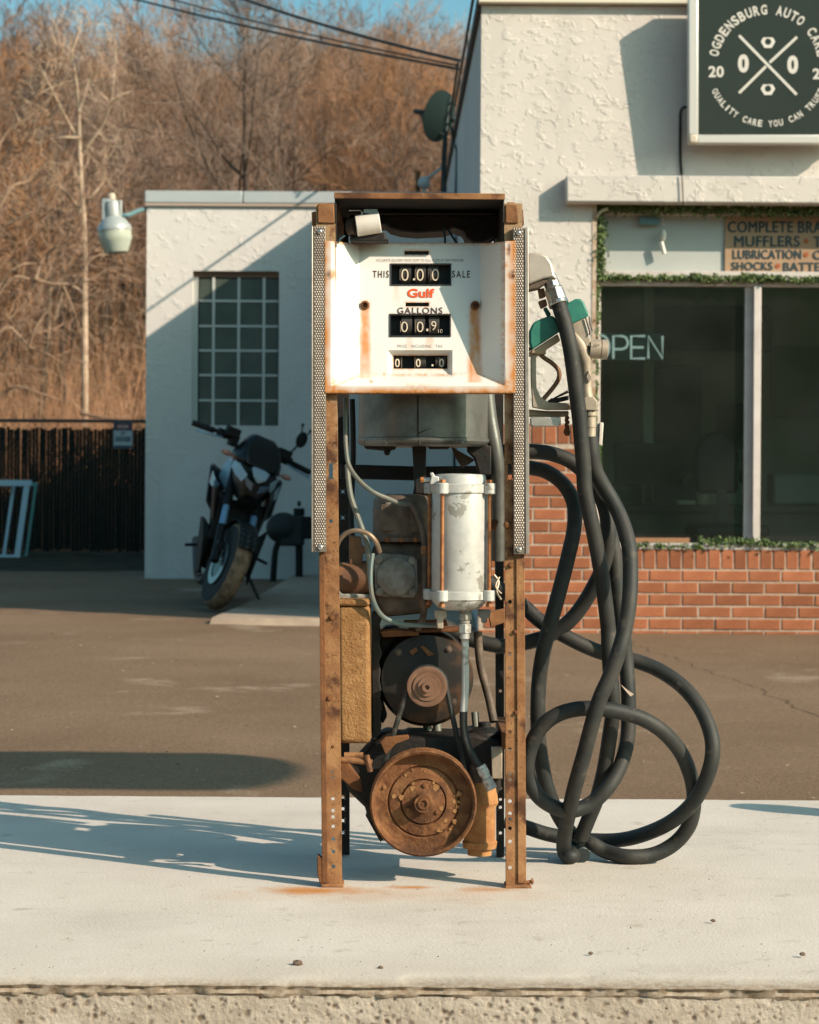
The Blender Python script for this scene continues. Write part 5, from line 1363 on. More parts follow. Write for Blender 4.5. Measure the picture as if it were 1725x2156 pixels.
obj('lettering', lt, mat('white sign vinyl', (.66, .63, .58), .5), fc, smooth=0)
q = MB(); q.tube(smooth_path([at(1450, 226, BY - .06), at(1440, 226, BY - .05), at(1434, 236, BY - .03), at(1433, 260, BY - .02), at(1433, 330, BY - .015), at(1436, 368, BY - .012)]), .009, 8)
q.tube([at(1436, 366, BY - .125), at(1438, 400, BY - .125), at(1439, 432, BY - .125)], .004, 6)
obj('sign_cable', q, black, label='thin black power cable dropping from the lightbox sign over the ledge', cat='cable')

# service board in the transom, neon sign, office things
def z6(zx, zy): return ((1340 + zx / 2.7644) / 1.1386, (460 + zy / 2.7644) / 1.1386)
SB = GY - .012
board = thing('service_board', at(1650, 572, SB), 'tan service board with dark blue capitals in the transom window', 'sign')
q = MB(); a, b2 = z6(1100, 172), z6(2500, 536); q.pbox(a[0], a[1], b2[0], b2[1], SB, .010); bo_ = obj('board_panel', q, mat('tan board', (.40, .265, .165), .7, 0, (.33, .21, .13), 3, 5), board, bevel=.002)
q = MB()
for s_, x0, x1, y0, y1 in (('COMPLETE', 1122, 1552, 195, 268), ('BRAKE', 1588, 1850, 195, 270), ('MUFFLERS', 1165, 1596, 292, 362), ('TIRES', 1688, 1930, 294, 366), ('LUBRICATION', 1155, 1606, 384, 443), ('OIL', 1686, 1830, 388, 447), ('SHOCKS', 1145, 1416, 465, 518), ('BATTERIES', 1490, 1890, 468, 526)):
    q = MB(); A_, B_ = z6(x0, y0), z6(x1, y1); [text_fit(q, s_, A_[0] + dx_, B_[0] + dx_, B_[1] + dy_, A_[1] + dy_, SB, 0.0, 1.08, .003 + .0003 * kk) for kk, (dx_, dy_) in enumerate(((-.9, 0), (0, -.5), (.9, .0), (0, .5)))]; obj('lettering', q, mat('navy lettering', (.018, .045, .055), .6), bo_, smooth=0)
q = MB()
for x, y in ((1640, 326), (1640, 415), (1452, 490)):
    q = MB(); q.lathe([(m(5.2, SB), 0), (m(5.2, SB), .003)], at(*z6(x, y), SB - .0005), (0, -1, 0), 16); obj('bullet_dot', q, mat('rust red dot', (.33, .08, .02), .6), bo_)
OY = GY + .035
neon_m = mat('pale neon tube', (.80, .86, .84), .3); _b = nodes_of(neon_m)[2]; _b.inputs['Emission Color'].default_value = (.80, .95, .90, 1); _b.inputs['Emission Strength'].default_value = .22  # faint glow added so the tubes read behind the glass
op = thing('open_sign', at(*z6(480, 1110), OY), 'pale OPEN neon sign with an added glow behind the shop glass', 'neon sign')
q = MB(); A_, B_ = z6(215, 935), z6(702, 1118); q.pbox(A_[0], A_[1], B_[0], B_[1], OY + .03, .02); obj('backing_panel', q, mat('navy backing', (.016, .035, .038), .4), op, bevel=.004)
q = MB()
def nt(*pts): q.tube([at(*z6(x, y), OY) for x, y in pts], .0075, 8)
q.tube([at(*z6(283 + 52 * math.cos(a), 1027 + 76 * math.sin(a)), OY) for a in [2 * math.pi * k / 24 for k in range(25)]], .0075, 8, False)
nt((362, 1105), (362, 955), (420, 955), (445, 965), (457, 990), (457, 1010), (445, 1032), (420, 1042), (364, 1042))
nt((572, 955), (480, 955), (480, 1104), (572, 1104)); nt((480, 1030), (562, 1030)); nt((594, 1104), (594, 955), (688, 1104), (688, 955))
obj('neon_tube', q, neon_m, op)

odark = lambda n, c, r=.6: mat(n, c, r)
desk = thing('office_desk', (2.2, 16.6, .03), 'dark office desk standing behind the shop window', 'desk')
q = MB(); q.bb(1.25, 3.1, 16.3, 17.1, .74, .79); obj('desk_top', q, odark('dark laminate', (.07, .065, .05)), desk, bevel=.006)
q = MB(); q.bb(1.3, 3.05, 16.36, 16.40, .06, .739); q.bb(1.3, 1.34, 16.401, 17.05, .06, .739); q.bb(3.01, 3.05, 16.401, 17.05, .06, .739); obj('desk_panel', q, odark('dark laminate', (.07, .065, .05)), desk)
chair = thing('silhouette_chair', (2.16, 15.7, .03), 'black chair shaped to stand for a figure reflected in the shop glass', 'chair')  # chair shape stands in for a dark figure reflected in the glass
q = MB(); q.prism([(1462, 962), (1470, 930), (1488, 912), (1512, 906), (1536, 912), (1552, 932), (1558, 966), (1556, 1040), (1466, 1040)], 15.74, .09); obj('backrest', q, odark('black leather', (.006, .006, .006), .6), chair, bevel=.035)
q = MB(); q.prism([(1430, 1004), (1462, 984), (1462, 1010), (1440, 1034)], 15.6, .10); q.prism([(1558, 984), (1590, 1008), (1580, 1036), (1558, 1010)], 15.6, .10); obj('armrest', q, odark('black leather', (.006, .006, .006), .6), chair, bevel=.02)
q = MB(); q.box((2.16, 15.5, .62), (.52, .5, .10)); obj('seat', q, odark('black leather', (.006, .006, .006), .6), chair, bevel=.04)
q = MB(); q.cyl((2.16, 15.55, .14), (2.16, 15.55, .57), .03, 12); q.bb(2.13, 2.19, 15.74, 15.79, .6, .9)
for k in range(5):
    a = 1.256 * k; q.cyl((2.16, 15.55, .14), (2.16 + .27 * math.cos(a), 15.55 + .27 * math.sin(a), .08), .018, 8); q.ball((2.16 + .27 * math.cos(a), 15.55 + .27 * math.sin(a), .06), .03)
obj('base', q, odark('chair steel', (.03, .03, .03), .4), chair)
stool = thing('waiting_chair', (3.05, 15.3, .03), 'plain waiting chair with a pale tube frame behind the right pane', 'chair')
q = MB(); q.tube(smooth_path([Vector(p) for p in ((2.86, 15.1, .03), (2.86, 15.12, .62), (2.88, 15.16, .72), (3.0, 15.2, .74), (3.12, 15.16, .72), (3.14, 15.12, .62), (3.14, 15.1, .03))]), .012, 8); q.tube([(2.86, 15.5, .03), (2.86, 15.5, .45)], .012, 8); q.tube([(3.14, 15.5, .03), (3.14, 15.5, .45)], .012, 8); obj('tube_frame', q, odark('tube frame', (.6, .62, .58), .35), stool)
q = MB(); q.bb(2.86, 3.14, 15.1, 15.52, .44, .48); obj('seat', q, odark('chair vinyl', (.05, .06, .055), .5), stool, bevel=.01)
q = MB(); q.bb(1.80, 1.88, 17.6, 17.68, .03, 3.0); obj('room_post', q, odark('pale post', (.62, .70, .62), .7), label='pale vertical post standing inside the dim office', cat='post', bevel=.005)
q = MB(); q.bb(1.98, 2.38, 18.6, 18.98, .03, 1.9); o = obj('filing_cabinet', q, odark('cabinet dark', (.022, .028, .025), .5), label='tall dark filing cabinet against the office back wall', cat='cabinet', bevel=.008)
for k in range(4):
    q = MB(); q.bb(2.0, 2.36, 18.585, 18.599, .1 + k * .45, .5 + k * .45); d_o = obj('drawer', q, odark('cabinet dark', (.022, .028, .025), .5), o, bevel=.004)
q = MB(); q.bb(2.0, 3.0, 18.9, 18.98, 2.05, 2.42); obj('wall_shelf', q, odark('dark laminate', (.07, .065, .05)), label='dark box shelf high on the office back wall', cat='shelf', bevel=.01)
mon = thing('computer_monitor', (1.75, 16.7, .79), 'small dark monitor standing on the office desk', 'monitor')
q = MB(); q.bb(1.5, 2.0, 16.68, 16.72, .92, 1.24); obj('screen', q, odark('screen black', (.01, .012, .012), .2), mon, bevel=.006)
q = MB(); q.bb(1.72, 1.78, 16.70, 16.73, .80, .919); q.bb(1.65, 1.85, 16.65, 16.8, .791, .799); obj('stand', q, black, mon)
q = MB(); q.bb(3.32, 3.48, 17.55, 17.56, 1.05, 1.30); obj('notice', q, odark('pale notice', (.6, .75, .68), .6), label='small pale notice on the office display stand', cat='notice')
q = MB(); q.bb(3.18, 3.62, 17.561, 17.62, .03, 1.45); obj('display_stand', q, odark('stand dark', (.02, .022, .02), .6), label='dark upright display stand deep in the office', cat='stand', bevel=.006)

for nm, (x0, x1, y, z0, z1), colr, lab in (('wall_poster', (3.0, 3.45, 18.97, 1.5, 2.1), (.30, .36, .34), 'pale poster on the office back wall seen through the right pane'), ('wall_calendar', (1.42, 1.66, 18.97, 1.45, 1.85), (.40, .38, .34), 'small calendar on the office back wall near the post'), ('picture_frame', (2.55, 2.86, 18.96, 1.25, 1.62), (.10, .09, .08), 'dark picture frame between cabinet and poster')):
    q = MB(); q.bb(x0, x1, y, y + .015, z0, z1); obj(nm, q, odark(nm, colr, .6), label=lab, cat='picture')
q = MB(); q.bb(1.93, 2.06, 16.42, 16.62, .793, .822); obj('paper_stack', q, odark('paper white', (.75, .72, .62), .7), label='small stack of paper on the front of the office desk', cat='paper', bevel=.004)
q = MB(); q.lathe([(.035, 0), (.04, .01), (.04, .09), (.036, .10)], (2.12, 16.5, .792), (0, 0, 1), 16); obj('cup', q, odark('cup tan', (.6, .5, .38), .5), label='pale cup standing on the office desk', cat='cup')
q = MB(); q.bb(2.62, 2.98, 16.45, 16.75, .793, 1.02); obj('printer', q, odark('printer grey', (.20, .22, .21), .5), label='grey printer on the right end of the office desk', cat='printer', bevel=.02)
# small hanging things in the transom
q = MB(); A_, B_ = z6(535, 165), z6(668, 216); q.pbox(A_[0], A_[1], B_[0], B_[1], GY - .06, .04); obj('junction_unit', q, mat('teal grey box', (.10, .20, .22), .5), label='small blue grey box fixed under the ledge in the transom', cat='box', bevel=.004)
q = MB(); q.tube([at(*z6(690, 140), GY - .05), at(*z6(692, 230), GY - .05)], .0025, 6); q.ball(at(*z6(692, 285), GY - .05), m(9, BY), (.8, .8, 1.5)); q.tube(smooth_path([at(*z6(680, 330), GY - .05), at(*z6(690, 370), GY - .05), at(*z6(700, 410), GY - .05)]), .014, 8)
obj('hanging_bulb', q, mat('bulb white', (.62, .60, .55), .4), label='white bulb hanging on a wire in front of the transom', cat='bulb')
q = MB(); q.tube(smooth_path([at(*z6(250, 165), BY - .02), at(*z6(280, 130), BY - .03), at(*z6(325, 112), BY - .03)]), .010, 8); obj('vine_stem', q, mat('pale stem', (.40, .34, .22), .8), label='pale bare vine stem at the upper corner of the window', cat='vine')

# ivy garlands around the window
leafm = mat('plastic ivy leaf', (0.055, 0.105, 0.028), .55, 0, (0.14, 0.19, 0.06), 38, 3, .4, .62)
def ivy(name, segs, n, label):
    q = MB()
    for _ in range(n):
        (x0, y0, x1, y1, w0, w1, Y) = random.choices(segs, [math.hypot(s[2]-s[0], s[3]-s[1]) * (s[4]+s[5]) for s in segs])[0]
        t = random.random(); w = w0 + (w1 - w0) * t
        dx, dy = x1 - x0, y1 - y0; l = math.hypot(dx, dy)
        u = random.gauss(0, .42) * w
        px, py = x0 + dx * t - dy / l * u, y0 + dy * t + dx / l * u
        c = at(px, py, Y - abs(random.gauss(0, .025)))
        d = Vector((random.gauss(0, 1), random.gauss(-.5, .7), random.gauss(-.2, 1))).normalized()
        s_ = d.orthogonal().normalized(); s_.rotate(Matrix.Rotation(random.uniform(0, 6.28), 3, d)); n_ = d.cross(s_)
        L_ = random.uniform(.016, .034); W_ = L_ * random.uniform(.45, .7)
        q.add([c - d * L_ * .5, c + s_ * W_ * .5 - d * L_ * .1, c + d * L_ * .6, c - s_ * W_ * .5 - d * L_ * .1, c + n_ * L_ * .12], [(0, 1, 4), (1, 2, 4), (2, 3, 4), (3, 0, 4)])
    for (x0, y0, x1, y1, w0, w1, Y) in segs: q.tube([at(x0, y0, Y), at((x0+x1)/2, (y0+y1)/2 + 2, Y - .01), at(x1, y1, Y)], .004, 5)
    return obj(name, q, leafm, label=label, cat='ivy garland', smooth=0, group=None)
random.seed(17)
ivy('ivy_garland', [(1250, 436, 1800, 446, 15, 16, BY + .06)], 2400, 'dark ivy garland strung under the ledge along the window top')
ivy('ivy_garland', [(1262, 450, 1262, 590, 16, 18, BY + .05), (1257, 600, 1255, 790, 9, 8, BY + .06), (1254, 800, 1253, 940, 6, 7, BY + .06), (1257, 930, 1262, 1005, 9, 8, BY + .05)], 2100, 'ivy garland trailing down the left side of the shop window')
ivy('ivy_garland', [(1265, 584, 1800, 590, 8, 9, GY - .05), (1455, 578, 1500, 590, 9, 6, GY - .05), (1560, 580, 1650, 586, 8, 8, GY - .05)], 2100, 'ivy garland along the bar between transom and display panes')
ivy('ivy_garland', [(1335, 1148, 1480, 1152, 6, 7, BY + .03), (1470, 1142, 1620, 1143, 12, 9, BY + .03), (1600, 1147, 1800, 1150, 8, 8, BY + .03)], 1700, 'ivy garland lying on the sill above the brick row')
q = MB(); q.pbox(1330, 1133, 1452, 1142, BY + .02, .03); obj('sill_strip', q, mat('orange wood strip', (.30, .15, .075), .7), label='bare orange wood strip lying on the window sill', cat='strip', bevel=.002)

# ------------------------------------------------------------------ cables, dish and fittings on the buildings
def sag(a, b2, s_, n=14):
    return [a.lerp(b2, t / n) - Vector((0, 0, s_ * 4 * (t / n) * (1 - t / n))) for t in range(n + 1)]
cabm = mat('weathered cable', (.035, .04, .038), .7)
for (x0, y0, Y0, x1, y1, Y1, r, lab) in ((560, -10, 24, 972, 128, 20, .016, 'uppermost twisted service cable running down to the shop wall'), (360, -6, 25, 972, 146, 20, .013, 'lowest long service cable crossing the sky to the shop wall'), (430, -6, 25, 968, 138, 20, .009, 'thin middle service cable between two thicker cables')):
    a, b2 = at(x0, y0, Y0), at(x1, y1, Y1); d = (a - b2)
    q = MB(); q.tube(sag(a + d * 1.2, b2, .12, 40), r, 6); obj('service_cable', q, cabm, label=lab, cat='cable', group='service cables')
q = MB(); q.tube([Vector((bx0 - .01, y, rz(y) + .10 + .22 * (y > 14.5))) for y in (14.6, 16, 18, 20, 22)], .012, 6)
for y in (14.6, 17, 19.5, 22): q.tube([Vector((bx0 - .005, y, rz(y))), Vector((bx0 - .01, y, rz(y) + .32))], .006, 5)
obj('roof_wire', q, cabm, label='thin wire strung on short pins along the shop roof edge', cat='wire')
DY = 23.5
dish = thing('satellite_dish', at(940, 300, DY), 'grey satellite dish seen edge on beside the shop side wall', 'satellite dish')
q = MB(); c = at(938, 247, DY); ax = Vector((-.75, .55, .25)).normalized()
q.lathe([(.27, .085), (.262, .085), (.20, .048), (.12, .018), (.0, .0), (.0, -.006), (.12, .012), (.20, .042), (.268, .082)], c, ax, 36); obj('reflector', q, mat('dish grey', (.012, .022, .022), .9, spec=.1), dish)
q = MB(); q.tube(smooth_path([c + Vector((.02, 0, -.2)), c + ax * .25 + Vector((0, 0, -.12)), c + ax * .33]), .012, 8); q.cyl(c + ax * .30, c + ax * .40, .03, 12); obj('feed_arm', q, cabm, dish)
q = MB(); q.tube([c - ax * .0, c + Vector((.10, 0, -.02)), c + Vector((.14, 0, -.3))], .02, 10); obj('mount', q, cabm, dish)
q = MB()
q.tube(smooth_path([at(950, 200, 21.5), at(942, 240, 21.5), at(939, 300, 21.5), at(936, 360, 21.5), at(938, 410, 21.5)]), .018, 6)
q.tube(smooth_path([at(965, 130, 20), at(955, 200, 21), at(950, 245, 21.4), at(955, 300, 21.4), at(962, 320, 21.2), at(960, 410, 21.2)]), .012, 6)
q.tube(smooth_path([at(948, 228, 21.5), at(956, 250, 21.4), at(945, 262, 21.5), at(934, 300, 21.6), at(930, 410, 21.6)]), .010, 6)
obj('drop_cables', q, mat('black green cable', (.012, .03, .028), .6), label='black cables hanging down the shop side wall by the dish', cat='cable')
q = MB(); b0 = at(880, 403, 22.6); q.cyl(b0 - Vector((0, 0, .4)), at(880, 362, 22.6), .025, 10); q.cyl(at(880, 366, 22.6), at(880, 360, 22.6), .034, 10)
vent = obj('vent_pipe', q, rust, label='short rusty vent pipe on the garage roof', cat='pipe')
q = MB(); q.ball(at(893, 385, 22.5), .06, (1, .8, 1.1)); q.cyl(at(893, 380, 22.5), at(932, 352, 22.4), .016, 8); q.cyl(at(893, 392, 22.5), at(893, 425, 22.5), .014, 8)
obj('insulator', q, mat('pale plastic insulator', (.55, .52, .48), .5), label='pale plastic cable insulator beside the vent pipe on the roof', cat='insulator')

# yard lamp
lamp = thing('yard_lamp', at(245, 532, 20.8), 'yard lamp with a greenish lens on an arm off the garage corner', 'lamp')
LZ = 20.8
ba, ta = at(246, 533, LZ), at(234, 407, LZ); axl = (ta - ba).normalized(); Ht = (ta - ba).length
u_ = lambda px: px * LZ / K
q = MB(); q.lathe([(u_(17), Ht * .60), (u_(17), Ht * .80), (u_(16), Ht * .86), (u_(10), Ht * .88)], ba, axl, 24); q.box(ba + axl * Ht * .72 + Vector((-u_(14), 0, 0)), (u_(16), u_(20), u_(46))); q.box(ba + axl * Ht * .72 + Vector((u_(17), -.02, 0)), (u_(6), u_(10), u_(40)))
obj('ballast_housing', q, mat('lamp grey', (.42, .43, .41), .5, .2, (.30, .36, .38), 10, 4), lamp, bevel=.006)
q = MB(); q.lathe([(u_(8), Ht * .88), (u_(8.5), Ht * .90), (u_(8.5), Ht * .97), (u_(6), Ht)], ba, axl, 18); obj('photocell', q, mat('photocell', (.52, .44, .33), .6), lamp)
q = MB(); q.lathe([(u_(36), Ht * .37), (u_(36.5), Ht * .40), (u_(35), Ht * .44), (u_(26), Ht * .55), (u_(17), Ht * .61)], ba, axl, 30); obj('lamp_cap', q, mat('lamp cap', (.42, .45, .44), .4, .3), lamp)
lens = mat('green lamp lens', (.60, .66, .52), .25, 0, (.66, .69, .58), 30, 3); lens.node_tree.nodes['Principled BSDF'].inputs['Transmission Weight'].default_value = .35
q = MB(); prof = []
for k in range(9):
    t = k / 8; prof.append((u_(24 + 11 * min(1, t * 1.6)) * (1.012 if k % 2 else .99), Ht * (.01 + .36 * t)))
q.lathe([(u_(18), 0.0)] + prof, ba, axl, 36); obj('lens', q, lens, lamp)
q = MB(); q.tube(smooth_path([ba + axl * Ht * .64, at(268, 453, LZ), at(285, 446, LZ + .1), at(300, 441, LZ + .2), at(310, 440, LZ + .3)]), u_(5), 10); obj('arm', q, mat('arm teal grey', (.12, .22, .24), .5, .2), lamp)

# ------------------------------------------------------------------ slatted chain link fence
FNY = 26.0
fence = thing('slatted_fence', at(150, 1180, FNY), 'dark chain link fence with vertical privacy slats by the garage', 'fence')
fz1, fz0 = at(150, 886, FNY).z, .10
fx0, fx1 = -6.6, at(306, 1000, FNY).x + .35
slm = mat('dark green slat', (.007, .010, .007), .7, 0, (.010, .013, .009), 4, 4, spec=.2)
sl_me = None
random.seed(31)
q = MB(); q.box((0, 0, 0), (.0375, .006, fz1 - fz0 - .16)); sl_me = q.mesh('slat', 0); sl_me.materials.append(slm)
x = fx0 + .03
while x < fx1 - .02:
    o = bpy.data.objects.new('slat', sl_me); COL.objects.link(o); o.parent = fence; o.matrix_parent_inverse = WLD[fence.name].inverted()
    o.location = (x, FNY + random.uniform(-.003, .003), (fz0 + fz1) / 2 + random.uniform(-.03, .012)); o.rotation_euler = (0, random.uniform(-.006, .006), random.uniform(-.09, .09)); x += .0415
wirem = mat('galvanised wire', (.06, .065, .06), .5, .5)
q = MB(); h = fz1 - fz0
k = fx0 - h
while k < fx1:
    for sgn in (1, -1):
        a = Vector((k if sgn > 0 else k + h, FNY - .007 * sgn, fz0)); b2 = Vector((k + h if sgn > 0 else k, FNY - .007 * sgn, fz1))
        def cut(p, q2):
            d = q2 - p; t0, t1 = 0.0, 1.0
            for lim, s_ in ((fx0, 1), (fx1, -1)):
                if abs(d.x) < 1e-9: continue
                t = (lim - p.x) / d.x
                if s_ * d.x > 0: t0 = max(t0, t)
                else: t1 = min(t1, t)
            return (p + d * t0, p + d * t1) if t0 < t1 else None
        c = cut(a, b2)
        if c: q.tube(c, .0022, 3, False)
    k += .085
obj('chain_link', q, wirem, fence, smooth=0)
q = MB(); q.cyl((fx0, FNY + .015, fz1), (fx1, FNY + .015, fz1), .02, 10); q.cyl((fx0, FNY + .015, fz0 + .02), (fx1, FNY + .015, fz0 + .02), .008, 6); obj('rail', q, wirem, fence)
for px in (-6.5, -1.9):
    q = MB(); q.cyl((px, FNY + .05, -.1), (px, FNY + .05, fz1 + .06), .028, 12); q.ball((px, FNY + .05, fz1 + .06), .034); obj('fence_post', q, wirem, fence)
ds = thing('dog_sign', at(259, 943, FNY - .03), 'small white warning sign with blue lettering hung on the fence', 'sign')
q = MB(); q.pbox(239, 889, 279, 944, FNY - .03, .006); dp = obj('sign_panel', q, mat('dog sign white', (.52, .56, .56), .5), ds)
q = MB(); q.pbox(239.5, 889.5, 278.5, 906, FNY - .034, .003); q.pbox(240, 938, 278, 943.5, FNY - .034, .003); obj('header_band', q, mat('navy band', (.03, .05, .08), .5), dp)
q = MB(); c = at(259, 898, FNY - .0375); q.add([c + Vector((u_(15) * math.cos(a) * 1.25, 0, u_(5.5) * math.sin(a) * 1.25)) for a in [k * math.pi / 10 for k in range(20)]], [tuple(range(20))]); obj('header_oval', q, mat('red oval', (.42, .10, .08), .5), dp, smooth=0)
q = MB(); text_fit(q, 'OF', 254, 264, 916, 909, FNY - .03, .03, 1, .003); text_fit(q, 'DOGS', 243.5, 275, 930, 919, FNY - .03, .06, 1, .003); obj('lettering', q, mat('blue lettering', (.015, .06, .10), .5), dp, smooth=0)
q = MB(); text_fit(q, 'BEWARE', 248, 270, 901, 895.5, FNY - .0385, .03, 1, .001); obj('header_lettering', q, white_plastic, dp, smooth=0)

# storm window frames leaning on the fence
al_b = mat('pale blue aluminium', (.36, .44, .46), .45, .2); al_g = mat('green aluminium', (.10, .24, .20), .5, .2)
def leaning(name, bars, Y, mt, lab):
    t = thing(name, at(30, 1178, Y), lab, 'window frame')
    for nm, poly in bars:
        q = MB(); P = [at(x, y, Y + (1180 - y) / 165 * .35) for x, y in poly]; Q = [p + Vector((0, .03, 0)) for p in P]
        q.add(P + Q, [(0, 1, 2, 3), (7, 6, 5, 4), (0, 4, 5, 1), (1, 5, 6, 2), (2, 6, 7, 3), (3, 7, 4, 0)])
        bm = bmesh.new(); me_ = q.mesh(nm, 0); bm.from_mesh(me_); bmesh.ops.recalc_face_normals(bm, faces=bm.faces); bm.to_mesh(me_); bm.free()
        obj(nm, me_, mt, t, smooth=0)
leaning('storm_window', [('frame_side', [(29, 1176), (41, 1176), (62, 1024), (50, 1024)]), ('frame_side', [(-75, 1176), (-65, 1176), (-44, 1024), (-54, 1024)]), ('frame_top', [(-58, 1023), (66, 1023), (67, 1011), (-57, 1010)]), ('frame_bottom', [(-64, 1176), (28, 1176), (30, 1168), (-62, 1168)])], 24.9, al_b, 'pale blue aluminium window frame leaning against the fence, frontmost of the stack')
leaning('storm_window', [('frame_side', [(4, 1175), (10, 1175), (32, 1024), (25, 1024)]), ('frame_side', [(-95, 1175), (-89, 1175), (-68, 1024), (-74, 1024)]), ('frame_top', [(-72, 1023), (34, 1023), (35, 1015), (-71, 1014)]), ('frame_bottom', [(-88, 1175), (3, 1175), (4, 1169), (-87, 1169)])], 25.05, al_b, 'thin pale aluminium window frame leaning between two other frames')
leaning('storm_window', [('frame_side', [(51, 1176), (57, 1176), (78, 1024), (72, 1024)]), ('frame_side', [(-40, 1176), (-34, 1176), (-13, 1024), (-19, 1024)]), ('frame_top', [(-17, 1023), (79, 1023), (79, 1016), (-16, 1016)]), ('frame_bottom', [(-33, 1176), (50, 1176), (51, 1170), (-32, 1170)])], 25.2, al_g, 'green aluminium window frame leaning hindmost against the fence')
q = MB(); c = at(135, 1188, 24.2); q.ball(c, .035, (1.4, 1, .6), 8, 6); obj('paper_scrap', q, mat('blue white scrap', (.40, .50, .52), .7), label='small pale scrap of litter lying on the dirt by the fence', cat='litter')

# ------------------------------------------------------------------ motorcycle
MC = at(*zb(500, 1965), 15.9)
MCW = Matrix.Translation((MC.x, 15.9, .035)) @ Matrix.Rotation(math.radians(-84), 4, 'Z') @ Matrix.Rotation(math.radians(-13), 4, 'X') @ Matrix.Scale(1.04, 4)
bike = thing('motorcycle', (MC.x, 15.9, .035), 'dark motorcycle with pale blue cowl parked on its stand by the garage', 'motorcycle')
head = Vector((-.42, 0, .98)); axle = Vector((0, 0, .305))
STEER = Matrix.Translation(head) @ Matrix.Rotation(math.radians(17), 4, (head - axle)) @ Matrix.Translation(-head)
def mobj(nm, mb, mt, par=None, steer=False, **kw):
    W = MCW @ STEER if steer else MCW
    mb.v = [tuple(W @ Vector(v)) for v in mb.v]
    return obj(nm, mb, mt, par or bike, **kw)
def hull(pts):
    bm = bmesh.new()
    for p in pts: bm.verts.new(p)
    r = bmesh.ops.convex_hull(bm, input=bm.verts)
    bmesh.ops.delete(bm, geom=[v for v in bm.verts if not v.link_faces], context='VERTS')
    bm.verts.index_update(); q = MB(); q.add([v.co.copy() for v in bm.verts], [tuple(v.index for v in f.verts) for f in bm.faces]); bm.free(); return q
def sym(pts): return [(x, s_ * y, z) for x, y, z in pts for s_ in (1, -1)]
tyre_m = mat('lit dusty tyre', (.30, .185, .115), .9, 0, (.15, .095, .06), 20, 5, .4, .6, .3, 120, .003, .2)  # tan puts both dust and the light on the tread into the colour
tyre_s = mat('tyre black', (.007, .007, .007), .8)
mblk = mat('bike black', (.004, .005, .005), .6, spec=.3); mgl = mat('bike gloss black', (.005, .006, .006), .35, spec=.4)
mwh = mat('bike pale panel', (.36, .44, .48), .3); msl = mat('bike blue silver', (.20, .34, .50), .3, .5); men = mat('engine dark', (.008, .009, .009), .5, .3)
def wheel(xc, w, r, st):
    q = MB()
    prof = [(r - .055 + .055 * math.sin(math.pi * k / 8), -w / 2 * math.cos(math.pi * k / 8)) for k in range(9)]
    q.lathe(prof[1:8], (xc, 0, r), (0, 1, 0), 48)
    root = mobj('wheel', q, tyre_m, steer=st, smooth=50)
    q = MB()
    for s_ in (-1, 1): q.lathe([(r - .034, s_ * w * .462), (r - .055, s_ * w * .5), (r - .095, s_ * w * .46), (r - .095, s_ * w * .30)], (xc, 0, r), (0, 1, 0), 48)
    mobj('sidewall', q, tyre_s, root, steer=st)
    q = MB()
    q.lathe([(r - .094, -w * .36), (r - .105, -w * .30), (r - .11, 0), (r - .105, w * .30), (r - .094, w * .36)], (xc, 0, r), (0, 1, 0), 40)
    for k in range(5):
        a = 2 * math.pi * k / 5; q.box((xc + .10 * math.cos(a), 0, r + .10 * math.sin(a)), (.19, .03, .03), Matrix.Rotation(-a, 3, 'Y'))
    q.cyl((xc, -.06, r), (xc, .06, r), .035, 16); mobj('rim', q, mblk, root, steer=st)
    for s_ in (-1, 1):
        q = MB(); q.lathe([(.150, s_ * .066), (.150, s_ * .071), (.105, s_ * .071), (.105, s_ * .066)], (xc, 0, r), (0, 1, 0), 32); mobj('brake_disc', q, mat('disc steel', (.16, .20, .20), .3, .7), root, steer=st)
wheel(0, .125, .305, True); wheel(-1.41, .17, .31, False)
for s_ in (-1, 1):
    q = MB(); q.tube([axle + Vector((.02, s_ * .105, 0)), axle.lerp(head, .36) + Vector((.02, s_ * .105, 0))], .030, 14); q.box(axle + Vector((-.03, s_ * .10, .09)), (.06, .05, .10)); lg_ = mobj('fork_leg', q, mblk, steer=True)
    q = MB(); q.tube([axle.lerp(head, .30) + Vector((.02, s_ * .105, 0)), axle.lerp(head, .58) + Vector((.02, s_ * .105, 0))], .0235, 14); mobj('fork_tube', q, msl, lg_, steer=True)
    q = MB(); q.tube([axle.lerp(head, .56) + Vector((.02, s_ * .105, 0)), head + Vector((-.03, s_ * .105, .10))], .031, 14); mobj('upper_tube', q, mblk, lg_, steer=True)
q = MB()
for k in range(12):
    a0, a1 = math.radians(28 + k * 9), math.radians(28 + (k + 1) * 9); R = .325
    for ya, yb3, ra2, rb2 in ((-.068, -.03, .97, 1), (-.03, .03, 1, 1), (.03, .068, 1, .97)):
        q.quad((R * ra2 * math.cos(a0), ya, .305 + R * ra2 * math.sin(a0)), (R * rb2 * math.cos(a0), yb3, .305 + R * rb2 * math.sin(a0)), (R * rb2 * math.cos(a1), yb3, .305 + R * rb2 * math.sin(a1)), (R * ra2 * math.cos(a1), ya, .305 + R * ra2 * math.sin(a1)))
o = mobj('front_fender', q, mgl, steer=True); s2 = o.modifiers.new('thickness', 'SOLIDIFY'); s2.thickness = .006
q = hull(sym([(-.50, .13, .80), (-.50, .10, 1.0), (-.64, .15, 1.03), (-.92, .11, .92), (-.96, .09, .80), (-.62, .19, .88)])); mobj('fuel_tank', q, mwh, bevel=.02)
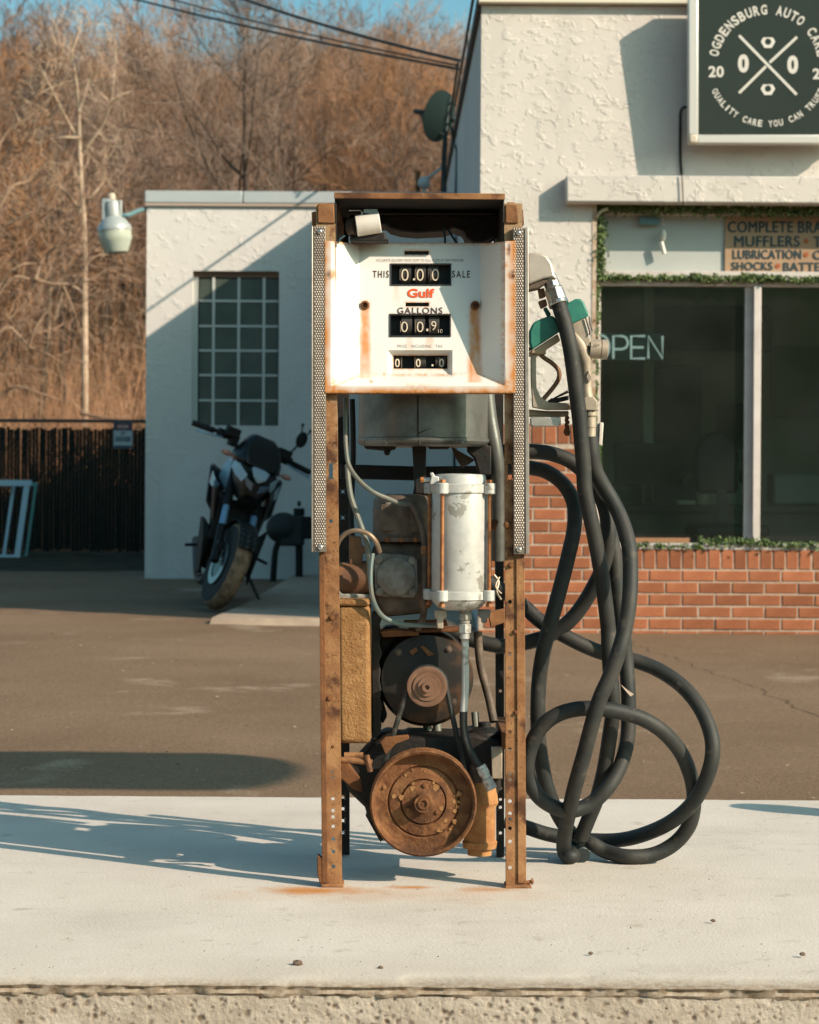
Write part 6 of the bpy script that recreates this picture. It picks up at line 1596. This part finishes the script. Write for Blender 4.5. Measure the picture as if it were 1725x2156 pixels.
for s_ in (-1, 1):
    q = hull([(x, s_ * y, z) for x, y, z in ((-.26, .17, .84), (-.26, .20, .80), (-.33, .15, .52), (-.58, .16, .46), (-.66, .20, .86), (-.46, .23, .88), (-.5, .10, .7))]); mobj('tank_shroud', q, mgl, bevel=.012)
    q = hull([(x, s_ * y, z) for x, y, z in ((-.36, .205, .86), (-.36, .215, .80), (-.60, .245, .83), (-.62, .23, .90), (-.46, .238, .92))]); mobj('side_flash', q, mwh, bevel=.006)
q = hull(sym([(-.10, .045, .80), (-.09, .10, .89), (-.15, .14, .98), (-.22, .12, 1.03), (-.36, .14, 1.0), (-.36, .10, .80), (-.18, .05, .74)])); hl_ = mobj('headlight_cowl', q, mgl, steer=True, bevel=.010)
for s_ in (-1, 1):
    q = hull([(x, s_ * y, z) for x, y, z in ((-.098, .105, .865), (-.085, .085, .925), (-.16, .148, .985), (-.30, .156, 1.0), (-.30, .158, .945), (-.17, .150, .90), (-.2, .12, .95))]); mobj('cheek_panel', q, mwh, hl_, steer=True, bevel=.006)
q = hull(sym([(-.083, .012, .90), (-.080, .045, .93), (-.12, .07, .985), (-.17, .04, 1.005), (-.13, .02, .95)])); mobj('brow_panel', q, mwh, hl_, steer=True, bevel=.006)
for s_ in (-1, 1):
    q = hull([(x, s_ * y, z) for x, y, z in ((-.082, .018, .83), (-.078, .028, .885), (-.085, .098, .915), (-.10, .090, .865), (-.12, .03, .83), (-.12, .09, .9))]); mobj('headlight', q, mat('headlight lens', (.16, .22, .30), .1, .5), hl_, steer=True, bevel=.005)
q = hull(sym([(-.13, .05, .79), (-.12, .06, .82), (-.2, .07, .72), (-.25, .05, .70), (-.14, .02, .76)])); mobj('chin_vent', q, mblk, hl_, steer=True, bevel=.005)
q = hull(sym([(-.15, .11, 1.0), (-.19, .14, 1.08), (-.27, .12, 1.18), (-.33, .08, 1.22), (-.38, .10, 1.2), (-.44, .17, 1.03), (-.24, .17, 1.0)])); mobj('flyscreen', q, mgl, steer=True, bevel=.02)
q = MB(); bw = .44
q.tube(smooth_path([Vector(p) for p in ((-.55, bw, 1.13), (-.50, bw * .55, 1.14), (-.42, .12, 1.09), (-.42, -.12, 1.09), (-.50, -bw * .55, 1.14), (-.55, -bw, 1.13))]), .014, 10); hbar = mobj('handlebar', q, mblk, steer=True)
for s_ in (-1, 1):
    q = MB(); q.cyl((-.53, s_ * .30, 1.137), (-.555, s_ * (bw + .02), 1.13), .021, 12); mobj('grip', q, tyre_s, hbar, steer=True)
    q = MB(); q.box((-.49, s_ * .25, 1.14), (.06, .07, .06)); q.box((-.44, s_ * .20, 1.17), (.07, .10, .07)); q.box((-.45, s_ * .17, 1.12), (.08, .06, .08)); mobj('switch_block', q, mblk, hbar, steer=True, bevel=.008)
    q = MB(); q.tube([(-.47, s_ * .24, 1.12), (-.43, s_ * .32, 1.10), (-.46, s_ * (bw), 1.09)], .006, 8); mobj('lever', q, msl, hbar, steer=True)
    q = MB(); q.tube([(-.30, s_ * .13, 1.0), (-.28, s_ * .20, 1.02)], .008, 8); q.ball((-.28, s_ * .23, 1.02), .028, (.8, 1.4, .7)); mobj('indicator', q, mat('indicator', (.45, .22, .16), .3), bike, steer=True)
    q = MB(); q.tube([(-.95, s_ * .14, .40), (-.93, s_ * .30, .36)], .012, 8); mobj('foot_peg', q, men)
q = MB(); q.tube([(-.48, .22, 1.14), (-.44, .26, 1.24), (-.44, .27, 1.30)], .007, 8); q.ball((-.44, .28, 1.31), .045, (.3, .9, 1.3)); mobj('mirror', q, mblk, hbar, steer=True)
q = MB(); q.tube([(-.45, .27, 1.34), (-.45, .25, 1.40)], .005, 6); q.ball((-.45, .25, 1.41), .012); q.tube([(-.45, .29, 1.34), (-.45, .32, 1.38)], .005, 6); q.ball((-.45, .32, 1.39), .012); mobj('phone_mount', q, mblk, hbar, steer=True)
q = MB(); q.box((-.72, 0, .42), (.46, .34, .36)); q.box((-.52, 0, .50), (.20, .30, .30)); mobj('engine', q, men, bevel=.03)
q = MB(); q.box((-.34, 0, .60), (.05, .32, .30)); mobj('radiator', q, mblk, bevel=.01)
for s_ in (-1, 1):
    q = hull([(x, s_ * y, z) for x, y, z in ((-.36, .13, .50), (-.36, .20, .46), (-.42, .17, .20), (-.85, .19, .16), (-.95, .22, .45), (-.70, .245, .60), (-.45, .23, .60), (-.6, .12, .4))]); mobj('engine_cover', q, mblk, bevel=.02)
    q = hull([(x, s_ * y, z) for x, y, z in ((-.55, .17, .62), (-.52, .24, .70), (-.60, .26, .96), (-.85, .25, .98), (-1.0, .24, .80), (-.9, .16, .62), (-.7, .10, .9))]); mobj('side_bag', q, mgl, bevel=.03)
q = MB(); q.tube(smooth_path([Vector(p) for p in ((-.42, -.08, .42), (-.36, -.10, .25), (-.55, -.12, .16), (-.9, -.16, .17), (-1.3, -.20, .32), (-1.55, -.22, .40))]), .032, 10); mobj('exhaust', q, men)
q = MB(); q.tube([(-.42, 0, .95), (-.8, .14, .72), (-.95, .15, .40)], .025, 8); q.tube([(-.42, 0, .95), (-.8, -.14, .72), (-.95, -.15, .40)], .025, 8); q.tube([(-.95, .1, .38), (-1.41, .1, .31)], .03, 8); q.tube([(-.95, -.1, .38), (-1.41, -.1, .31)], .03, 8); mobj('frame', q, mblk)
q = hull(sym([(-.85, .10, .90), (-.90, .14, .84), (-1.4, .10, .90), (-1.45, .07, .96), (-1.1, .13, .80), (-1.2, .10, .88)])); mobj('seat', q, tyre_s, bevel=.03)
q = hull(sym([(-1.2, .10, .82), (-1.6, .05, .98), (-1.62, .03, .93), (-1.3, .08, .92)])); mobj('tail', q, mgl, bevel=.01)
q = MB(); q.tube([(-.85, .16, .28), (-.80, .30, .10), (-.80, .36, .06)], .012, 8); mobj('side_stand', q, men)

# gas meter set against the garage
gm = thing('gas_meter', at(630, 1222, 20.5), 'dark gas meter on a standpipe behind the motorcycle', 'gas meter')
q = MB(); q.tube([at(630, 1225, 20.5), at(630, 1075, 20.5)], .034, 12); q.cyl(at(630, 1085, 20.5), at(630, 1070, 20.5), .05, 12); q.cyl(at(630, 1066, 20.5), at(630, 1055, 20.5), .015, 8); obj('standpipe', q, mblk, gm)
q = MB(); q.ball(at(597, 1112, 20.5), .15, (1.05, .7, .95), 20, 14); q.pbox(588, 1085, 640, 1150, 20.42, .2); obj('meter_body', q, mat('meter dark grey', (.009, .011, .011), .6), gm, bevel=.02)
q = MB(); q.pbox(636, 1088, 656, 1135, 20.4, .18); q.tube(smooth_path([at(590, 1140, 20.5), at(580, 1160, 20.5), at(575, 1225, 20.5)]), .03, 10); obj('regulator', q, mblk, gm, bevel=.015)

# ------------------------------------------------------------------ off-frame canopy and bollard added unseen to throw the two shadows
cz = 3.3; tsh = (cz - asph_z(0, 7.67)) / math.sin(SUN_EL)
sh0 = S_DIR * tsh
cp = thing('shadow_canopy', (-3.4, 7.67 + sh0.y, 0), 'unseen narrow canopy on a steel column, added to throw the band shadow', 'canopy')
q = MB(); yc = 7.66 + sh0.y; xe = -.42 + sh0.x; pts = []
hw = .42
for k in range(13):
    a = -math.pi / 2 + math.pi * k / 12; pts.append((xe - hw * .55 + hw * .55 * math.cos(a), yc + hw * math.sin(a)))
pts += [(-4.0, yc + hw), (-4.0, yc - hw)]
n = len(pts); q.add([(x, y, cz - .05) for x, y in pts] + [(x, y, cz + .05) for x, y in pts], [tuple(range(n - 1, -1, -1)), tuple(range(n, 2 * n))] + [(i, (i + 1) % n, n + (i + 1) % n, n + i) for i in range(n)])
obj('shadow_canopy_roof', q, mat('canopy white', (.62, .60, .56), .6), cp, bevel=.01)
q = MB(); q.cyl((-3.6, yc, -.17), (-3.6, yc, cz - .051), .09, 20); q.bb(-3.8, -3.4, yc - .2, yc + .2, -.17, -.14); obj('column', q, mat('canopy steel', (.35, .36, .36), .5, .2), cp)
q = MB(); bpx, bpy_ = 1.62, 6.02; q.lathe([(.075, -.05), (.075, .40), (.06, .44), (.02, .455)], (bpx, bpy_, 0), (0, 0, 1), 20); obj('shadow_bollard', q, mat('yellow bollard', (.50, .33, .04), .6, 0, (.30, .17, .05), 12, 5, .5, .65), label='unseen low yellow steel bollard at the end of the island', cat='shadow_bollard')

# ------------------------------------------------------------------ pebbles and grit
pebm = mat('brown pebble', (.10, .065, .045), .9, 0, (.16, .11, .08), 60, 4)
def pebble(px, py, r, lab, mt=pebm):
    Y = CAMZ * K / (py - HY)
    random.seed(int(px)); q = MB(); q.ball(at(px, py, Y) + Vector((0, 0, r * .55)), r, (1.25, 1, .7), 9, 6)
    q.v = [tuple(Vector(v) + Vector([random.uniform(-.18, .18) * r for _ in range(3)])) for v in q.v]
    obj('pebble', q, mt, label=lab, cat='pebble', smooth=0)
pebble(627, 2034, .0085, 'largest dark brown pebble near the island front edge')
pebble(1502, 1941, .0045, 'small brown pebble on bare concrete right of the hose')
pebble(1690, 2012, .0050, 'small reddish pebble near the right end of the island front')
pebble(1244, 2010, .0040, 'tiny brown pebble on the concrete below the right post')
pebble(802, 2040, .0045, 'small dark pebble just right of the largest pebble', )
q = MB(); random.seed(77)
for _ in range(260):
    x = random.uniform(-1.0, 1.1); y = random.choice((random.uniform(4.16, 4.5), random.uniform(4.16, 6.4))); s_ = random.uniform(.0008, .0026)
    c = Vector((x, y, .0015)); q.add([c + Vector((random.uniform(-1, 1), random.uniform(-1, 1), random.uniform(-.3, .9))) * s_ for _ in range(4)], [(0, 1, 2), (0, 2, 3), (0, 3, 1), (1, 3, 2)])
obj('grit', q, pebm, kind='stuff', label='brown grit and dry crumbs scattered on the concrete', cat='grit', smooth=0)
q = MB()
for _ in range(500):
    y = random.uniform(6.8, 14); x = random.uniform(-.19, .19) * y; s_ = random.uniform(.003, .009); c = Vector((x, y, asph_z(x, y) + .004))
    q.add([c + Vector((random.uniform(-1.4, 1.4), random.uniform(-1, 1), random.uniform(-.1, .6))) * s_ for _ in range(4)], [(0, 1, 2), (0, 2, 3), (0, 3, 1), (1, 3, 2)])
obj('gravel', q, mat('pale gravel', (.30, .24, .19), .9), kind='stuff', label='pale loose gravel specks on the asphalt lot', cat='gravel', smooth=0)

# ------------------------------------------------------------------ bare woods on the hillside
def grow(seed, height, spread=1.0, lean=0.0, fork=14, r0=.13, twig=.0075, dens=1.0):
    rnd = random.Random(seed)
    T, C = MB(), MB()
    def rv(s): return Vector((rnd.gauss(0, s), rnd.gauss(0, s), rnd.gauss(0, s)))
    def limb(p, d, length, r, lvl):
        segs = (9, 6, 4, 3)[lvl]; pts = [p.copy()]; rad = [r]; dirs = [d.copy()]
        for i in range(segs):
            d = (d + rv((.035, .07, .10, .12)[lvl]) + Vector((0, 0, (.05, .13, .12, .08)[lvl]))).normalized()
            p = p + d * (length / segs); pts.append(p.copy()); rad.append(max(.004, r * (1 - (.82 if lvl else .86) * (i + 1) / segs))); dirs.append(d.copy())
        (T if lvl < 2 else C).tube(pts, rad, (7, 5, 3, 3)[lvl], False)
        if lvl == 3:
            for _ in range(int(12 * dens)):
                t = rnd.uniform(.15, 1) * segs; i = min(segs - 1, int(t)); b0 = pts[i].lerp(pts[i + 1], t - i)
                td = (dirs[i] * .9 + rv(.45) + Vector((0, 0, .25))).normalized(); l = rnd.uniform(.22, .55); sd = td.orthogonal().normalized() * twig * .6
                sd.rotate(Matrix.Rotation(rnd.uniform(0, 6.28), 3, td)); mid = b0 + td * l * .5 + rv(.03)
                C.add([b0 - sd, b0 + sd, mid + sd * .7, mid - sd * .7, b0 + td * l + rv(.03)], [(0, 1, 2, 3), (3, 2, 4)])
            return
        n = int((fork, 8, 6)[lvl] * (dens if lvl else 1))
        for k in range(n):
            t = ((.26 + .74 * (k + rnd.random()) / n) if lvl == 0 else rnd.uniform(.2, 1)) * segs
            i = min(segs - 1, int(t)); b0 = pts[i].lerp(pts[i + 1], t - i)
            ang = rnd.uniform(0, 6.283); side = dirs[i].orthogonal().normalized(); side.rotate(Matrix.Rotation(ang, 3, dirs[i]))
            td = (dirs[i] * rnd.uniform(.45, 1.0) + side * rnd.uniform(.6, 1.05) * spread).normalized()
            fr = t / segs
            l = length * ((.58 - .30 * fr) if lvl == 0 else rnd.uniform(.38, .6)) * rnd.uniform(.75, 1.2)
            limb(b0, td, l, max(.005, rad[i] * rnd.uniform(.42, .62)), lvl + 1)
    limb(Vector((0, 0, -.3)), Vector((lean, 0, 1)).normalized(), height, r0, 0)
    return T, C
barks = [mat('warm bark', (.36, .25, .17), .9, 0, (.22, .14, .09), 3, 5, .4, .6), mat('grey brown bark', (.085, .06, .045), .9, 0, (.13, .09, .064), 3, 5, .4, .6)]
twigm = [mat('russet twigs', (.35, .205, .128), .9, 0, (.24, .135, .085), .5, 4, .4, .6), mat('brown twigs', (.30, .165, .095), .9, 0, (.22, .12, .07), .5, 4, .4, .6), mat('orange brown twigs', (.38, .205, .110), .9, 0, (.27, .145, .082), .5, 4, .4, .6)]
for tm_ in twigm:
    N, L, b = nodes_of(tm_); src = b.inputs['Base Color'].links[0].from_socket
    oi = N.new('ShaderNodeObjectInfo'); hs = N.new('ShaderNodeHueSaturation'); r1 = N.new('ShaderNodeMapRange'); r1.inputs[3].default_value = .62; r1.inputs[4].default_value = 1.38
    ml = N.new('ShaderNodeMath'); ml.operation = 'MULTIPLY'; ml.inputs[1].default_value = 7.31; fr_ = N.new('ShaderNodeMath'); fr_.operation = 'FRACT'; r2 = N.new('ShaderNodeMapRange'); r2.inputs[3].default_value = .55; r2.inputs[4].default_value = 1.12
    L.new(oi.outputs['Random'], r1.inputs[0]); L.new(oi.outputs['Random'], ml.inputs[0]); L.new(ml.outputs[0], fr_.inputs[0]); L.new(fr_.outputs[0], r2.inputs[0])
    L.new(r1.outputs[0], hs.inputs['Value']); L.new(r2.outputs[0], hs.inputs['Saturation']); L.new(src, hs.inputs['Color']); L.new(hs.outputs[0], b.inputs['Base Color'])
kinds = []; KH = []
for i, (h, sp, fk_, r0) in enumerate(((11, 1.0, 14, .13), (13, .8, 16, .15), (9, 1.15, 13, .11), (12, .95, 15, .14), (8, 1.05, 12, .09), (14, .7, 17, .16))):
    T, C = grow(100 + i, h, sp * .85, .03 * (i - 2), fk_, r0 * 1.0, .014)
    tm = T.mesh('trunk', 60); tm.materials.append(barks[i % 2]); cm = C.mesh('crown', 0); cm.materials.append(twigm[i % 3])
    kinds.append((tm, cm)); KH.append(max(v.co.z for v in cm.vertices))
def plant(kind, x, y, s_, rot, label, group, name='bare_tree', mats=None):
    tm, cm = kinds[kind]
    t = bpy.data.objects.new(name, None); COL.objects.link(t); t.empty_display_size = .3
    t.location = (x, y, hill_z(x, y) - .05); t.rotation_euler = (0, 0, rot); t.scale = (s_, s_, s_)
    tag(t, label, 'tree', group)
    for nm, me in (('trunk', tm), ('crown', cm)):
        o = bpy.data.objects.new(nm, me); COL.objects.link(o); o.parent = t
    return t
rnd = random.Random(5)
GL = 'bare brown tree massed with many others on the wooded hillside'
count = 0
Y = 39.0
while Y < 104 and count < 285:
    half_l, half_r = .19 * Y + 2.5, .055 * Y + 2.0
    step = 2.0 + (Y - 36) * .012
    x = -half_l + rnd.uniform(0, step)
    while x < half_r:
        ki = rnd.randrange(6); xx, yy = x + rnd.uniform(-.8, .8), Y + rnd.uniform(-1.6, 1.6)
        top = max(rnd.gauss(105, 75), -40 if rnd.random() < .14 else 5)      # how high its crown may reach
        smax = (CAMZ + (HY - top) * yy / K - hill_z(xx, yy)) / KH[ki]
        plant(ki, xx, yy, max(.22, min(smax, rnd.uniform(.45, .85))), rnd.uniform(0, 6.28), GL, 'bare trees on the hillside'); count += 1
        x += step * rnd.uniform(.8, 1.25)
    Y += 3.0 + (Y - 36) * .022
# nearer trees that reach in over the fence
for k, x, y, s_, r_ in ((4, -7.9, 31.5, .8, 1.0), (2, -6.3, 33.5, .6, 2.6)):
    plant(k, x, y, s_, r_, 'low spreading bare tree leaning in over the fence from the left edge' if k == 4 else 'slender bare tree rising just behind the fence', 'bare trees behind the fence')
# dark limbed tree standing out in the middle
T, C = grow(900, 8.5, .85, .02, 11, .13, .009)
for nm, T_, C_, px, Yt, sc, lab, mt in (('dark_tree', T, C, 512, 35.5, .8, 'dark forking tree standing out against the hillside behind the garage roof', mat('dark bark', (.045, .03, .022), .9)),):
    p = at(px, 700, Yt); t = thing(nm, (p.x, Yt, hill_z(p.x, Yt)), lab, 'tree')
    for n2, q, mm in (('trunk', T_, mt), ('crown', C_, twigm[1])):
        q.v = [tuple(Vector(v) * sc + Vector((p.x, Yt, hill_z(p.x, Yt)))) for v in q.v]; obj(n2, q, mm, t, smooth=60)
# slender darker trunks that read through the mass of twigs
dk = mat('dark bark', (.045, .03, .022), .9); dk2 = mat('dusky bark', (.085, .06, .045), .9)
for ki, (px, Yt, sc) in enumerate(((40, 44, .9), (110, 50, 1.0), (262, 47, .75), (300, 42, .6), (345, 55, .8), (420, 48, .8), (600, 46, .8), (655, 58, .9), (735, 50, .9), (800, 44, .7), (868, 56, .9), (930, 62, 1.0), (75, 60, 1), (140, 41, 1), (215, 58, 1), (380, 64, 1), (470, 56, 1), (555, 62, 1), (690, 43, 1), (770, 66, 1), (838, 49, 1), (905, 45, 1))):
    p = at(px, 700, Yt); sc = (CAMZ + (HY - (-60, 40, -10, 80)[ki % 4]) * Yt / K - hill_z(p.x, Yt)) / KH[(1, 5, 3)[ki % 3]]; t = plant((1, 5, 3)[ki % 3], p.x, Yt, sc, ki * 1.3, 'slender dark trunk rising among the brown hillside trees', 'dark trunks on the hillside', 'slender_tree')
    for ch in t.children:
        if ch.name.startswith('trunk'):
            me2 = dk_cache.setdefault(((1, 5, 3)[ki % 3], ki % 2), ch.data.copy()) if False else ch.data.copy()
            me2.materials.clear(); me2.materials.append((dk, dk2)[ki % 2]); ch.data = me2
# pale sycamore
YS = 35.0
sy = thing('pale_sycamore', (at(176, 900, YS).x, YS, hill_z(-5, YS)), 'pale barked tree with white limbs standing against the brown hillside', 'tree')
pal = mat('pale bark', (.50, .375, .27), .85, 0, (.28, .18, .12), 5, 6, .42, .66)
pal2 = mat('dull bough bark', (.33, .215, .14), .85, 0, (.20, .125, .08), 5, 6, .42, .66)
q = MB()
def limbp(pts, r0, r1): P = smooth_path([at(x, y, YS + random.uniform(-.15, .15)) for x, y in pts], 4); q.tube(P, [r0 + (r1 - r0) * i / (len(P) - 1) for i in range(len(P))], 7, False)
random.seed(4)
limbp([(180, 1000), (179, 800), (178, 600), (177, 480), (172, 400), (168, 320), (166, 240), (160, 170), (150, 110), (147, 70)], .062, .012)
q2 = q; q = MB()
for pts in ([(172, 330), (190, 300), (215, 265), (233, 215), (240, 160), (243, 100), (240, 40)], [(168, 300), (140, 250), (115, 200), (95, 160), (75, 120)], [(166, 235), (178, 200), (190, 160), (196, 120)], [(176, 460), (160, 430), (135, 400), (110, 380)], [(177, 430), (195, 410), (215, 385), (220, 350)], [(170, 290), (130, 290), (90, 300), (60, 296)], [(160, 170), (120, 180), (80, 200)], [(150, 110), (165, 70), (170, 30)], [(178, 560), (200, 540), (230, 535)], [(233, 215), (255, 200), (280, 190)], [(178, 620), (150, 600), (110, 595)]):
    limbp(pts, .030, .006)
crn = q
for _ in range(700):
    px, py = random.choice(((240, 90), (90, 150), (150, 90), (120, 380), (215, 350), (70, 290), (195, 130), (100, 250), (240, 250))); px += random.gauss(0, 28); py += random.gauss(0, 45)
    a = at(px, py, YS + random.uniform(-.6, .6)); d = Vector((random.gauss(0, .6), random.gauss(0, .4), random.gauss(.3, .5))).normalized(); s_ = d.orthogonal().normalized() * .005
    crn.add([a - s_, a + s_, a + d * random.uniform(.25, .6)], [(0, 1, 2)])
obj('trunk', q2, pal, sy, smooth=60); obj('crown', crn, pal, sy, smooth=60)
# pale drooping boughs near the fence
q = MB(); YS = 31.0
bo2 = thing('low_bough_tree', (at(-40, 1100, YS).x, YS, .05), 'pale low boughs arching in from the left edge above the fence', 'tree')
random.seed(6)
limbp([(-60, 1120), (-55, 900), (-50, 700), (-45, 480)], .11, .07); t_ = q; q = MB()
for pts in ([(-50, 720), (0, 600), (40, 560), (75, 555), (110, 560)], [(-50, 700), (20, 590), (70, 590), (130, 600), (190, 590), (230, 565), (280, 570)], [(-52, 800), (10, 690), (60, 730), (100, 745), (140, 770)], [(-50, 900), (5, 830), (40, 815), (90, 830), (150, 850)], [(-46, 560), (10, 480), (50, 455), (100, 435), (150, 450)], [(75, 590), (90, 545), (120, 520), (145, 520)], [(-45, 520), (20, 400), (60, 380), (110, 330)], [(-45, 480), (0, 300), (70, 240), (140, 170)], [(170, 870), (220, 880), (280, 875)], [(60, 730), (75, 690), (110, 640)], [(130, 600), (150, 640), (170, 700)]):
    limbp(pts, .026, .006)
for _ in range(900):
    px, py = random.uniform(-20, 290), random.uniform(350, 870); a = at(px, py, YS + random.uniform(-.8, .8)); d = Vector((random.gauss(.3, .7), random.gauss(0, .4), random.gauss(.1, .5))).normalized(); s_ = d.orthogonal().normalized() * .004
    q.add([a - s_, a + s_, a + d * random.uniform(.2, .5)], [(0, 1, 2)])
obj('trunk', t_, barks[0], bo2, smooth=60); obj('crown', q, pal2, bo2, smooth=60)
# dry undergrowth
q = MB(); rnd = random.Random(12)
for _ in range(26000):
    y = 28 + (rnd.random() ** 1.5) * 60; x = rnd.uniform(-.19 * y - 2, .05 * y + 1); h = rnd.uniform(.5, 2.3)
    if x > wl_ - .2 and y < 26: continue
    b0 = Vector((x, y, hill_z(x, y) - .02)); w = rnd.uniform(.006, .014); d = Vector((rnd.gauss(0, .25), rnd.gauss(0, .2), 1)) * h; a = rnd.uniform(0, 3.14); s_ = Vector((math.cos(a), math.sin(a) * .3, 0)) * w; mid = b0 + d * .5 + Vector((rnd.gauss(0, .1), 0, 0))
    q.add([b0 - s_, b0 + s_, mid + s_ * .7, mid - s_ * .7, b0 + d], [(0, 1, 2, 3), (3, 2, 4)])
obj('undergrowth', q, twigm[2], kind='stuff', label='dry orange brown brush covering the foot of the hillside', cat='undergrowth', smooth=0)
